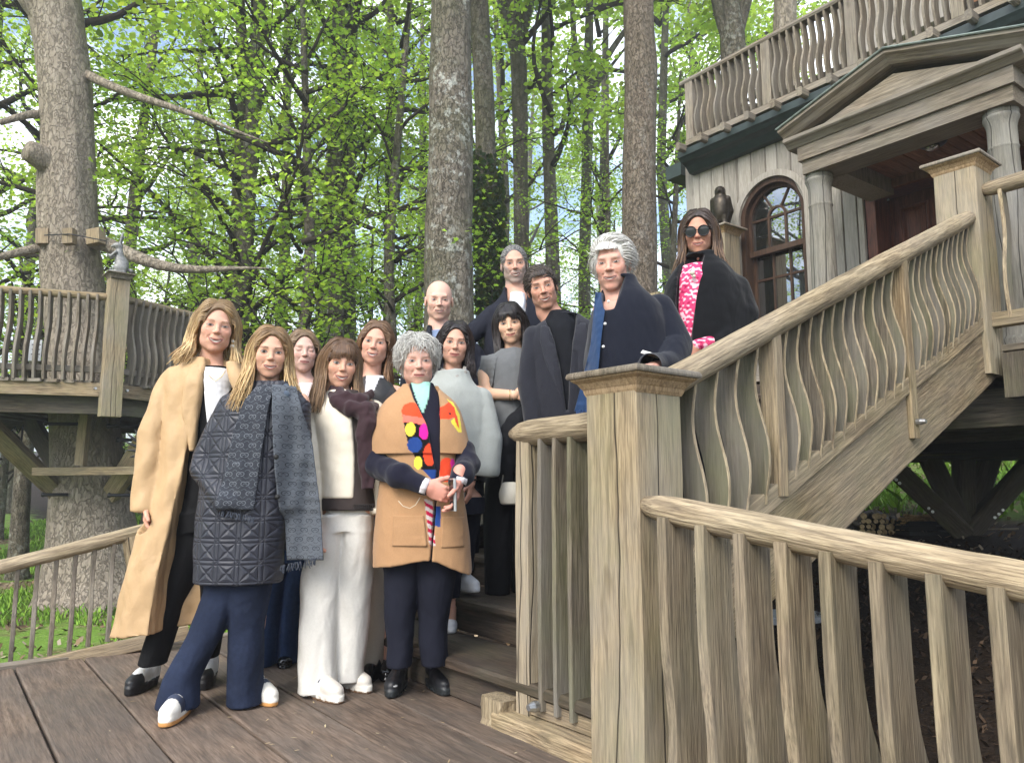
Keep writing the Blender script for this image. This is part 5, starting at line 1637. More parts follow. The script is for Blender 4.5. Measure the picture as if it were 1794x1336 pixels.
# ---------------------------------------------------------------- heads
def build_head(p):
    """p: parameters; returns V,F,col(rgba) in head space (x right, -y forward, z up, eyes at z=0)"""
    h = p.get("vox", .0026)
    male = p.get("male", 0); jw = p.get("jaw", 1.0); fw = p.get("fw", 1.0); sm = p.get("smile", .5); op = p.get("open", 0.0); age = p.get("age", .3)
    nb = np.asarray(p["neck"], float)
    nr = p.get("neck_r", .0455 + .011 * male)
    lo = np.minimum((-.098, -.125, -.13), nb - .075); hi = np.maximum((.098, .125, .125), nb + .075)
    F = Field(lo, hi, h)
    F.ell((0, .02, .030), (.073 * fw, .093, .083), .02)
    F.ell((0, -.020, -.025), (.0605 * fw, .067, .088), .03)
    F.ell((0, -.024, -.072), (.043 * jw * fw, .052, .040), .03)
    F.ell((0, -.064, -.099 - .003 * male), (.021 + .005 * male, .018, .016), .022)
    for s in (-1, 1):
        F.ell((s * .037 * fw, -.057, -.026 + .004 * sm), (.023, .021, .022 + .003 * sm), .022)
        F.ell((s * .041 * jw * fw, -.010, -.064), (.015, .024, .022), .025)
        F.ell((s * .077 * fw, .014, -.012), (.008, .018, .030), .006, mode='u')
        F.ell((s * .083 * fw, .008, -.008), (.006, .009, .017), .004, mode='s')
    F.cone((-.032 * fw, -.0735, .020), (.032 * fw, -.0735, .020), .0095 + .003 * male, .0095 + .003 * male, .016)
    for s in (-1, 1):
        F.ell((s * .031 * fw, -.093, .001), (.020, .0155, .0125), .012, mode='s')
        F.ell((s * .031 * fw, -.0685, .000), (.0175, .0145, .0135), .005)
    F.cone((0, -.078, .012), (0, -.097 - .004 * male, -.025), .0066, .0088, .011)
    F.ell((0, -.1010 - .004 * male, -.0275), (.0092 + .0015 * male, .0100, .0085), .007)
    for s in (-1, 1):
        F.ell((s * (.0108 + .0016 * male), -.0920, -.0310), (.0066 + .001 * male, .0088, .0056), .006)
        F.ell((s * .0060, -.0965, -.0368), (.0028, .0045, .0018), .003, mode='s')
    F.ell((0, -.066, -.060), (.030 + .004 * sm, .0235, .024), .018)
    op *= .85; zm, w = -.0645, .0240 + .0085 * sm
    def zc(x):
        return zm - sm * .0020 + sm * .0125 * (np.abs(x) / w) ** 1.8
    xs = np.linspace(-w, w, 9)
    yb = lambda x: -.0875 + .30 * x * x / .03 + .003 * sm
    for a_, b_ in zip(xs[:-1], xs[1:]):
        e = lambda x: (1 - (x / w) ** 2) * .9 + .1
        F.cone((a_, yb(a_) , zc(a_) + .0040 + op * .18), (b_, yb(b_), zc(b_) + .0040 + op * .18), .0034 * e(a_), .0034 * e(b_), .005)
        F.cone((a_, yb(a_) - .000, zc(a_) - .0056 - op * .9), (b_, yb(b_) - .000, zc(b_) - .0056 - op * .9), .0040 * e(a_), .0040 * e(b_), .005)
    if op > .002:
        F.ell((0, -.0945, zc(0) - op * .4), (w * .9, .0070, op * .62 + .001), .002, mode='s')
    else:
        for a_, b_ in zip(xs[:-1], xs[1:]):
            F.cone((a_, yb(a_) - .004, zc(a_) - .0005), (b_, yb(b_) - .004, zc(b_) - .0005), .0012, .0012, .002, mode='s')
    gr = .0008 + .0010 * age + .0004 * sm
    for s in (-1, 1):      # smile lines, under-eye folds
        F.chain([(s * .018, -.0915, -.036), (s * .029, -.0805, -.050), (s * (w + .009), -.0735, -.066)], [gr, gr, gr * .3], .009, 's')
        if age > .4:
            F.chain([(s * .018, -.087, -.016), (s * .031, -.0865, -.021), (s * .044, -.077, -.015)], [.0014] * 3, .004, 's')
    if age > .45:
        for zz in (.052, .063):
            F.cone((-.03, -.0775 + (zz - .052) * .4, zz), (.03, -.0775 + (zz - .052) * .4, zz), .0012, .0012, .003, 's')
    F.chain([(0, .030, -.050), (0, .5 * (.034 + nb[1]), .5 * (-.07 + nb[2])), nb], [.043 + .010 * male, nr, nr * 1.08], .022)
    F.ell(nb + np.array([0, -.01, -.035]), (.085, .055, .05), .05)
    V, Q = F.mesh()
    V = smooth_mesh(V, Q, 1, .35)
    x, y, z = V.T
    R = np.random.RandomState(p.get("seed", 1))
    skin = np.asarray(p["skin"], float) * np.array([1.05, 1.10, 1.16])
    C = np.tile(skin, (len(V), 1))
    wv = Waves(p.get("seed", 1), (60, 60, 60))(V)
    C *= (1 + .035 * wv)[:, None]
    red = np.array([1.08, .80, .78])
    front = sstep(-.02, -.05, y)
    def blend(m, c):
        nonlocal C
        C = C * (1 - m[:, None]) + np.asarray(c) * m[:, None]
    bl = p.get("blush", .5)
    cheek = np.exp(-(((np.abs(x) - .040) / .016) ** 2 + ((z + .026) / .017) ** 2)) * front * bl
    nose = np.exp(-((x / .014) ** 2 + ((z + .031) / .012) ** 2)) * front * bl * .9
    chin = np.exp(-((x / .02) ** 2 + ((z + .098) / .014) ** 2)) * front * bl * .4
    m = np.clip(cheek * .75 + nose * .7 + chin, 0, 1)
    C = C * (1 - m[:, None]) + C * red * m[:, None]
    if p.get("beard") is not None:
        bz = np.where(np.abs(x) < .03, -.045, -.045 + (np.abs(x) - .03) * 1.2)
        bm = sstep(.012, -.006, z - bz) * sstep(-.128, -.108, z) * sstep(.045, .015, y) * (1 - sstep(.001, .0, np.abs(x) * 0 + 1))
        bm *= 1 - np.exp(-((x / .02) ** 2 + ((z - zm) / .006) ** 2))
        fl = Waves(5, (400, 400, 250), 9)(V)
        blend(np.clip(bm * p["beard"][1] * (.8 + .35 * fl), 0, 1), p["beard"][0])
    # lips
    u = np.clip(1 - (x / w) ** 2, 0, 1)
    dz = z - zc(x)
    up = .0064 * np.sqrt(u) + op * .18 * u; dn = .0078 * np.sqrt(u) + op * 1.05 * u
    lipm = sstep(.0016, -.0006, dz - up) * sstep(.0016, -.0006, -dz - dn) * (np.abs(x) < w) * (y < -.055)
    alpha = np.ones(len(V))
    blend(lipm * p.get("lipa", .85), np.asarray(p.get("lip", skin * np.array([.74, .50, .56]))) * .52)
    alpha -= lipm * .0
    if op > .002:
        wi = w * .86; ui = np.clip(1 - (x / wi) ** 2, 0, 1)
        tu = op * .15 * ui; tl = op * .95 * ui
        tm = sstep(.0010, -.0008, dz - tu) * sstep(.0012, -.0006, -dz - tl) * (ui > 0) * (y < -.055)
        blend(tm * .97, (.60, .56, .50))
        gap = tm * sstep(.002, -.001, dz + tl * .72) * .5
        blend(np.exp(-((dz - tu - .0004) / .0016) ** 2) * (ui > .02) * (y < -.055) * .75, (.10, .03, .028))
        corner = tm * sstep(wi * .82, wi * 1.0, np.abs(x)) * .7
        blend(corner, (.12, .04, .03))
        alpha -= tm * .0
    else:
        ln = np.exp(-(dz / .0019) ** 2) * (np.abs(x) < w) * (y < -.055)
        blend(ln * .75, skin * np.array([.30, .12, .12]))
    # nostrils, shade of the openings painted into the skin
    for s in (-1, 1):
        nm = np.exp(-(((x - s * .0068) / .0042) ** 2 + ((z + .0372) / .0022) ** 2)) * (y < -.07)
        blend(nm * .4, skin * .25)
    # eyes
    ex, ez = .031 * fw, .0005
    hu, hl = 1.25 * p.get("eye_up", .0050), 1.25 * p.get("eye_lo", .0038)
    gz = p.get("gaze", 0.0)
    for s in (-1, 1):
        u_ = (x - s * ex) / .0152; v_ = z - ez - .0012 * s * (x - s * ex) / .0152
        par = np.clip(1 - u_ ** 2, 0, 1); ok = (y < -.045) & (np.abs(u_) < 1.25)
        if p.get("closed"):
            cl = np.exp(-((v_ + .0035 * par - .0005) / .0016) ** 2) * sstep(1.1, .9, np.abs(u_)) * ok
            blend(cl * .9, (.035, .022, .018))
            lid = sstep(.003, -.001, np.abs(v_ - .002) - .006 * par) * ok * .3
            blend(lid, skin * np.array([.9, .72, .72]))
        else:
            sh = sstep(.0045, 0, np.abs(v_ - .001) - .0075 * par) * ok * (np.abs(u_) < 1.15)
            blend(sh * p.get("eyeshade", .28), skin * np.array([.50, .34, .32]))  # socket shade painted into the skin round the eye
            om = sstep(.0012, -.0006, v_ - hu * par) * sstep(.0012, -.0006, -v_ - hl * par) * ok * (np.abs(u_) < 1)
            blend(om, (.40, .375, .355))
            di = np.sqrt((x - s * ex - gz) ** 2 + (v_ - .0006) ** 2)
            blend(om * sstep(.0076, .0062, di), p.get("iris", (.05, .035, .025)))
            blend(om * sstep(.0036, .0024, di), (.006, .005, .005))
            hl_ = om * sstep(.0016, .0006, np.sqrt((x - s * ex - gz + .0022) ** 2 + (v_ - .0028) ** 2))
            blend(hl_ * .6, (.9, .9, .9))  # white catchlight painted on the iris
            alpha -= om * .0
            lash = np.exp(-((v_ - hu * par - .0006) / (.0015 + .0008 * p.get("lash", .6))) ** 2) * sstep(1.15, .95, np.abs(u_)) * ok
            blend(lash * (.55 + .4 * p.get("lash", .6)), (.022, .015, .012))
            low = np.exp(-((v_ + hl * par) / .0011) ** 2) * sstep(1.0, .85, np.abs(u_)) * ok
            blend(low * (.22 + .3 * p.get("lash", .6)), (.05, .028, .022))
            crease = np.exp(-((v_ - hu * par - .0050) / .0014) ** 2) * sstep(1.15, .8, np.abs(u_)) * ok
            blend(crease * .35, skin * np.array([.55, .38, .34]))  # shade of the lid fold painted as a darker line
        # brows
        bx = (x * s - .014 * fw) / (.036 * fw)
        bz_ = p.get("brow_z", .0195) + .0045 * np.sin(np.clip(bx, 0, 1) * 2.4) * p.get("brow_arch", 1.0) - .002 * np.clip(bx, 0, 1)
        th = p.get("brow_t", .0030) * (1.05 - .65 * np.clip(bx, 0, 1))
        bmk = sstep(th + .0016, th - .001, np.abs(z - bz_)) * sstep(-.06, .06, bx) * sstep(1.06, .94, bx) * (y < -.04)
        blend(bmk * p.get("brow_a", .75), p.get("brow", (.05, .035, .025)))
    return V, Q, np.column_stack([np.clip(C, 0, 1), np.clip(alpha, 0, 1)]), F
def cap_field(vol=.010, hairline=.094, opening=(.071, .088, .137), zlow=-.09, h=.0045, side_trim=0.0, back=-.08):
    """under-layer of hair on the skull"""
    F = Field((-.12, -.13, -.16), (.12, .16, .16), h)
    F.ell((0, .020, .030), (.0735 + vol, .0935 + vol, .0835 + vol), 0)
    F.ell((0, .045, -.03), (.066 + vol * .8, .062 + vol * .8, .09), .03)
    F.ell((0, -.105, hairline - opening[2]), opening, .006, mode='s')
    if side_trim:
        for s in (-1, 1):
            F.ell((s * .085, .0, -.06), (.05, .05, .06 + side_trim), .01, mode='s')
    F.plane((0, 0, back), (0, -.25, -1))
    return F
def on_cap(d, vol):
    """point on the hair shell in direction d from the skull's centre"""
    d = d / (np.linalg.norm(d, axis=-1)[..., None] + 1e-9)
    r = np.array([.0735 + vol, .0935 + vol, .0835 + vol])
    s = 1 / np.sqrt((d[..., 0] / r[0]) ** 2 + (d[..., 1] / r[1]) ** 2 + (d[..., 2] / r[2]) ** 2)
    return np.array([0, .02, .03]) + d * s[..., None]
def hair_cols(R, n, cols, jitter=.18):
    c = np.asarray(cols, float)
    w = R.rand(n, 1)
    i = R.randint(0, len(c), n); j = R.randint(0, len(c), n)
    return np.clip((c[i] * w + c[j] * (1 - w)) * R.uniform(1 - jitter, 1 + jitter, (n, 1)), 0, 1)
def hair_long(seed, cols, part=0.0, length=.30, n=420, vol=.014, wave=.006, spread=.03, front=.5, ends=None, rad=.0044, fr_y=-.06, face_x=.066, lens=(1.0, 1.0), temple_y=-.052, sweep=0.0):
    """parted long hair: locks from the parting over the sides and down; lens scales the left/right length"""
    R = np.random.RandomState(seed)
    s = np.where(np.arange(n) % 2 == 0, 1.0, -1.0)
    f = R.rand(n) ** (1.15); f[: n // 6] *= .12
    v = vol + R.uniform(-.006, .007, n)
    y0 = -.070 + .16 * f
    root = on_cap(np.column_stack([part + s * .004 + 0 * f, y0 - .02, np.full(n, .075) + 0 * f]), 0) ; root = on_cap(root - np.array([0, .02, .03]), 0.0) + (v * .6)[:, None] * np.array([0, 0, 1.0])
    side_y = temple_y + (.12 - temple_y) * f
    side_x = s * np.where(f < .25, face_x + (.082 + vol - .008 - face_x) * f / .25, .080 + vol - .02 * np.clip((f - .55) / .45, 0, 1) - (f > .8) * (f - .8) * .25)
    lay = R.uniform(-.006, .006, n)
    topmid = np.column_stack([s * .045 + part * .5, (y0 + side_y) / 2 - .012 * (1 - f), (.060 + .042 * sstep(0, .30, f))])
    topmid = np.array([0, .02, .03]) + (on_cap(topmid - np.array([0, .02, .03]), 0) - np.array([0, .02, .03])) * (1 + v / .085)[:, None]
    nh = n // 6                                  # hairline locks hide the edge of the under-layer
    th_ = R.uniform(.05, 1.2, nh); gg = th_ / 1.2
    hx = s[:nh] * .0625 * np.sin(th_)
    hz_ = -.043 + .126 * np.sqrt(1 - (hx / .066) ** 2)
    hy = .02 - .1035 * np.sqrt(np.clip(1 - (hx / .0835) ** 2 - ((hz_ - .03) / .0935) ** 2, .02, 1))
    root[:nh] = np.column_stack([hx, hy, hz_ + .001])
    temple = np.column_stack([side_x + s * lay, side_y, np.full(n, .030) + R.normal(0, .006, n)])
    temple[:nh] = np.column_stack([s[:nh] * (face_x + .002 + .014 * (1 - gg)), -.052 + .055 * (1 - gg), np.minimum(.03, hz_ - .03)])
    topmid[:nh] = root[:nh] * .55 + temple[:nh] * .45 + np.column_stack([s[:nh] * .010, np.full(nh, -.003), np.full(nh, .006)])
    jaw = np.column_stack([side_x * (1 + .10 * R.rand(n)) + s * (.004 + lay), side_y + .006 + sweep * (f < .4), np.full(n, -.055)])
    Ln = length * np.where(s > 0, lens[1], lens[0]) * R.uniform(.82, 1.06, n)
    fwd = (f < front)
    ez = -Ln
    ex = side_x + s * (spread * R.uniform(.2, 1.2, n))
    ey = np.where(fwd, fr_y + R.uniform(-.02, .02, n), side_y * .8 + .03)
    mid = np.column_stack([(side_x * 1.05 + ex) / 2, np.where(fwd, (side_y + ey) / 2 - .012, side_y), (-.055 + ez) / 2])
    end = np.column_stack([ex, ey, ez])
    if ends is not None:
        end[:, 0] += s * ends
    ctrl = np.stack([root, topmid, temple, jaw, mid, end], 1)
    m = 15
    p = catmull(ctrl, m)
    tt = np.linspace(0, 1, m)[None]
    ph = R.uniform(0, 6.28, (n, 1)); fr = R.uniform(7, 12, (n, 1))
    g = sstep(.30, 1, tt) * wave
    p[..., 0] += np.sin(tt * fr + ph) * g; p[..., 1] += np.cos(tt * fr * .9 + ph) * g * .7
    r = rad * R.uniform(.55, 1.2, (n, 1)) * np.clip(np.minimum(1.0, .55 + tt * 2.5) * (1 - tt ** 4 * .8), .1, 1)
    r[n - n // 6:] *= .4                         # fine loose strands
    p[n - n // 6:, :, 0] += (np.sin(tt * 6 + ph[n - n // 6:]) * .010 * sstep(.2, 1, tt)); p[n - n // 6:, :, 2] += .004
    c0 = hair_cols(R, n, cols[0]); c1 = hair_cols(R, n, cols[-1])
    k = sstep(.15, .75, tt)[..., None]
    return strands(p, r, c0[:, None] * (1 - k) + c1[:, None] * k, 4, .6)
def hair_bangs(seed, cols, n=110, width=.052, drop=.022, vol=.018, sweep=0.0, rad=.0032, gap=0.0):
    R = np.random.RandomState(seed)
    x = R.uniform(-1, 1, n) * width
    root = on_cap(np.column_stack([x * .5, np.full(n, -.045), np.full(n, .072)]), vol * .8)
    mid = np.column_stack([x * .95 + sweep * .4, np.full(n, -.082 - vol * .55) + .35 * np.abs(x) ** 2 / .05, np.full(n, .062)])
    side = np.abs(x) / width
    endz = drop - .012 * side ** 2 + R.normal(0, .004, n) + gap * np.exp(-(x / .012) ** 2)
    end = np.column_stack([x * 1.12 + sweep, np.full(n, -.0905 - vol * .25) + .9 * np.abs(x * 1.12) ** 2 / .06 * .45, endz])
    p = catmull(np.stack([root, mid, end], 1), 10)
    tt = np.linspace(0, 1, 10)[None]
    r = rad * R.uniform(.6, 1.1, (n, 1)) * (1 - tt ** 3 * .75)
    return strands(p, r, hair_cols(R, n, cols[0]), 5, .5)
def hair_short(seed, cols, n=1300, ln=.04, vol=.010, hairline=.080, comb=(0, .8, .0), lift=.16, rad=.0027, curl=0.0, zmin=-.05, side_x=.05, front_y=-.060):
    """short combed hair: little locks lying over the skull"""
    R = np.random.RandomState(seed)
    d = R.normal(0, 1, (n * 4, 3)); d[:, 2] = np.abs(d[:, 2]) * 1.1 - .45
    q = on_cap(d, vol * .5)
    hl_ = hairline - 1.2 * np.clip(np.abs(q[:, 0]) - .035, 0, 1)
    ok = ((q[:, 2] > hl_) | (q[:, 1] > front_y + np.clip(.0 - q[:, 2], 0, 1) * .6)) & (q[:, 2] > zmin - (q[:, 1] > .05) * .03)
    ok &= ~((np.abs(q[:, 0]) > .06) & (np.abs(q[:, 1] - .014) < .02) & (q[:, 2] < .018))
    q = q[ok][:n]; n = len(q)
    nr = (q - np.array([0, .02, .03])); nr /= np.linalg.norm(nr, axis=1)[:, None]
    cv = np.asarray(comb(q) if callable(comb) else np.tile(comb, (n, 1)), float) + R.normal(0, .13, (n, 3))
    cv -= nr * np.sum(cv * nr, 1)[:, None]; cv /= np.linalg.norm(cv, axis=1)[:, None] + 1e-6
    l = ln * R.uniform(.6, 1.2, n)[:, None]
    sd = np.cross(nr, cv)
    c1 = q + cv * l * .4 + nr * l * lift + sd * curl * l * R.normal(0, 1, (n, 1))
    c2 = q + cv * l * .9 + nr * l * (lift * .9 - .08) - sd * curl * l * R.normal(0, 1.2, (n, 1)) - np.array([0, 0, .2]) * l
    p = catmull(np.stack([q - nr * .004, c1, c2], 1), 6)
    tt = np.linspace(0, 1, 6)[None]
    r = rad * R.uniform(.6, 1.2, (n, 1)) * (1 - tt ** 2 * .8)
    return strands(p, r, hair_cols(R, n, cols[0]), 4, .6)
def rotm(yaw=0, pitch=0, roll=0):
    """head turn in degrees: yaw>0 turns the face to image right, pitch>0 looks up, roll>0 tips the crown to image right"""
    return np.array((Matrix.Rotation(math.radians(yaw), 3, 'Z') @ Matrix.Rotation(math.radians(-pitch), 3, 'X') @ Matrix.Rotation(math.radians(roll), 3, 'Y')))
def build_hand(wrist, f, n, thumb=1, curl=(.5, .5, .5, .6), tcurl=.3, sc=1.0, forearm=None, r_arm=.03, h=.0028, spread=.0):
    """wrist point, f finger direction, n palm normal; thumb=+1/-1 chooses the side; curl radians per joint"""
    W = np.asarray(wrist, float); f = unit(f); n = unit(np.asarray(n, float) - f * np.dot(n, f)); l = np.cross(f, n) * thumb
    rr = .23 * sc
    F = Field(W - rr, W + rr, h)
    Rm = np.column_stack([l, f, n])
    F.ell(W + f * .048 * sc, np.array([.041, .052, .0155]) * sc, .01, Rm)
    F.ell(W + f * .030 * sc + l * .022 * sc + n * .008 * sc, np.array([.019, .028, .014]) * sc, .012, Rm)
    if forearm is not None:
        F.cone(np.asarray(forearm, float), W + f * .01, r_arm, .027 * sc, .02)
    offs = (.029, .010, -.0095, -.027); lens = (.070, .078, .073, .057)
    for o_, ln, c in zip(offs, lens, curl):
        p0 = W + (f * (.088 - abs(o_) * .25) + l * o_) * sc
        a = .15 + c * .6; pts = [p0 - f * .012 * sc, p0]
        dirl = unit(f + l * (o_ * spread * 20))
        for frac in (.46, .30, .26):
            dv_ = dirl * math.cos(a) + n * math.sin(a)
            pts.append(pts[-1] + dv_ * ln * frac * sc); a += c
        F.chain(pts, np.array([.0098, .0094, .0085, .0078, .0066]) * sc, .003)
    tb = W + (f * .022 + l * .030 + n * .004) * sc
    a = tcurl; td = unit(f * .72 + l * .62 + n * .25)
    t1_ = tb + td * .036 * sc; td2 = unit(td + (n * .5 - l * .35) * a); t2_ = t1_ + td2 * .030 * sc; td3 = unit(td2 + (n * .4 - l * .4) * a); t3_ = t2_ + td3 * .024 * sc
    F.chain([tb, t1_, t2_, t3_], np.array([.0125, .0112, .0098, .0080]) * sc, .006)
    return F.mesh()
# ================================================================ people
def tread_z(x, y):
    q = .802 * x + .597 * y
    k = math.floor((q - Q1) / RUN) + 1
    return 0.0 if k <= 0 else min(k, NST) * RISE
class Fig:
    def __init__(s, label, px, Y, z=None, seed=1):
        p = P(px, 700, Y)
        s.Y = Y; s.seed = seed
        s.base = V3(p[0], Y, tread_z(p[0], Y) if z is None else z)
        s.root = thing("person", label, "person", s.base)
        s.W = Matrix.Translation(s.base.tolist())
        s.skinparts = []
    def J(s, px, py, dy=0.0):
        return P(px, py, s.Y + dy) - s.base
    def S(s, py, pl, pr, ry, dy=0.0):
        pj = -.12 if dy < -.17 else dy              # cutting shapes are drawn on the cloth's front, not at their own centre
        a = s.J(pl, py, pj); b = s.J(pr, py, pj)
        return (a[2], (a[0] + b[0]) / 2, dy, (b[0] - a[0]) / 2, ry)
    def poly(s, V, pts, dy=-.1, conv=None):
        """mask of vertices inside an image-traced outline laid on the garment"""
        q = np.array([s.J(*(conv(*p) if conv else p), dy)[[0, 2]] for p in pts])
        x, z = V[:, 0], V[:, 2]
        ins = np.zeros(len(V), bool)
        for (x0, z0), (x1, z1) in zip(q, np.roll(q, -1, 0)):
            c = ((z0 > z) != (z1 > z)) & (x < (x1 - x0) * (z - z0) / (z1 - z0 + 1e-12) + x0)
            ins ^= c
        return ins
    def elp(s, V, c, r, rot=0.0, dy=-.1, conv=None):
        if conv:
            c0 = conv(*c); r = (r[0] / conv.k, r[1] / conv.k); c = c0
        o = s.J(*c, dy); mpp = (s.Y + dy) / FPX
        u = (V[:, 0] - o[0]) / (r[0] * mpp); w = (V[:, 2] - o[2]) / (r[1] * mpp)
        ca, sa = math.cos(rot), math.sin(rot)
        return (u * ca + w * sa) ** 2 + (w * ca - u * sa) ** 2 < 1
    def field(s, px0, px1, py0, py1, dep=.34, h=.0062):
        a = s.J(px0, py1); b = s.J(px1, py0)
        return Field((a[0] - .05, -dep, a[2] - .05), (b[0] + .05, dep, b[2] + .05), h)
    def cloth(s, name, F, col, mat, wr=(.004, 16, .5), folds=None, label=None, sm=1, fine=.0012):
        V, Q = F.mesh()
        if len(V) == 0:
            return None
        V = smooth_mesh(V, Q, sm, .5)
        Nn = normals(V, Q)
        s.seed += 1
        d = np.zeros(len(V))
        if wr:
            a, f, zr = wr
            d += a * Waves(s.seed, (f, f, f * zr))(V) + a * .5 * Waves(s.seed + 50, (f * 2.3, f * 2.3, f * 2.3 * zr))(V)
        if folds:
            a, f, ph = folds
            w = Waves(s.seed + 9, (6, 6, 3))(V)
            d += a * np.sin(V[:, 0] * f + w * 1.6 + ph) * (.6 + .4 * w)
        if fine:
            d += fine * Waves(s.seed + 70, (70, 70, 45))(V)
        c = col(V, Nn) if callable(col) else np.tile(np.asarray(col, float), (len(V), 1))
        V = V + Nn * d[:, None]
        o = obj(name, mesh(name, V, Q, c, smooth=True), M[mat], s.root, s.W)
        if label:
            o["label"] = label
        return o
    def head(s, px, py, scale, rot, hp, neck, hairs=(), cap=None, dy=0.0):
        """px,py: midpoint between the eyes; neck (px,py,dy)"""
        eye = s.J(px, py, dy - .07 * scale)
        ew = eye + s.base                            # everyone looks towards the photographer, then turns by rot
        R = rotm(rot[0] + math.degrees(math.atan2(-ew[0], ew[1])), rot[1] - .9 * math.degrees(math.atan2(ew[2] - CAMZ, ew[1])), rot[2])
        o = eye - R @ np.array([0, -.074, 0]) * scale
        nb = s.J(neck[0], neck[1], neck[2] if len(neck) > 2 else .02)
        hp = dict(hp); hp["neck"] = R.T @ (nb - o) / scale
        V, Q, C, F = build_head(hp)
        s.hw = lambda v: (np.asarray(v) * scale) @ R.T + o
        s.skinparts.append((s.hw(V), Q, C)); s.skin = np.asarray(hp["skin"]) * np.array([1.05, 1.10, 1.16])
        if cap is not None or hairs:
            VV, QQ, CC, off = [], [], [], 0
            items = list(hairs)
            if cap is not None:
                v, q = cap[0].mesh()
                nzz = Waves(3, (70, 70, 70))(v)
                items.append((v, q, np.clip(np.asarray(cap[1])[None] * (1 + .2 * nzz[:, None]), 0, 1)))
            for v, q, c in items:
                VV.append(s.hw(v)); QQ.append(q + off); CC.append(c); off += len(v)
            obj("hair", mesh("hair", np.vstack(VV), np.vstack(QQ), np.vstack(CC), smooth=True), M["hair"], s.root, s.W)
    def hand(s, wrist, f, n, thumb, curl, skin=None, **kw):
        V, Q = build_hand(wrist, f, n, thumb, curl, **kw)
        sk = s.skin if skin is None else skin
        c = np.tile(sk * np.array([1.0, .92, .90]), (len(V), 1)) * (1 + .06 * Waves(4, (90, 90, 90))(V))[:, None]
        s.skinparts.append((V, Q, np.column_stack([c, np.ones(len(V))])))
    def limb(s, pts, rad, h=.005):
        pts = np.asarray(pts); F = Field(pts.min(0) - .08, pts.max(0) + .08, h); F.chain(list(pts), rad, .02)
        V, Q = F.mesh()
        c = np.tile(s.skin, (len(V), 1)) * (1 + .05 * Waves(6, (40, 40, 40))(V))[:, None]
        s.skinparts.append((V, Q, np.column_stack([c, np.ones(len(V))])))
    def finish(s, shoulders, hips, feet):
        """inner body: trunk and legs inside the clothes, all one mesh with head and hands"""
        a = np.array([s.J(*q) for q in list(shoulders) + list(hips)]); ft = [np.asarray(f, float) for f in feet]
        lo = np.min(np.vstack([a, ft]), 0) - .12; hi = np.max(np.vstack([a, ft]), 0) + .12
        F = Field(lo, hi, .014)
        sh, hp = a[:2], a[2:]
        F.cone(sh[0], sh[1], .045, .045, .04); F.cone(sh.mean(0), hp.mean(0), .07, .075, .06); F.cone(hp[0], hp[1], .06, .06, .04)
        for h_, f_ in zip(hp, ft):
            F.cone(h_, f_ + V3(0, 0, .06), .055, .03, .03)
        V, Q = F.mesh()
        s.skinparts.append((V, Q, np.column_stack([np.tile(s.skin, (len(V), 1)), np.ones(len(V))])))
        VV, QQ, CC, off = [], [], [], 0
        for v, q, c in s.skinparts:
            VV.append(v); QQ.append(q + off); CC.append(c); off += len(v)
        obj("body", mesh("body", np.vstack(VV), np.vstack(QQ), np.vstack(CC), smooth=True), M["skin"], s.root, s.W)
    def gpt(s, px, py, z=None):
        g = G(px, py, s.base[2] if z is None else z)
        return g - s.base
    def shoe(s, at, yaw, kind, length=.27, h=.004):
        """at: local ground point under the ankle-side of the foot; toe direction yaw (0 = towards the camera, + = image right)"""
        a = math.radians(yaw); sc = length / .27
        F = Field((-.07, -.22, -.012), (.07, .12, .17), h)
        th = {"boot": .042, "sneaker": .034, "runner": .034, "flat": .018, "chunky": .036}.get(kind, .03)
        F.stack([(0, 0, -.045, .040, .132), (th * .5, 0, -.045, .043, .137), (th, 0, -.045, .041, .134)], 0, p=2.6, capr=.006)
        for k in range(5):    # upper
            pass
        F.ell((0, -.115, th + .012), (.040, .058, .034), .012)
        F.ell((0, -.05, th + .022), (.038, .075, .046), .02)
        F.ell((0, .045, th + .030), (.034, .045, .050), .02)
        if kind in ("boot",):
            F.cone((0, .035, th + .03), (0, .035, .21), .042, .044, .03)
        elif kind != "flat":
            F.ell((0, .02, th + .055), (.035, .045, .032), .02)
        if kind in ("runner", "chunky"):
            for k in range(7):
                for sx_ in (-1, 1):
                    F.ell((sx_ * .043, -.15 + k * .038, .010), (.010, .011, .010), .003, mode='s')
        if kind == "flat":
            F.ell((0, .01, th + .065), (.026, .06, .03), .01, mode='s')
        F.plane((0, 0, 0), (0, 0, -1))
        V, Q = F.mesh(); V = smooth_mesh(V, Q, 1, .4)
        x, y, z = V.T
        wh = srgb(228, 224, 214)
        C = np.tile(wh, (len(V), 1))
        if kind == "boot":
            C[:] = srgb(212, 214, 214); C[(z < th + .004)] = srgb(28, 28, 30); C[(y < -.095) & (z < .09)] = srgb(24, 24, 26)
        elif kind == "sneaker":
            C[(z < th * .55)] = srgb(205, 150, 90); C[(z > th) & (np.abs(x) > .026) & (y > -.10) & (y < .03) & (z < .085)] = srgb(60, 66, 84)
            C[(y < -.062) & (y > -.098) & (z > th + .022)] = srgb(66, 72, 90); C[(y < -.02) & (y > -.05) & (np.abs(x) < .025) & (z > .07)] = srgb(80, 84, 98)
        elif kind == "runner":
            C[:] = srgb(30, 31, 35); C[(z < th)] = srgb(38, 42, 44); C[(y < -.02) & (y > -.045) & (np.abs(x) < .008) & (z > .085)] = srgb(215, 215, 215)
            C[(y < -.14) & (np.abs(x - .02) < .008) & (np.abs(z - .05) < .004)] = srgb(220, 220, 220)
            lace = (np.abs(((y + .10) / .016) % 1 - .5) < .16) & (y > -.10) & (y < -.02) & (np.abs(x) < .018) & (z > .07); C[lace] = srgb(12, 12, 14)
        elif kind == "chunky":
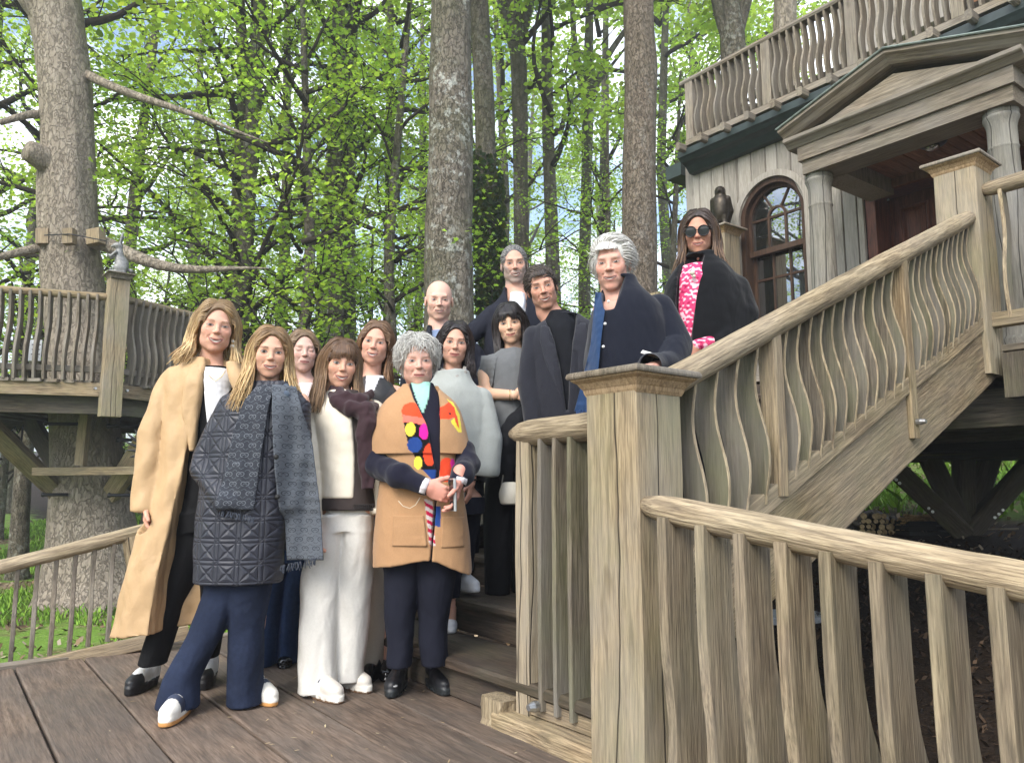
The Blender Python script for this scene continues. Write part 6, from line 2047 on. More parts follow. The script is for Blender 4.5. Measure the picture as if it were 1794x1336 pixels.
            C[(z > th)] = srgb(206, 200, 190); C[(z < .010)] = srgb(110, 84, 62); C[(z > th) & (y > -.07) & (y < .0) & (z < .10)] = srgb(232, 230, 226)
            C[(z > .075) & (y > -.06)] = srgb(46, 52, 74)
        elif kind == "flat":
            C[:] = srgb(14, 14, 17)
        elif kind == "dark":
            C[:] = srgb(22, 22, 24); C[z < .012] = srgb(190, 190, 186)
        elif kind == "white":
            C[:] = srgb(226, 228, 230); C[z < .01] = srgb(200, 202, 204)
        ca, sa = math.cos(a), math.sin(a)
        V = V * sc
        V = np.column_stack([V[:, 0] * ca - V[:, 1] * sa, V[:, 0] * sa + V[:, 1] * ca, V[:, 2]]) + np.asarray(at)
        obj("shoe", mesh("shoe", V, Q, C, smooth=True), M["patent"] if kind == "flat" else M["leather"], s.root, s.W)
    def trousers(s, F_px, legs, col, mat, top, wr=(.005, 14, .6), h=.0062, name="trousers", folds=None):
        """legs: list of lists of (py, pl, pr, depth, dy); top: sections of the seat"""
        F = s.field(*F_px, h=h)
        for lg in legs:
            F.stack([s.S(*q) for q in lg], .012, p=2.2)
        if top:
            F.stack([s.S(*q) for q in top], .012, p=2.3)
        return s.cloth(name, F, col, mat, wr, folds)
    def sheet(s, name, rows, F, col, mat, off=.014, fold=(.006, 60), thick=.007, nu=26, nv=70, uv=False, label=None, dymin=None):
        """cloth panel hanging over field F: rows (py, pl, pr)"""
        pys = np.array([r[0] for r in rows], float)
        v = np.linspace(0, 1, nv); u = np.linspace(0, 1, nu)
        py = pys[0] + (pys[-1] - pys[0]) * v
        pl = np.interp(py, pys, [r[1] for r in rows]); pr = np.interp(py, pys, [r[2] for r in rows])
        X = np.zeros((nv, nu)); Zz = np.zeros((nv, nu))
        for i in range(nv):
            a = s.J(pl[i], py[i], -.12); b = s.J(pr[i], py[i], -.12)
            X[i] = a[0] + (b[0] - a[0]) * u; Zz[i] = a[2] + (b[2] - a[2]) * u
        Yf = F.front_y(X, Zz)
        for i in range(nv):                        # bridge the gaps and smooth, so the cloth hangs free
            r = Yf[i]; ok = ~np.isnan(r)
            Yf[i] = np.interp(u, u[ok], r[ok]) if ok.any() else (Yf[i - 1] if i else -.1)
        for _ in range(10):
            Yf[1:-1] = np.minimum(Yf[1:-1], (Yf[:-2] + 2 * Yf[1:-1] + Yf[2:]) / 4 + .0005)
            Yf[:, 1:-1] = (Yf[:, :-2] + 2 * Yf[:, 1:-1] + Yf[:, 2:]) / 4
        wv = np.sin(X * fold[1] + 1.5 * np.sin(Zz * 6) + s.seed) * fold[0] + np.sin(X * fold[1] * 2.1 + 2 * np.sin(Zz * 4)) * fold[0] * .4
        Y0 = Yf - off + wv
        Vf = np.stack([X, Y0, Zz], -1).reshape(-1, 3); Vb = Vf + np.array([0, thick, 0])
        idx = np.arange(nv * nu).reshape(nv, nu)
        f1 = np.stack([idx[:-1, :-1], idx[1:, :-1], idx[1:, 1:], idx[:-1, 1:]], -1).reshape(-1, 4)
        f2 = f1[:, ::-1] + nv * nu
        ring = np.concatenate([idx[0, :], idx[1:, -1], idx[-1, -2::-1], idx[-2:0:-1, 0]])
        nx_ = np.roll(ring, -1)
        f3 = np.stack([ring, nx_, nx_ + nv * nu, ring + nv * nu], 1)
        Vv = np.vstack([Vf, Vb]); Ff = np.vstack([f1, f2, f3])
        if uv:
            uu = np.stack([(u[None] - .5) * (pr - pl)[:, None] * s.Y / FPX, np.broadcast_to((py - py[0])[:, None] * s.Y / FPX, (nv, nu)), np.full((nv, nu), float(uv))], -1).reshape(-1, 3)
            C = np.vstack([uu, uu])
        else:
            C = col(Vv, None) if callable(col) else np.tile(np.asarray(col, float), (len(Vv), 1))
        o = obj(name, mesh(name, Vv, Ff, C, smooth=True), M[mat], s.root, s.W)
        if label:
            o["label"] = label
        return o
    def fringe(s, parent_o, pts, ln, col, n=40, dy=-.15, F=None):
        """short threads hanging from a cloth end: pts two (px,py)"""
        R = np.random.RandomState(s.seed)
        a, b = s.J(*pts[0], dy), s.J(*pts[1], dy)
        f = R.rand(n)
        p0 = a + (b - a) * f[:, None]
        p0[:, 1] += R.normal(0, .006, n)
        p1 = p0 + np.column_stack([R.normal(0, .006, n), R.normal(0, .004, n), -ln * R.uniform(.7, 1.15, n)])
        V, Fq, C = strands(np.stack([p0, (p0 + p1) / 2 + R.normal(0, .002, (n, 3)), p1], 1), np.full((n, 3), .0016), np.tile(col, (n, 1)), 4, 1)
        obj("fringe", mesh("fringe", V, Fq, C), M["wool"], parent_o, s.W)
    def small(s, name, VF, mat, parent=None, label=None):
        o = obj(name, mesh(name, *VF, smooth=True), mat, parent or s.root, s.W)
        if label:
            o["label"] = label
        return o
# woven monogram cloth: the colour attribute carries cloth coordinates (metres)
m_, t, b = new_mat("monogram_wool")
a_ = N(t, "ShaderNodeAttribute", attribute_name="Col"); sc_ = N(t, "ShaderNodeSeparateColor"); L(t, a_.outputs["Color"], sc_.inputs[0])
U_n, V_n, K_n = sc_.outputs[0], sc_.outputs[1], sc_.outputs[2]
cs = .052
vr = math_(t, 'DIVIDE', V_n, cs * .8); row = math_(t, 'FLOOR', vr)
sh_ = math_(t, 'MULTIPLY', math_(t, 'MODULO', row, 2.0), .5)
ur = math_(t, 'ADD', math_(t, 'ADD', math_(t, 'DIVIDE', U_n, cs), 20.0), sh_)
pu = math_(t, 'MULTIPLY', math_(t, 'SUBTRACT', math_(t, 'FRACT', ur), .5), cs); pvn = math_(t, 'MULTIPLY', math_(t, 'SUBTRACT', math_(t, 'FRACT', vr), .5), cs * .8)
apu = math_(t, 'ABSOLUTE', pu); apv = math_(t, 'ABSOLUTE', pvn)
dist = math_(t, 'SQRT', math_(t, 'ADD', math_(t, 'POWER', math_(t, 'SUBTRACT', apu, .0070), 2.0), math_(t, 'POWER', pvn, 2.0)))
ring_ = math_(t, 'LESS_THAN', math_(t, 'ABSOLUTE', math_(t, 'SUBTRACT', dist, .0085)), .0015)
gapm = math_(t, 'MULTIPLY', math_(t, 'LESS_THAN', apu, .0045), math_(t, 'GREATER_THAN', pvn, .0012))
ring_ = math_(t, 'MULTIPLY', ring_, math_(t, 'SUBTRACT', 1.0, gapm))
barm = math_(t, 'MULTIPLY', math_(t, 'LESS_THAN', math_(t, 'ABSOLUTE', math_(t, 'SUBTRACT', pvn, .0)), .0012), math_(t, 'MULTIPLY', math_(t, 'LESS_THAN', apu, .0075), math_(t, 'GREATER_THAN', apu, .001)))
dots = math_(t, 'MULTIPLY', math_(t, 'LESS_THAN', math_(t, 'ABSOLUTE', math_(t, 'SUBTRACT', math_(t, 'MULTIPLY', apu, .8), apv)), .0016), math_(t, 'MULTIPLY', math_(t, 'GREATER_THAN', apu, .0150), math_(t, 'GREATER_THAN', math_(t, 'FRACT', math_(t, 'MULTIPLY', apu, 250.0)), .4)))
pat = math_(t, 'MAXIMUM', math_(t, 'MAXIMUM', ring_, barm), dots)
lightside = math_(t, 'GREATER_THAN', K_n, 1.5)
cA = mixc(t, pat, srgb(92, 97, 104), srgb(52, 55, 61)); cB = mixc(t, pat, srgb(56, 59, 66), srgb(106, 110, 116))
tcw = N(t, "ShaderNodeTexCoord")
stre = N(t, "ShaderNodeMapping"); stre.inputs["Scale"].default_value = (40, 40, 420); L(t, tcw.outputs["Object"], stre.inputs[0])
fz = noise(t, stre.outputs[0], 1.0, 3, .6)
L(t, mixc(t, 1.0, mixc(t, lightside, cA, cB), ramp(t, fz, [(.3, .78), (.7, 1.08)]), 'MULTIPLY'), b.inputs["Base Color"])
b.inputs["Roughness"].default_value = .9; b.inputs["Specular IOR Level"].default_value = .15
bump(t, b, fz, .3, .002)
M["monogram"] = m_
class Conv:
    def __init__(s, ox, oy, k): s.ox, s.oy, s.k = ox, oy, k
    def __call__(s, x, y): return (s.ox + x / s.k, s.oy + y / s.k)
def ball(c, r, n=10):
    c = np.asarray(c, float)
    a = np.linspace(-math.pi / 2 + .2, math.pi / 2 - .2, 6)
    return tube_path([c + V3(0, 0, r * math.sin(q)) for q in a], [r * math.cos(q) for q in a], n)
SK = srgb(224, 176, 150) * .80
# ---- woman in long tan coat
f = Fig("tall blonde woman in long open tan coat over black, white ankle boots", 345, 3.58, 0, 10)
BL = [[srgb(150, 124, 88), srgb(124, 100, 72)], [srgb(218, 190, 142), srgb(194, 162, 114), srgb(166, 134, 94)]]
f.head(381, 571, 1.04, (4, 5, 5), dict(skin=SK * np.array([1, .94, .92]), smile=1.0, open=.0085, age=.6, seed=2, jaw=1.0, blush=.7, eye_up=.0038, eye_lo=.003, brow=srgb(120, 90, 66), lip=srgb(196, 108, 100)), (378, 655, .03),
       [hair_long(11, BL, part=-.012, length=.20, n=430, vol=.020, wave=.012, spread=.045, front=.25, ends=.015, face_x=.074, temple_y=-.035, lens=(.92, 1.1), sweep=.02)], (cap_field(.014), BL[0][1]))
F = f.field(190, 440, 620, 1130, .32, .0068)
F.stack([f.S(1112, 203, 432, .21), f.S(1000, 230, 432, .20), f.S(900, 258, 434, .18), f.S(780, 284, 438, .155), f.S(690, 288, 438, .14), f.S(660, 296, 434, .125), f.S(643, 316, 424, .10), f.S(630, 345, 410, .075)], 0, p=2.4)
F.chain([f.J(306, 668, -.02), f.J(270, 760, -.06), f.J(256, 888, -.10)], [.072, .070, .064], .002)
F.stack([f.S(1130, 272, 470, .30, -.31), f.S(1000, 290, 470, .30, -.31), f.S(900, 312, 470, .30, -.30), f.S(760, 338, 470, .30, -.285), f.S(690, 352, 420, .28, -.27), f.S(640, 356, 402, .25, -.25), f.S(622, 350, 408, .25, -.22)], .004, 's', p=7)
F.plane(f.J(220, 1108), (.12, 0, -1)); 
cuff = f.J(256, 889, -.10)
F.ell(cuff + V3(-.01, 0, -.058), (.085, .085, .055), .002, mode='s')
f.cloth("coat", F, lambda V, n: np.tile(srgb(180, 150, 112), (len(V), 1)) * (1 + .05 * Waves(3, (9, 9, 5))(V))[:, None], "nylon", (.008, 26, .7), label="long tan padded coat worn open", sm=2)
# lapels lie on the front edge
F2 = f.field(300, 430, 620, 800, .3, .006)
F2.stack([f.S(790, 334, 342, .02, -.135), f.S(720, 318, 350, .03, -.13), f.S(665, 326, 360, .045, -.11), f.S(640, 340, 360, .04, -.07)], 0, p=3)
F2.stack([f.S(700, 418, 432, .03, -.10), f.S(660, 400, 432, .04, -.09), f.S(635, 398, 418, .04, -.06)], 0, p=3)
f.cloth("lapel", F2, srgb(182, 152, 114), "nylon", (.003, 24, .6))
def colA(V, n):
    c = np.tile(srgb(17, 17, 19), (len(V), 1))
    return c
F = f.field(235, 430, 630, 1175, .3, .0052)
F.stack([f.S(930, 318, 425, .13), f.S(880, 322, 425, .125), f.S(780, 335, 420, .12), f.S(700, 345, 415, .12), f.S(660, 345, 412, .11), f.S(645, 352, 404, .085)], 0, p=2.3)
F.stack([f.S(1163, 243, 288, .075, -.02), f.S(1060, 275, 325, .08), f.S(960, 300, 372, .10), f.S(900, 318, 380, .12)], .03)
F.stack([f.S(1150, 352, 382, .07, .1), f.S(1030, 352, 402, .085, .05), f.S(940, 345, 425, .11), f.S(890, 350, 425, .12)], .03)
f.cloth("jumpsuit", F, colA, "cotton", (.003, 12, .5), sm=2)
f.sheet("white_top", [(642, 358, 397), (665, 358, 398), (700, 361, 392), (748, 366, 372)], F, srgb(226, 226, 228), "cotton", .017, (.0010, 160), .006, 30, 40)
f.hand(f.J(261, 880, -.10), (.05, -.1, -1), (1, 0, .0), 1, (.45, .45, .5, .5), forearm=f.J(261, 850, -.10), sc=.95)
f.shoe(f.gpt(256, 1203), -2, "boot", .25); f.shoe(f.gpt(364, 1194), 14, "boot", .25)
ch = np.array([f.J(x, y, -.135) for x, y in ((362, 650), (368, 660), (378, 667), (388, 660), (395, 650))])
f.small("necklace", tube_path(ch, .0016, 5), plain("gold", (.6, .42, .16), .3, .5, .9))
er = f.hw((.078, -.012, -.052)); e2 = f.hw((.080, -.014, -.078))
f.small("earring", merge([ball(er, .008), ball(e2, .013)]), plain("shell", (.68, .64, .55), .3))
f.finish([(320, 665), (425, 665)], [(345, 900), (395, 900)], [f.gpt(262, 1195), f.gpt(367, 1185)])

# ---- woman in navy quilted coat with monogram scarf
f = Fig("blonde woman in navy quilted coat, grey monogram scarf and flared jeans", 450, 3.38, 0, 30)
BL2 = [[srgb(150, 120, 84), srgb(118, 92, 64)], [srgb(214, 186, 136), srgb(190, 158, 108), srgb(160, 126, 82)]]
f.head(475, 617, .965, (3, 0, 2), dict(skin=SK * np.array([1.0, .95, .9]), smile=.7, open=.005, age=.15, seed=3, jaw=.95, lash=1.0, brow=srgb(70, 50, 38), brow_t=.0034, lip=srgb(190, 105, 100), iris=(.02, .013, .01)), (476, 690, .02),
       [hair_long(12, BL2, part=.012, length=.265, n=460, vol=.012, wave=.013, spread=.06, front=.62, fr_y=-.105, face_x=.064)], (cap_field(.010), BL2[0][1]))
F = f.field(325, 560, 670, 1030, .3, .0062)
F.stack([f.S(1019, 343, 492, .15), f.S(960, 345, 494, .15), f.S(860, 352, 505, .145), f.S(780, 372, 518, .135), f.S(720, 388, 532, .125), f.S(695, 402, 532, .105), f.S(680, 428, 520, .08), f.S(668, 445, 507, .06)], 0, p=2.4)
F.chain([f.J(408, 712), f.J(362, 800, -.01), f.J(356, 822, -.03), f.J(398, 880, -.13)], [.062, .062, .06, .052], .002)
F.chain([f.J(522, 715), f.J(524, 800, .02), f.J(515, 880, .02)], [.055, .055, .05], .03)
FB = F
f.cloth("quilted_coat", F, srgb(40, 42, 52), "quilt", (.005, 18, .7), label="navy quilted knee-length coat", sm=2, fine=0)
pk = np.array([f.J(x, y, -.158) for x, y in ((392, 878), (440, 905), (440, 912))])
bt = [f.J(484, 800, -.15), f.J(486, 870, -.155)]
f.small("button", merge([tube_path([c, c - V3(0, .008, 0)], [.011, .009], 12) for c in bt]), M["black"])
s1 = f.sheet("scarf", [(672, 448, 478), (700, 430, 474), (760, 412, 466), (830, 398, 456), (892, 386, 448)], F, None, "monogram", .02, (.005, 55), uv=2.0, label="grey monogram scarf, near end")
f.fringe(s1, ((386, 892), (448, 906)), .025, srgb(70, 76, 88), 44, -.165)
s2 = f.sheet("scarf", [(672, 474, 508), (700, 478, 520), (780, 480, 538), (880, 484, 550), (985, 490, 556)], F, None, "monogram", .022, (.008, 42), uv=1.0, label="grey monogram scarf, far end")
f.fringe(s2, ((492, 990), (556, 976)), .03, srgb(60, 66, 78), 44, -.165)
F = f.field(425, 535, 655, 735, .25, .0055)
F.chain([f.J(446, 676, .03), f.J(447, 684, -.03), f.J(450, 692, -.075)], [.026, .028, .022], .02)
F.chain([f.J(504, 676, .03), f.J(503, 684, -.03), f.J(500, 692, -.075)], [.026, .028, .022], .02)
f.cloth("scarf_loop", F, srgb(80, 91, 105), "wool", (.004, 40, .6), (.003, 150, 0))
ink = lambda V, n: np.tile(srgb(38, 46, 66), (len(V), 1)) * (1 + .34 * Waves(8, (14, 14, 7))(V))[:, None]
f.trousers((270, 500, 1000, 1250), [[(1238, 275, 345, .085, -.06), (1190, 288, 345, .085, -.05), (1110, 330, 390, .08, -.03), (1040, 358, 428, .09, 0), (1000, 365, 440, .11, 0)], [(1232, 398, 463, .085, .06), (1180, 400, 460, .08, .05), (1100, 402, 462, .08, .02), (1040, 400, 474, .095, 0), (1000, 395, 480, .11, 0)]], ink, "denim", [(1020, 362, 480, .12), (985, 362, 482, .12)], (.005, 16, .6), name="jeans")
f.shoe(f.gpt(314, 1252), 4, "sneaker", .265); f.shoe(f.gpt(450, 1224), 42, "sneaker", .26)
f.finish([(425, 705), (525, 705)], [(400, 990), (455, 990)], [f.gpt(312, 1235), f.gpt(440, 1210)])

# ---- young woman with closed eyes
f = Fig("young woman with closed eyes and tied light brown hair behind the front row", 520, 4.2, 0, 50)
BR = [[srgb(112, 90, 68), srgb(132, 108, 82)], [srgb(120, 96, 72), srgb(146, 120, 92)]]
f.head(534, 613, 1.0, (8, 4, 0), dict(skin=srgb(228, 184, 164) * .74, smile=.12, open=0, age=.0, seed=4, closed=1, jaw=1.0, fw=.98, brow=srgb(120, 95, 75), brow_a=.55, lip=srgb(192, 112, 108), blush=.8), (536, 672, .02),
       [hair_long(13, BR, part=.0, length=.19, n=380, vol=.008, wave=.006, spread=.01, front=.05, face_x=.074, temple_y=-.03, lens=(.75, 1.1), sweep=.04)], (cap_field(.008), BR[0][0]))
F = f.field(495, 580, 660, 1000, .25, .007)
F.stack([f.S(960, 470, 570, .12), f.S(860, 475, 572, .12), f.S(760, 480, 582, .12), f.S(710, 490, 580, .11), f.S(688, 505, 568, .085), f.S(672, 518, 556, .06)], 0, p=2.3)
def colC(V, n):
    c = np.tile(srgb(28, 28, 34), (len(V), 1)); m = f.poly(V, [(512, 664), (556, 664), (556, 720), (512, 720)], -.08)
    c[m] = srgb(222, 206, 202) * (1 + .1 * Waves(4, (160, 160, 160))(V[m]))[:, None]
    return c
f.cloth("top", F, colC, "cotton", (.003, 14, .6))
jn = lambda V, n: np.tile(srgb(44, 62, 96), (len(V), 1)) * (1 + .25 * Waves(9, (14, 14, 6))(V))[:, None]
f.trousers((435, 545, 930, 1180), [[(1163, 445, 482, .08, -.02), (1080, 458, 496, .08, 0), (960, 468, 520, .10, 0)], [(1160, 486, 522, .08, .0), (1080, 492, 528, .08, 0), (960, 508, 568, .10, 0)]], jn, "denim", [(985, 470, 570, .11), (940, 472, 570, .11)], name="jeans")
f.shoe(f.gpt(466, 1164), -15, "flat", .25); f.shoe(f.gpt(504, 1160), 8, "flat", .25)
f.finish([(510, 695), (562, 695)], [(495, 940), (545, 940)], [f.gpt(466, 1160), f.gpt(504, 1156)])

# ---- woman in cream jacket and white trousers
f = Fig("woman with fringe in cream jacket, plum scarf and wide white trousers", 595, 3.62, 0, 70)
BR2 = [[srgb(104, 78, 56), srgb(84, 62, 46)], [srgb(128, 100, 72), srgb(152, 124, 92), srgb(104, 80, 58)]]
f.head(601, 637, .985, (8, 0, 4), dict(skin=SK * np.array([1, .94, .9]), smile=.9, open=.0068, age=.4, seed=5, jaw=.92, lash=.8, brow=srgb(110, 84, 62), lip=srgb(196, 110, 104), iris=(.10, .10, .09), blush=.6), (602, 700, .02),
       [hair_long(14, BR2, part=.0, length=.235, n=440, vol=.015, wave=.004, spread=.035, front=.6, fr_y=-.10, face_x=.061), hair_bangs(14, BR2, n=120, drop=.026, vol=.017, gap=.012, sweep=-.004)], (cap_field(.013), BR2[0][1]))
F = f.field(510, 670, 680, 925, .27, .0062)
F.stack([f.S(872, 562, 655, .125), f.S(800, 560, 656, .12), f.S(740, 552, 660, .125), f.S(712, 548, 660, .115), f.S(697, 560, 650, .095), f.S(684, 580, 630, .07)], 0, p=2.4)
F.chain([f.J(554, 722), f.J(542, 800, -.05), f.J(546, 912, -.09)], [.060, .054, .047], .002)
F.chain([f.J(655, 722), f.J(668, 800, .0), f.J(665, 890, -.03)], [.058, .052, .046], .025)
F.stack([f.S(890, 617, 690, .2, -.22), f.S(800, 620, 660, .2, -.22), f.S(700, 612, 650, .2, -.20), f.S(680, 600, 640, .2, -.18)], .004, 's', p=7)
F.plane(f.J(545, 918, -.09), (.15, 0, -1))
f.cloth("jacket", F, srgb(222, 212, 194), "leather", (.004, 18, .6), label="short cream leather jacket", sm=2)
FD = f.field(560, 670, 680, 900, .25, .006)
FD.stack([f.S(892, 561, 660, .126), f.S(870, 564, 657, .12), f.S(800, 568, 654, .112), f.S(730, 565, 655, .112), f.S(700, 575, 645, .09), f.S(685, 585, 630, .06)], 0, p=2.3)
f.cloth("top", FD, lambda V, n: np.tile(srgb(62, 54, 52), (len(V), 1)), "cotton", (.003, 14, .6))
# lace hem
la = []
for k in range(26):
    a = k / 25
    for r_ in range(2):
        c = f.J(567 + 86 * a, 886 + r_ * 5, -.118 + .10 * abs(a - .5) ** 2 * 2)
        la.append(tube_path([c + V3(.009 * math.cos(q), 0, .007 * math.sin(q)) for q in np.linspace(0, 6.3, 8)], .0022, 4))
f.small("lace_hem", merge(la), plain("lace", (.03, .026, .026), .9))
F = f.field(555, 670, 665, 870, .28, .0055)
F.chain([f.J(580, 688, -.03), f.J(590, 702, -.10), f.J(615, 716, -.125), f.J(640, 722, -.12), f.J(655, 712, -.06)], [.022, .03, .034, .032, .026], .02)
F.chain([f.J(585, 680, -.02), f.J(605, 694, -.10), f.J(632, 700, -.10), f.J(648, 690, -.03)], [.022, .026, .026, .022], .015)
F.chain([f.J(642, 715, -.135), f.J(646, 740, -.145), f.J(636, 765, -.145)], [.03, .032, .028], .02)
F.stack([f.S(856, 632, 657, .014, -.15), f.S(800, 626, 654, .016, -.15), f.S(750, 624, 652, .02, -.148), f.S(725, 628, 654, .026, -.142)], .015, p=2.2)
f.cloth("scarf", F, srgb(58, 42, 46), "wool", (.006, 34, .8), (.004, 130, 0), label="plum wool scarf knotted at the neck", sm=1)
f.trousers((515, 670, 865, 1225), [[(1213, 522, 590, .085, -.03), (1100, 527, 592, .085, -.02), (1000, 534, 602, .095, 0), (900, 560, 615, .115, 0)], [(1190, 588, 636, .085, .07), (1100, 590, 645, .085, .05), (1000, 592, 652, .095, .02), (900, 605, 656, .115, 0)]], srgb(212, 209, 202), "cotton", [(930, 563, 655, .108), (878, 574, 648, .092)], (.007, 15, .5), folds=(.006, 48, .4))
f.hand(f.J(551, 914, -.09), (.12, -.15, -1), (1, .0, .1), 1, (.3, .35, .4, .45), forearm=f.J(548, 885, -.09), sc=.92)
f.shoe(f.gpt(556, 1220), 48, "chunky", .27); f.shoe(f.gpt(606, 1203), 48, "chunky", .27)
f.finish([(560, 715), (645, 715)], [(585, 890), (635, 890)], [f.gpt(552, 1205), f.gpt(605, 1190)])
f_bag = None

# ---- smiling woman behind in dark jacket
f = Fig("smiling woman with brown hair over one shoulder, dark jacket and long cream skirt", 660, 4.05, 0, 90)
BR3 = [[srgb(104, 78, 58), srgb(124, 96, 72)], [srgb(122, 90, 64), srgb(148, 112, 80)]]
f.head(656, 599, 1.0, (-6, 3, 9), dict(skin=SK * np.array([1.0, .92, .9]), smile=.9, open=.007, age=.35, seed=6, jaw=1.02, blush=.85, brow=srgb(104, 80, 60), lip=srgb(200, 116, 108), iris=(.03, .022, .018)), (650, 668, .03),
       [hair_long(15, BR3, part=-.008, length=.20, n=420, vol=.010, wave=.006, spread=.02, front=.2, face_x=.072, temple_y=-.03, lens=(.7, 1.12), sweep=.035, ends=.012)], (cap_field(.010), BR3[0][0]))
F = f.field(600, 720, 655, 960, .25, .005)
F.stack([f.S(950, 612, 690, .12), f.S(800, 610, 700, .12), f.S(720, 606, 712, .12), f.S(695, 612, 706, .11), f.S(675, 625, 690, .09), f.S(660, 640, 676, .06)], 0, p=2.3)
def colE(V, n):
    c = np.tile(srgb(52, 46, 44), (len(V), 1))
    c[f.poly(V, [(640, 655), (672, 655), (660, 680), (646, 712), (642, 700)], -.08)] = srgb(222, 222, 226)
    c[f.poly(V, [(664, 660), (690, 664), (680, 690), (655, 720), (648, 716)], -.08)] = srgb(34, 33, 34)
    return c
f.cloth("jacket", F, colE, "leather", (.004, 16, .6))
F = f.field(610, 700, 880, 1200, .25, .007)
F.stack([f.S(1192, 612, 672, .12), f.S(1050, 614, 682, .12), f.S(900, 618, 690, .12)], 0, p=2.2)
f.cloth("long_skirt", F, srgb(196, 184, 166), "wool", (.004, 12, .4), (.007, 55, 0), label="long cream wool skirt")
f.shoe(f.gpt(652, 1186), -5, "flat", .25); f.shoe(f.gpt(680, 1180), 5, "flat", .25)
f.finish([(622, 690), (695, 690)], [(640, 920), (672, 920)], [f.gpt(652, 1180), f.gpt(680, 1176)])
# ---- elderly woman in camel poncho
f = Fig("grey-haired woman in camel poncho with bright motifs, hands together holding a phone", 735, 3.55, 0, 110)
GR = [[srgb(196, 194, 188), srgb(150, 148, 142), srgb(220, 218, 212), srgb(176, 172, 166)]]
cmbF = lambda q: np.column_stack([q[:, 0] * 10, q[:, 1] * 5 + .15, -.45 - 3 * np.clip(-q[:, 2], 0, 1)])
f.head(734, 632, 1.0, (5, 0, -2), dict(skin=srgb(222, 172, 150) * .80, smile=.15, open=0, age=1.0, seed=8, jaw=1.08, fw=1.02, brow_a=.25, brow=srgb(150, 140, 130), lip=srgb(186, 108, 106), lash=.25, eye_up=.0040, eye_lo=.003, blush=.8, iris=(.06, .06, .06)), (737, 690, .03),
       [hair_short(16, GR, n=2600, ln=.058, vol=.022, curl=.28, lift=.24, comb=cmbF, zmin=-.075, rad=.0021, front_y=-.035)], (cap_field(.014, hairline=.098, back=-.07), GR[0][0] * .9))
CAM_ = srgb(172, 134, 98)
F = f.field(635, 840, 665, 1015, .3, .0044)
F.stack([f.S(797, 644, 828, .155), f.S(770, 647, 822, .155), f.S(735, 655, 812, .145), f.S(710, 667, 803, .125), f.S(695, 682, 790, .105), f.S(684, 700, 772, .08), f.S(674, 708, 766, .062)], 0, p=2.3)
F.stack([f.S(1004, 654, 827, .165), f.S(940, 656, 822, .16), f.S(880, 662, 814, .15), f.S(830, 668, 808, .145), f.S(770, 668, 808, .145)], 0, p=2.4)
F.stack([f.S(822, 764, 770, .2, -.26), f.S(745, 750, 770, .2, -.25), f.S(700, 726, 768, .2, -.23), f.S(676, 716, 764, .2, -.20), f.S(664, 708, 770, .2, -.18)], .003, 's', p=7)
F.stack([f.S(1015, 751, 757, .2, -.26), f.S(820, 766, 769, .2, -.26)], .002, 's', p=7)
F.plane(f.J(700, 985), (-.15, 0, -1)) if False else None
hemL = f.J(655, 993); hemM = f.J(752, 977)
X, Z = F.ax[0][:, None, None], F.ax[2][None, None, :]
hz = np.interp(F.ax[0], [f.J(650, 993)[0], f.J(752, 976)[0], f.J(772, 978)[0], f.J(826, 1006)[0]], [f.J(650, 993)[2], f.J(752, 976)[2], f.J(772, 978)[2], f.J(826, 1006)[2]])
F.D = np.maximum(F.D, (hz[:, None, None] - Z).astype(np.float32))
cv = Conv(500, 540, 3.71)
RED, YEL, MAG, BLU, BLK, SAL, NAV = srgb(232, 76, 44), srgb(232, 214, 74), srgb(222, 36, 148), srgb(36, 66, 130), srgb(22, 20, 22), srgb(236, 112, 96), srgb(26, 26, 40)
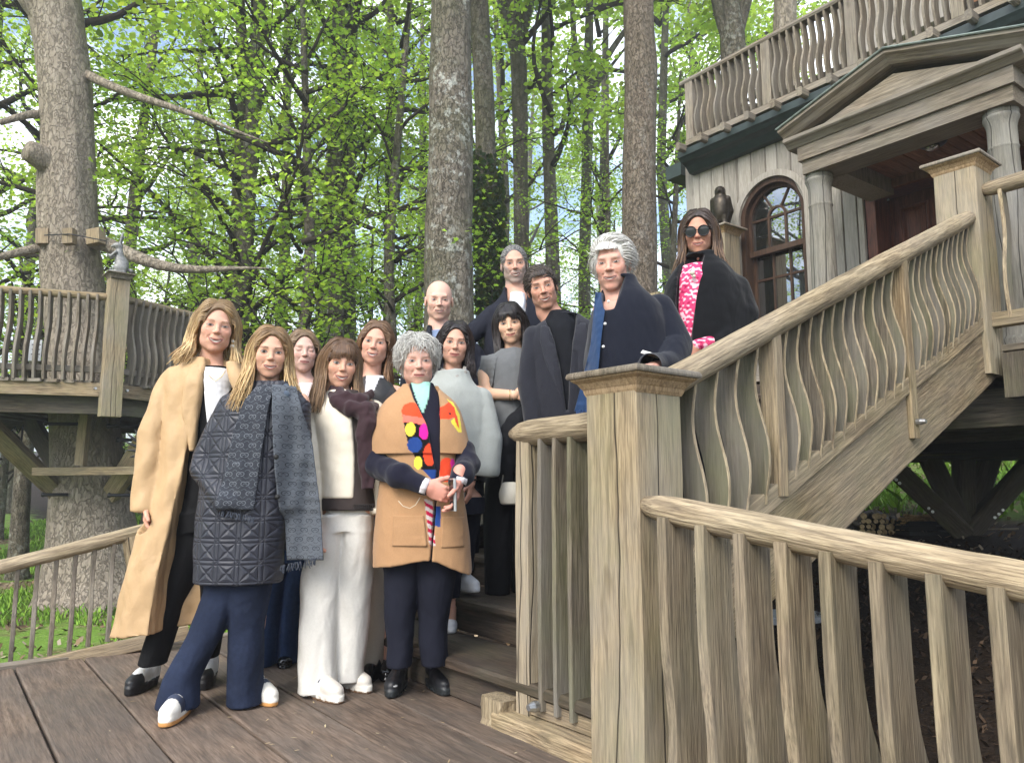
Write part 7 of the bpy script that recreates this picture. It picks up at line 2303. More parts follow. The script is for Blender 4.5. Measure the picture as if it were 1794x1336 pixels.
def colF(V, n):
    c = np.tile(CAM_, (len(V), 1)) * (1 + .04 * Waves(3, (20, 20, 20))(V))[:, None]
    fr = V[:, 1] < -.02
    d = -.14
    def pm(pts, col): c[f.poly(V, pts, d, cv) & fr] = col
    def em(cc, r, col, rot=0): c[f.elp(V, cc, r, rot, d, cv) & fr] = col
    pm([(768, 730), (920, 750), (988, 1045), (885, 1045), (800, 880)], BLK)
    pm([(752, 660), (765, 625), (800, 607), (835, 605), (862, 628), (925, 758), (760, 700)], RED)
    pm([(760, 690), (900, 712), (925, 760), (766, 738)], SAL)
    em((815, 787), (32, 45), YEL); em((903, 800), (33, 52), MAG, -.3); em((843, 887), (47, 50), BLU); em((863, 1002), (27, 43), YEL, -.15)
    m = f.elp(V, (940, 950), (42, 72), -.2, d, cv) & f.poly(V, [(890, 860), (950, 860), (988, 1035), (900, 1035)], d, cv) & fr
    c[m] = RED
    pm([(888, 1045), (990, 1045), (992, 1150), (950, 1110)], BLU)
    pm([(988, 640), (1030, 622), (1060, 590), (1090, 615), (1112, 690), (1070, 712), (990, 718)], RED)
    pm([(1038, 570), (1080, 595), (1125, 670), (1142, 800), (1118, 798), (1072, 728), (1108, 690), (1092, 630)], YEL)
    pm([(1085, 650), (1112, 690), (1128, 780), (1100, 730)], RED)
    em((1066, 676), (7, 7), BLK)
    em((1048, 1048), (52, 80), RED); em((1085, 1005), (14, 30), MAG, .4); pm([(1010, 1095), (1060, 1085), (1050, 1110), (1020, 1110)], MAG)
    cv2 = Conv(500, 880, 3.181)
    st = f.poly(V, [(776, -20), (822, -10), (838, 240), (806, 240)], d, cv2) & fr
    ph = ((V[:, 2] * 1.0 + V[:, 0] * .55) / .034) % 1
    c[st] = np.where((ph[st] > .5)[:, None], srgb(176, 24, 66), srgb(196, 186, 182))
    c[f.poly(V, [(828, 22), (866, 22), (866, 135), (828, 128)], d, cv2) & fr] = BLU
    # pocket edges
    for pts in ([(602, 205), (800, 175)], [(602, 205), (598, 95)], [(868, 205), (992, 250)], [(992, 250), (1012, 60)]):
        pass
    return c
FP = F
pon = f.cloth("poncho", F, colF, "wool", (.004, 13, .5), label="camel wool poncho with bright parrot-like coloured motifs", sm=1)
# patch pockets, slightly proud of the poncho
for rows in ([(902, 690, 744), (925, 690, 747), (955, 689, 750)], [(905, 775, 812), (930, 775, 812), (958, 774, 812)]):
    f.sheet("pocket", rows, FP, CAM_ * .97, "wool", .010, (.001, 30), .008, 18, 20)
pg = np.array([f.J(x, y, -.185) for x, y in ((698, 877), (706, 886), (718, 890), (728, 884), (736, 871))])
f.small("pocket_trim", tube_path(pg, .0016, 5), plain("cream_cord", (.62, .55, .42), .8))
# inner polo with mint neck
def colFi(V, n):
    c = np.tile(NAV, (len(V), 1))
    c[f.poly(V, [(716, 664), (752, 664), (750, 700), (742, 725), (735, 712)], -.1)] = srgb(150, 196, 182)
    return c
F = f.field(680, 800, 665, 850, .25, .006)
F.stack([f.S(850, 690, 800, .13), f.S(760, 690, 800, .13), f.S(712, 690, 790, .115), f.S(694, 706, 774, .095), f.S(680, 716, 762, .07), f.S(670, 720, 758, .055)], 0, p=2.3)
f.cloth("polo_shirt", F, colFi, "cotton", (.002, 14, .6))
# sleeves
F = f.field(630, 850, 775, 880, .32, .0055)
F.chain([f.J(668, 790, -.02), f.J(662, 815, -.06), f.J(700, 832, -.18), f.J(745, 853, -.21)], [.062, .058, .050, .038], .02)
F.chain([f.J(812, 790, -.02), f.J(820, 812, -.06), f.J(812, 830, -.17), f.J(802, 842, -.21)], [.056, .054, .048, .040], .02)
f.cloth("sleeves", F, lambda V, n: np.tile(NAV, (len(V), 1)), "wool", (.006, 30, 1), label="navy knitted sleeves")
skF = f.skin * np.array([1.0, .86, .86])
f.hand(f.J(747, 852, -.215), (.86, -.12, -.36), (.1, 1, .2), 1, (.75, .8, .85, .9), skin=skF, sc=.98, forearm=f.J(725, 845, -.2), tcurl=.5)
f.hand(f.J(803, 842, -.215), (-.10, -.25, -1), (-1, -.2, .1), -1, (.35, .4, .45, .5), skin=skF, sc=.98, forearm=f.J(806, 825, -.2), tcurl=.4)
for c_, d_ in ((f.J(741, 850, -.212), (.86, -.12, -.36)), (f.J(804, 838, -.21), (-.1, -.25, -1))):
    d_ = unit(d_); x_ = unit(np.cross(d_, (0, 0, 1))); y_ = np.cross(d_, x_)
    rings = [[c_ + d_ * s_ + (x_ * math.cos(a) + y_ * math.sin(a)) * r_ * (1 + .08 * math.sin(a * 9)) for a in np.linspace(0, 6.283, 28)[:-1]] for s_, r_ in ((0, .036), (.012, .037), (.026, .034))]
    f.small("lace_cuff", loft(rings), plain("lace_white", (.62, .58, .60), .9, .2, 0, .25, 300, .5))
nav = lambda V, n: np.tile(srgb(24, 26, 38), (len(V), 1))
f.trousers((665, 800, 960, 1180), [[(1166, 679, 720, .07, -.02), (1090, 674, 726, .075, -.01), (1000, 672, 738, .09, 0), (960, 668, 745, .11, 0)], [(1164, 738, 782, .07, .03), (1090, 733, 785, .075, .02), (1000, 730, 800, .09, 0), (960, 725, 805, .11, 0)]], nav, "cotton", [(975, 668, 805, .12), (940, 668, 806, .12)], (.005, 20, .9))
f.shoe(f.gpt(698, 1205), -4, "runner", .265); f.shoe(f.gpt(762, 1203), 24, "runner", .265)
f.finish([(690, 715), (785, 715)], [(705, 940), (770, 940)], [f.gpt(698, 1200), f.gpt(760, 1198)])
# phone in her hand
pc_ = f.base + f.J(793, 866, -.262)
ph_ = thing("mobile_phone", "silver mobile phone in the hand of the woman in the poncho", "phone", pc_)
timber("phone_body", pc_ + V3(.004, 0, -.068), pc_ + V3(0, 0, .068), .012, .070, plain("phone_silver", (.55, .55, .56), .3, .5, .7), ph_, side=(1, .35, 0), c=.003)
timber("phone_screen", pc_ + V3(-.0032, -.0008, -.062), pc_ + V3(-.0072, -.0008, .062), .0012, .062, M["patent"] if False else plain("phone_glass", (.01, .01, .012), .1), ph_, side=(1, .35, 0), c=.0003)

# ---- dark-haired woman in grey cape coat
f = Fig("dark-haired woman in pale grey wool cape coat beside the poncho wearer", 800, 4.1, RISE, 140)
DK = [[srgb(32, 27, 28), srgb(48, 40, 40)], [srgb(36, 30, 30), srgb(58, 47, 46)]]
f.head(798, 600, .985, (3, 2, 4), dict(skin=srgb(216, 164, 138) * .80, smile=.4, open=.0022, age=.35, seed=9, jaw=.98, lash=1.0, brow=srgb(50, 38, 34), brow_t=.0036, lip=srgb(178, 96, 92)), (792, 668, .03),
       [hair_long(17, DK, part=-.01, length=.155, n=420, vol=.015, wave=.012, spread=.03, front=.4, face_x=.066, temple_y=-.045, fr_y=-.03, lens=(.9, 1.15))], (cap_field(.012), DK[0][0]))
LG = srgb(160, 164, 160)
F = f.field(730, 885, 640, 900, .3, .0062)
F.stack([f.S(895, 760, 852, .12), f.S(830, 752, 860, .14), f.S(760, 742, 860, .14), f.S(710, 738, 856, .135), f.S(682, 745, 846, .12), f.S(664, 760, 828, .09), f.S(650, 765, 822, .078)], 0, p=2.3)
F.chain([f.J(838, 700), f.J(852, 770, -.02), f.J(848, 822, -.05)], [.075, .085, .085], .006)
F.stack([f.S(650, 775, 812, .055, .0), f.S(640, 770, 818, .06, 0)], .004, 's')
F.plane(f.J(848, 834, -.05), (.12, 0, -1)) if False else None
Z = F.ax[2][None, None, :]; Xa = F.ax[0]
cut = np.where(Xa > f.J(822, 800)[0], f.J(845, 834)[2], f.J(800, 900)[2])
F.D = np.maximum(F.D, (cut[:, None, None] - Z).astype(np.float32))
f.cloth("cape_coat", F, lambda V, n: np.tile(LG, (len(V), 1)), "wool", (.005, 13, .5), (.007, 34, 1), label="pale grey wool cape coat with wide cuff", sm=2)
F = f.field(800, 885, 880, 920, .3, .006) if False else None
F = f.field(770, 822, 636, 672, .2, .0045)
F.chain([f.J(776, 650, .0), f.J(786, 658, -.06), f.J(800, 660, -.075), f.J(812, 652, -.05), f.J(816, 644, 0)], [.016, .018, .018, .016, .014], .012)
def colSc(V, n):
    c = np.tile(srgb(150, 146, 140), (len(V), 1)); w = Waves(5, (90, 90, 90))(V)
    c[w > .35] = srgb(84, 92, 120)
    return c
f.cloth("neck_scarf", F, colSc, "cotton", (.003, 60, 1))
f.hand(f.J(824, 842, -.10), (-.05, -.2, -1), (-.9, .1, 0), -1, (.55, .6, .65, .7), sc=.95, forearm=f.J(828, 815, -.08))
wr_ = [f.J(824, 840, -.10) + V3(.031 * math.cos(a), .028 * math.sin(a), 0) for a in np.linspace(0, 6.283, 16)]
f.small("wristwatch", tube_path(np.array(wr_), .006, 6), M["black"])
f.trousers((755, 850, 860, 1060), [[(1045, 770, 805, .07, .05), (960, 775, 815, .08, .02), (880, 765, 825, .1, 0)], [(1000, 790, 828, .07, .12), (940, 795, 835, .08, .06), (880, 795, 848, .1, 0)]], nav, "cotton", [(900, 762, 850, .115), (870, 762, 850, .115)])
f.limb([f.J(790, 1040, .05), f.J(789, 1085, .05)], [.032, .03])
f.shoe(f.gpt(785, 1100), 10, "white", .25); f.shoe(f.J(808, 1025, .16) + V3(0, 0, -.02), 35, "white", .25)
f.finish([(765, 690), (838, 690)], [(785, 880), (825, 880)], [f.gpt(786, 1095), f.J(810, 1000, .14)])

# ---- bald man
f = Fig("bald man in dark jacket in front of the lichen-covered trunk", 770, 4.75, None, 160)
f.head(770, 525, 1.06, (2, 0, 0), dict(skin=srgb(226, 178, 156) * .82, male=1, smile=.5, open=.003, age=.6, seed=10, jaw=1.15, fw=1.03, brow=srgb(150, 120, 98), brow_a=.4, beard=(srgb(176, 140, 120), .25), lash=.2, eye_up=.004, eye_lo=.003), (772, 590, .03),
       [hair_short(18, [[srgb(150, 130, 112), srgb(120, 104, 90)]], n=260, ln=.012, vol=.002, hairline=.2, front_y=.012, zmin=-.05, rad=.0018)])
F = f.field(700, 860, 565, 860, .3, .0072)
F.stack([f.S(840, 715, 850, .14), f.S(720, 710, 855, .15), f.S(640, 708, 855, .14), f.S(612, 716, 848, .125), f.S(596, 735, 826, .10), f.S(582, 746, 806, .085), f.S(570, 748, 802, .078)], 0, p=2.3)
F.chain([f.J(724, 640, -.03), f.J(714, 740, -.05), f.J(722, 830, -.05)], [.07, .065, .055], .002); F.chain([f.J(843, 640, -.03), f.J(856, 740, -.05), f.J(848, 830, -.05)], [.07, .065, .055], .002)
F.stack([f.S(620, 764, 782, .12, -.16), f.S(590, 756, 792, .12, -.13), f.S(560, 750, 800, .12, -.10)], .004, 's', p=4)
f.cloth("jacket", F, srgb(30, 32, 42), "cotton", (.007, 15, .6), (.004, 36, 0), label="dark navy jacket with turned-up collar")
F = f.field(745, 800, 565, 640, .2, .006)
F.stack([f.S(650, 750, 800, .10), f.S(600, 752, 794, .085), f.S(580, 756, 788, .066)], 0)
f.cloth("shirt", F, srgb(120, 136, 166), "cotton", (.002, 20, 1))
f.trousers((720, 850, 820, 1010), [[(1000, 730, 775, .08, 0), (830, 725, 785, .11, 0)], [(1000, 792, 838, .08, 0), (830, 780, 845, .11, 0)]], nav, "cotton", [(870, 722, 848, .12), (815, 722, 848, .12)], h=.009)
f.shoe(V3(-.10, 0, 0), -5, "dark"); f.shoe(V3(.12, 0, 0), 8, "dark")
f.finish([(735, 620), (830, 620)], [(760, 830), (810, 830)], [V3(-.10, 0, .05), V3(.12, 0, .05)])

# ---- bearded man at the back
f = Fig("grey-bearded man in navy coat and white shirt, tallest at the back", 905, 4.85, None, 180)
SG = [[srgb(128, 126, 124), srgb(96, 94, 94), srgb(160, 158, 156)]]
f.head(902, 461, 1.07, (3, 3, -4), dict(skin=srgb(214, 164, 140) * .80, male=1, smile=.9, open=.006, age=.6, seed=11, jaw=1.12, fw=1.0, brow=srgb(70, 62, 58), brow_t=.004, beard=(srgb(150, 146, 142), .75), eye_up=.0038, eye_lo=.0028), (904, 520, .03),
       [hair_short(19, SG, n=1300, ln=.026, vol=.007, lift=.08, comb=lambda q: np.column_stack([q[:, 0] * 3, .9 + 0 * q[:, 0], .3 - 6 * np.clip(.05 - q[:, 2], 0, 1)]), zmin=-.04)], (cap_field(.002, hairline=.100, back=-.05, side_trim=.02), SG[0][1]))
NC = srgb(30, 32, 42)
F = f.field(820, 975, 485, 800, .3, .0072)
F.stack([f.S(790, 850, 960, .14), f.S(640, 848, 962, .15), f.S(570, 848, 960, .14), f.S(545, 854, 952, .125), f.S(528, 872, 936, .10), f.S(514, 880, 928, .085), f.S(503, 882, 926, .078)], 0, p=2.3)
F.chain([f.J(866, 555, .0), f.J(835, 578, -.04), f.J(812, 596, -.05)], [.072, .062, .055], .004)
F.chain([f.J(948, 560), f.J(965, 660), f.J(960, 760)], [.07, .065, .055], .03)
F.stack([f.S(590, 902, 912, .12, -.17), f.S(530, 892, 922, .12, -.13), f.S(495, 884, 930, .12, -.09)], .004, 's', p=4)
f.cloth("coat", F, NC, "cotton", (.007, 15, .6), (.004, 36, 0), label="navy coat with raised collar")
F = f.field(880, 930, 500, 600, .2, .006)
F.stack([f.S(600, 885, 928, .10), f.S(535, 890, 924, .09), f.S(515, 893, 919, .068)], 0)
f.cloth("shirt", F, srgb(226, 226, 232), "cotton", (.002, 20, 1))
f.trousers((850, 960, 760, 960), [[(950, 858, 898, .08, 0), (790, 852, 905, .11, 0)], [(950, 908, 950, .08, 0), (790, 900, 958, .11, 0)]], nav, "cotton", [(830, 852, 958, .12), (780, 852, 958, .12)], h=.009)
f.hand(f.J(818, 594, -.05), (-.9, -.1, -.35), (.2, .3, -1), -1, (.3, .3, .3, .3), forearm=f.J(835, 580, -.04), sc=1.05)
f.shoe(V3(-.10, 0, 0), -5, "dark"); f.shoe(V3(.12, 0, 0), 8, "dark")
f.finish([(868, 545), (942, 545)], [(882, 790), (930, 790)], [V3(-.10, 0, .05), V3(.12, 0, .05)])
# ---- young woman in grey shawl
f = Fig("young woman with long black hair and fringe in grey shawl, arms folded", 893, 4.3, None, 210)
BK = [[srgb(24, 21, 22), srgb(38, 32, 33)], [srgb(30, 25, 25), srgb(52, 42, 40)]]
f.head(892, 566, .985, (-4, 0, -7), dict(skin=srgb(226, 180, 148) * .82, smile=.45, open=0, age=.0, seed=12, jaw=.93, fw=1.02, lash=1.0, brow=srgb(40, 32, 30), lip=srgb(200, 112, 108), iris=(.012, .009, .008), eye_up=.0040, eye_lo=.003, blush=.4), (900, 628, .02),
       [hair_long(20, BK, part=.0, length=.33, n=460, vol=.012, wave=.006, spread=.015, front=.7, fr_y=-.095, face_x=.063), hair_bangs(20, BK, n=100, drop=.022, vol=.014, gap=.03)], (cap_field(.010), BK[0][0]))
GS = srgb(104, 106, 108)
F = f.field(825, 975, 600, 780, .28, .0060)
F.stack([f.S(775, 862, 950, .12), f.S(720, 860, 955, .125), f.S(670, 858, 958, .125), f.S(640, 852, 958, .12), f.S(624, 860, 946, .10), f.S(612, 878, 926, .072)], 0, p=2.3)
F.chain([f.J(858, 636), f.J(848, 655, .01)], [.05, .045], .02)
F.chain([f.J(945, 640, -.02), f.J(956, 690, -.05), f.J(946, 740, -.06)], [.055, .055, .045], .03)
FJ = F
f.cloth("shawl", F, lambda V, n: np.tile(GS, (len(V), 1)), "wool", (.005, 16, .5), (.004, 55, 0), label="mid grey knitted shawl")
f.sheet("shawl_end", [(622, 915, 950), (660, 918, 962), (690, 916, 962), (745, 925, 952)], FJ, GS * .92, "wool", .02, (.008, 70))
f.sheet("shawl_edge", [(618, 842, 872), (650, 838, 866), (675, 842, 862)], FJ, GS * .95, "wool", .016, (.005, 60), nv=30)
f.limb([f.J(849, 655, -.01), f.J(852, 690, -.04), f.J(902, 692, -.17)], [.040, .036, .026])
f.hand(f.J(902, 692, -.17), (1, -.08, .16), (.1, 1, -.2), 1, (.7, .75, .8, .85), sc=.88, tcurl=.6)
for k, dx in enumerate((0, 5)):
    br_ = [f.J(893 + dx, 692, -.158) + V3(0, .03 * math.cos(a), .03 * math.sin(a)) for a in np.linspace(0, 6.283, 18)]
    f.small("bracelet", tube_path(np.array(br_), .0028 if k else .0016, 5), plain("silver" if k else "gold_b", (.75, .73, .7) if k else (.6, .4, .15), .25, .5, .9))
# black jacket carried over the other arm
F = f.field(840, 960, 715, 870, .3, .0062)
F.chain([f.J(928, 715, -.12), f.J(905, 742, -.16), f.J(885, 775, -.16)], [.045, .055, .05], .03)
F.chain([f.J(895, 760, -.15), f.J(885, 810, -.12), f.J(888, 850, -.1)], [.05, .05, .03], .04)
f.cloth("folded_jacket", F, srgb(20, 21, 25), "cotton", (.007, 24, .7), label="black jacket folded over her arm")
f.limb([f.J(935, 705, -.10), f.J(922, 735, -.17)], [.034, .032])
f.trousers((838, 960, 760, 1055), [[(1040, 848, 893, .09, -.03), (900, 846, 900, .1, 0), (790, 856, 915, .11, 0)], [(1035, 896, 932, .09, .05), (900, 896, 950, .1, 0), (790, 895, 955, .11, 0)]], srgb(15, 15, 18), "cotton", [(830, 855, 955, .12), (765, 858, 952, .12)], (.005, 13, .5))
f.shoe(f.gpt(874, 1033), 6, "dark", .25); f.shoe(f.gpt(912, 1028), 10, "dark", .25)
f.finish([(862, 640), (942, 640)], [(880, 800), (930, 800)], [f.gpt(874, 1028), f.gpt(912, 1022)])
# handbag
hb_ = f.base + f.J(893, 862, -.14)
bag = thing("handbag", "small cream leather handbag hanging below the grey shawl", "handbag", hb_)
Fb = Field((-.09, -.05, -.09), (.09, .05, .09), .005); Fb.stack([(-.065, .0, 0, .045, .022), (-.03, 0, 0, .06, .032), (.02, 0, 0, .055, .026), (.055, 0, 0, .035, .016)], 0, p=2.4, capr=.01)
v, q = Fb.mesh(); obj("bag_body", mesh("bag_body", v, q, np.tile(srgb(214, 208, 192), (len(v), 1)), smooth=True), M["leather"], bag, Matrix.Translation(hb_.tolist()))
obj("strap", mesh("strap", *tube_path([hb_ + V3(-.045, 0, .03), hb_ + V3(-.03, -.01, .12), hb_ + V3(.02, 0, .26), hb_ + V3(.05, .0, .10), hb_ + V3(.045, 0, .03)], .004, 5)), plain("strap_leather", (.3, .28, .24), .5), bag)

# ---- smiling man in dark suit leaning in
f = Fig("smiling dark-haired man in charcoal blazer and black T-shirt leaning in", 985, 4.15, None, 240)
DB = [[srgb(62, 52, 46), srgb(84, 72, 64), srgb(48, 40, 36)]]
f.head(950, 502, 1.05, (2, 0, -14), dict(skin=srgb(214, 158, 132) * .80, male=1, smile=1.0, open=.006, age=.7, seed=13, jaw=1.08, fw=.98, brow=srgb(62, 48, 42), brow_t=.004, lash=.3, eye_up=.0036, eye_lo=.0026, beard=(srgb(150, 116, 98), .3)), (976, 562, .03),
       [hair_short(21, DB, n=1500, ln=.05, vol=.006, lift=.07, comb=lambda q: np.column_stack([-.9 + q[:, 0] * 3, .7 + 0 * q[:, 0], .1 - 8 * np.clip(.05 - q[:, 2], 0, 1)]), zmin=-.05), hair_bangs(21, DB, n=60, width=.045, drop=.066, vol=.008, sweep=-.02, rad=.0026)], (cap_field(.002, hairline=.100, back=-.06), DB[0][2]))
F = f.field(905, 1075, 530, 900, .3, .0068)
F.stack([f.S(880, 940, 1060, .14), f.S(760, 935, 1062, .15), f.S(660, 930, 1065, .15), f.S(600, 926, 1062, .14), f.S(574, 934, 1050, .125), f.S(560, 952, 1028, .095), f.S(551, 964, 1012, .06)], 0, p=2.3)
F.chain([f.J(938, 592), f.J(926, 670, -.03), f.J(938, 750, -.08)], [.068, .062, .055], .001); F.chain([f.J(1048, 584), f.J(1064, 680, -.03), f.J(1050, 780, -.06)], [.070, .064, .056], .001)
F.stack([f.S(720, 990, 997, .2, -.25), f.S(600, 972, 1004, .2, -.24), f.S(545, 953, 1014, .2, -.19)], .004, 's', p=6)
FK_ = F
f.cloth("blazer", F, srgb(40, 41, 48), "wool", (.006, 14, .5), (.005, 34, .3), label="charcoal wool blazer", sm=2)
F = f.field(960, 1020, 535, 760, .2, .0065)
F.stack([f.S(760, 955, 1040, .12), f.S(620, 955, 1035, .125), f.S(575, 950, 1018, .105), f.S(556, 956, 1008, .078), f.S(546, 962, 1000, .06)], 0)
f.cloth("t_shirt", F, srgb(18, 20, 26), "cotton", (.003, 16, .7))
for rows in ([(568, 948, 962), (595, 946, 971), (632, 955, 977), (700, 983, 989)], [(565, 1010, 1026), (595, 1005, 1030), (640, 1000, 1024), (700, 998, 1004)]):
    f.sheet("lapel", rows, FK_, srgb(46, 47, 54), "wool", .008, (.0005, 30), .006, 10, 30)
f.trousers((930, 1070, 860, 1040), [[(1030, 945, 990, .08, 0), (880, 940, 1000, .11, 0)], [(1030, 1005, 1050, .08, 0), (880, 995, 1062, .11, 0)]], nav, "cotton", [(920, 938, 1062, .12), (865, 938, 1062, .12)], h=.009)
f.shoe(V3(-.10, 0, 0), -5, "dark"); f.shoe(V3(.12, 0, 0), 8, "dark")
f.finish([(945, 585), (1045, 585)], [(970, 880), (1030, 880)], [V3(-.10, 0, .05), V3(.12, 0, .05)])

# ---- white-haired man with his hand on the newel
f = Fig("white-haired man in navy coat with blue scarf, hand on the newel post", 1100, 3.5, None, 270)
WHT = [[srgb(206, 204, 198), srgb(176, 172, 166), srgb(228, 226, 222)]]
f.head(1067, 460, 1.07, (-9, 1, -2), dict(skin=srgb(222, 168, 146) * .80, male=1, smile=.8, open=.0045, age=.9, seed=14, jaw=1.02, fw=.98, brow=srgb(176, 164, 152), brow_a=.5, lash=.2, eye_up=.0036, eye_lo=.0028, blush=.8), (1084, 530, .03),
       [hair_short(22, WHT, n=1900, ln=.075, vol=.012, lift=.10, curl=.06, comb=lambda q: np.column_stack([.75 + q[:, 0] * 3, .75 + 0 * q[:, 0], .1 - 7 * np.clip(.06 - q[:, 2], 0, 1)]), zmin=-.06, rad=.0027, front_y=-.05), hair_bangs(22, WHT, n=70, width=.05, drop=.062, vol=.012, sweep=-.022, rad=.0026)], (cap_field(.006, hairline=.102, back=-.06), WHT[0][0]))
NV = srgb(24, 27, 38)
F = f.field(1010, 1215, 495, 900, .34, .0062)
F.stack([f.S(880, 1030, 1165, .15), f.S(720, 1026, 1170, .165), f.S(630, 1026, 1172, .165), f.S(570, 1032, 1172, .155), f.S(535, 1040, 1160, .135), f.S(515, 1050, 1135, .105), f.S(500, 1058, 1116, .078), f.S(486, 1062, 1112, .07)], 0, p=2.35)
F.chain([f.J(1150, 545), f.J(1185, 606, -.05), f.J(1172, 640, -.16), f.J(1138, 640, -.32)], [.085, .078, .066, .052], .002)
F.stack([f.S(540, 1060, 1076, .12, -.14), f.S(505, 1056, 1092, .12, -.12), f.S(480, 1054, 1100, .12, -.09)], .004, 's', p=4)
FL_ = F
f.cloth("coat", F, lambda V, n: np.tile(NV, (len(V), 1)), "wool", (.007, 13, .6), (.005, 30, .8), label="navy felt coat with stand collar and white buttons", sm=2)
f.small("button", merge([tube_path([f.J(x, y, -.17), f.J(x, y, -.178)], [.007, .006], 10) for x, y in ((1066, 528), (1060, 567), (1057, 607))]), plain("white_button", (.72, .72, .7), .4))
sc1 = f.sheet("scarf", [(505, 1046, 1062), (540, 1042, 1060), (600, 1036, 1052), (660, 1024, 1046), (718, 1008, 1036)], FL_, lambda V, n: np.tile(srgb(40, 62, 96), (len(V), 1)), "wool", .022, (.006, 60), label="blue wool scarf hanging down")
f.fringe(sc1, ((1008, 718), (1034, 718)), .035, srgb(40, 70, 116), 26, -.19)
f.small("cuff_label", loft([[f.J(x, y, -.245 + d_) for x, y in ((1126, 613), (1158, 622), (1153, 628), (1122, 618))] for d_ in (0, .006)]), plain("label_white", (.72, .71, .66), .8))
f.hand(f.J(1146, 645, -.28), (-.55, -.75, -.05), (.0, -.15, -1), -1, (.25, .25, .28, .3), sc=1.02, forearm=f.J(1162, 642, -.22))
f.trousers((1020, 1180, 860, 1100), [[(1090, 1040, 1090, .08, 0), (880, 1032, 1100, .11, 0)], [(1090, 1108, 1158, .08, 0), (880, 1095, 1165, .11, 0)]], nav, "cotton", [(930, 1030, 1166, .12), (865, 1030, 1166, .12)], h=.009)
f.shoe(V3(-.10, 0, 0), -5, "dark"); f.shoe(V3(.12, 0, 0), 8, "dark")
f.finish([(1055, 545), (1150, 545)], [(1065, 880), (1130, 880)], [V3(-.10, 0, .05), V3(.12, 0, .05)])

# ---- woman in sunglasses
f = Fig("woman in round sunglasses, black cape coat and pink patterned blouse by the rail", 1235, 4.0, None, 300)
CB = [[srgb(66, 50, 42), srgb(52, 40, 35)], [srgb(96, 72, 54), srgb(130, 102, 76), srgb(74, 56, 45)]]
f.head(1222, 405, 1.02, (-6, 4, 0), dict(skin=srgb(204, 148, 122) * .80, smile=.7, open=.0028, age=.4, seed=15, jaw=1.0, lip=srgb(176, 92, 92), brow=srgb(60, 46, 40)), (1230, 470, .03),
       [hair_long(23, CB, part=.0, length=.235, n=450, vol=.012, wave=.010, spread=.04, front=.55, fr_y=-.06, face_x=.066, lens=(1.15, .95), ends=.01)], (cap_field(.010), CB[0][1]))
g_ = []
gl = thing_gl = None
for s_ in (-1, 1):
    cc_ = np.array([s_ * .0325, -.098, -.001])
    ringp = [f.hw(cc_ + np.array([.0275 * math.cos(a), .006 * abs(math.cos(a)) * (1 if s_ * math.cos(a) > 0 else 0), .0265 * math.sin(a)])) for a in np.linspace(0, 6.283, 25)]
    g_.append(tube_path(np.array(ringp), .0028, 6))
    g_.append(tube_path(np.array([f.hw((s_ * .060, -.092, .006)), f.hw((s_ * .078, -.03, .006)), f.hw((s_ * .080, .02, .0))]), .0022, 5))
g_.append(tube_path(np.array([f.hw((-.008, -.101, .004)), f.hw((0, -.104, .006)), f.hw((.008, -.101, .004))]), .002, 5))
sg_ = f.small("sunglasses", merge(g_), plain("glasses_frame", (.012, .011, .012), .25))
for s_ in (-1, 1):
    cc_ = np.array([s_ * .0325, -.0975, -.001])
    Vv = [f.hw(cc_)] + [f.hw(cc_ + np.array([.0265 * math.cos(a), .004, .0255 * math.sin(a)])) for a in np.linspace(0, 6.283, 25)[:-1]]
    f.small("lens", (np.array(Vv), [(0, 1 + (k + 1) % 24, 1 + k) for k in range(24)]), plain("lens_dark", (.02, .022, .028), .08, .6), sg_)
F = f.field(1150, 1345, 440, 900, .32, .0066)
F.stack([f.S(880, 1180, 1310, .14), f.S(720, 1170, 1318, .16), f.S(620, 1162, 1322, .165), f.S(540, 1162, 1320, .16), f.S(500, 1168, 1306, .145), f.S(476, 1182, 1285, .12), f.S(456, 1196, 1262, .085), f.S(444, 1204, 1254, .07)], 0, p=2.3)
F.chain([f.J(1288, 505, -.03), f.J(1302, 550, -.05), f.J(1262, 600, -.14)], [.075, .075, .05], .012)
F.stack([f.S(620, 1196, 1206, .2, -.27), f.S(530, 1182, 1214, .2, -.26), f.S(470, 1190, 1226, .2, -.24), f.S(440, 1200, 1240, .2, -.20)], .004, 's', p=6)
f.cloth("cape_coat", F, lambda V, n: np.tile(srgb(17, 18, 21), (len(V), 1)), "wool", (.007, 12, .5), (.008, 26, .2), label="black wool cape coat", sm=2)
def colM(V, n):
    c = np.tile(srgb(206, 62, 108), (len(V), 1)); w = Waves(5, (130, 130, 130), 9)(V); c[w > .18] = srgb(232, 190, 200); c[w < -.55] = srgb(150, 26, 72)
    return c
F = f.field(1170, 1235, 445, 640, .25, .0045)
F.stack([f.S(640, 1185, 1250, .13), f.S(540, 1180, 1250, .14), f.S(490, 1186, 1245, .125), f.S(468, 1196, 1240, .09)], 0)
f.cloth("blouse", F, colM, "cotton", (.003, 20, .6), label="pink and white patterned blouse")
F = f.field(1205, 1250, 590, 625, .3, .0045); F.cone(f.J(1245, 600, -.14), f.J(1222, 606, -.18), .036, .034, .01)
f.cloth("cuff", F, colM, "cotton", None)
f.hand(f.J(1224, 606, -.18), (-.6, -.3, -.75), (-.5, .3, -.5), -1, (.4, .45, .5, .5), sc=.92, forearm=f.J(1240, 600, -.15))
pn = f.J(1213, 478, -.15)
f.small("pendant", merge([ball(pn, .014), ball(pn + V3(.008, 0, -.018), .010)]), plain("pendant_stone", (.55, .52, .42), .3))
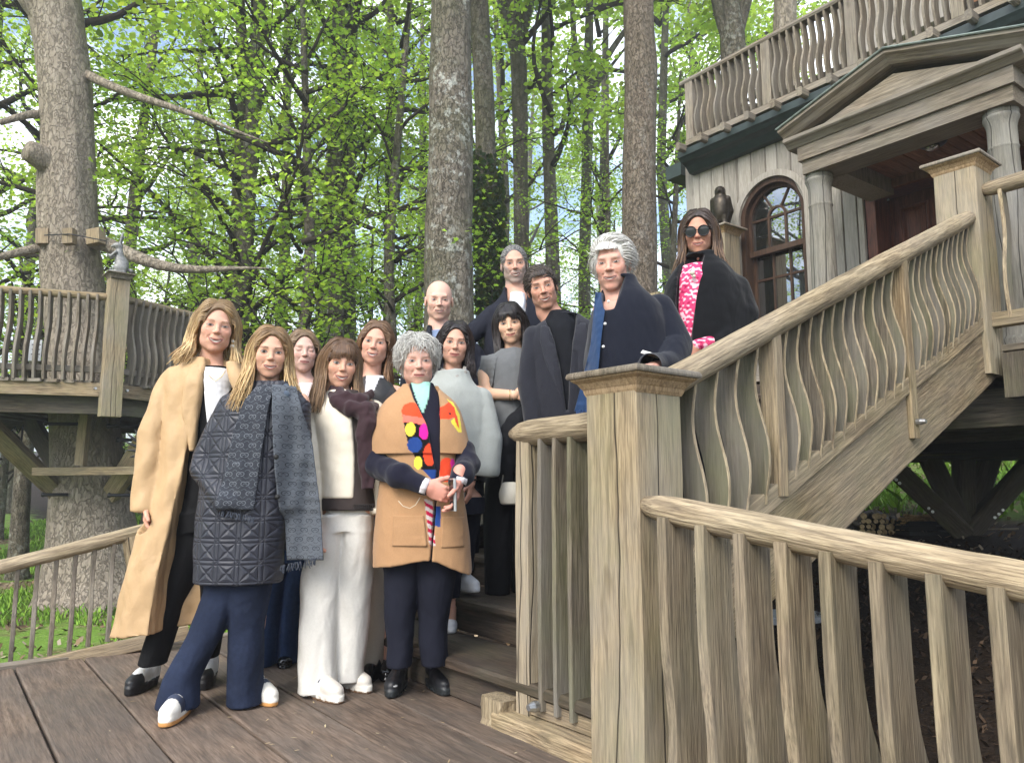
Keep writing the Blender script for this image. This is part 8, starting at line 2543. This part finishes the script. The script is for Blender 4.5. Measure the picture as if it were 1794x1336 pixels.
f.trousers((1170, 1320, 860, 990), [[(985, 1190, 1235, .08, 0), (880, 1182, 1248, .11, 0)], [(985, 1255, 1300, .08, 0), (880, 1242, 1308, .11, 0)]], nav, "cotton", [(920, 1182, 1308, .12), (865, 1182, 1308, .12)], h=.009)
f.shoe(V3(-.10, 0, 0), -5, "dark"); f.shoe(V3(.12, 0, 0), 8, "dark")
f.finish([(1190, 495), (1285, 495)], [(1215, 880), (1275, 880)], [V3(-.10, 0, .05), V3(.12, 0, .05)])
# ================================================================ statues
def statue(name, label, cat, F, mat, at, yaw=0.0):
    v, q = F.mesh(); v = smooth_mesh(v, q, 1, .4)
    W = Matrix.Translation([float(c) for c in at]) @ Matrix.Rotation(yaw, 4, 'Z')
    o = obj(name, mesh(name, v, q, smooth=True), mat, None, W)
    return tag(o, label, cat)
# falcon on the post by the window
F = Field((-.16, -.16, -.02), (.16, .16, .50), .005)
F.ell((0, 0, .20), (.085, .095, .15), .02); F.ell((0, .0, .27), (.09, .085, .09), .04); F.ell((0, -.02, .385), (.055, .062, .056), .03)
F.cone((0, -.07, .385), (0, -.095, .37), .018, .008, .012); F.cone((0, .05, .14), (0, .10, .0), .05, .03, .03)
for s_ in (-1, 1):
    F.chain([(s_ * .075, -.02, .30), (s_ * .085, .03, .18), (s_ * .04, .09, .04)], [.03, .032, .015], .012)
    F.cone((s_ * .035, -.03, .10), (s_ * .04, -.04, .02), .035, .02, .02); F.cone((s_ * .04, -.03, .012), (s_ * .045, -.09, .01), .018, .012, .01)
F.plane((0, 0, 0), (0, 0, -1))
statue("falcon_statue", "dark bronze bird of prey statue perched beside the arched window", "statue", F, M["bronze"], V3(fp[0], fp[1], fcz + .006), -.5)
# hare on the platform corner post
hc = QP + unit(V3(*(QP - PC)[:2], 0)) * .03
F = Field((-.16, -.16, -.02), (.16, .16, .52), .005)
F.ell((0, .02, .11), (.058, .080, .11), .02); F.ell((0, -.015, .23), (.044, .048, .10), .04); F.ell((0, -.035, .345), (.040, .055, .042), .03); F.cone((0, -.07, .34), (0, -.095, .332), .024, .015, .015)
for s_ in (-1, 1):
    F.chain([(s_ * .018, -.01, .37), (s_ * .024, .005, .45), (s_ * .026, .01, .51)], [.012, .018, .006], .006)
    F.chain([(s_ * .045, -.05, .25), (s_ * .04, -.10, .20), (s_ * .03, -.12, .215)], [.022, .015, .013], .012)
    F.ell((s_ * .048, .01, .07), (.026, .075, .060), .02); F.cone((s_ * .045, -.08, .018), (s_ * .045, .05, .018), .018, .024, .012)
F.ell((0, .12, .05), (.025, .03, .03), .015)
F.plane((0, 0, 0), (0, 0, -1))
statue("hare_statue", "grey upright hare statue on the platform's corner post", "statue", F, M["pewter"], V3(hc[0], hc[1], PTZ + .277), -1.2)
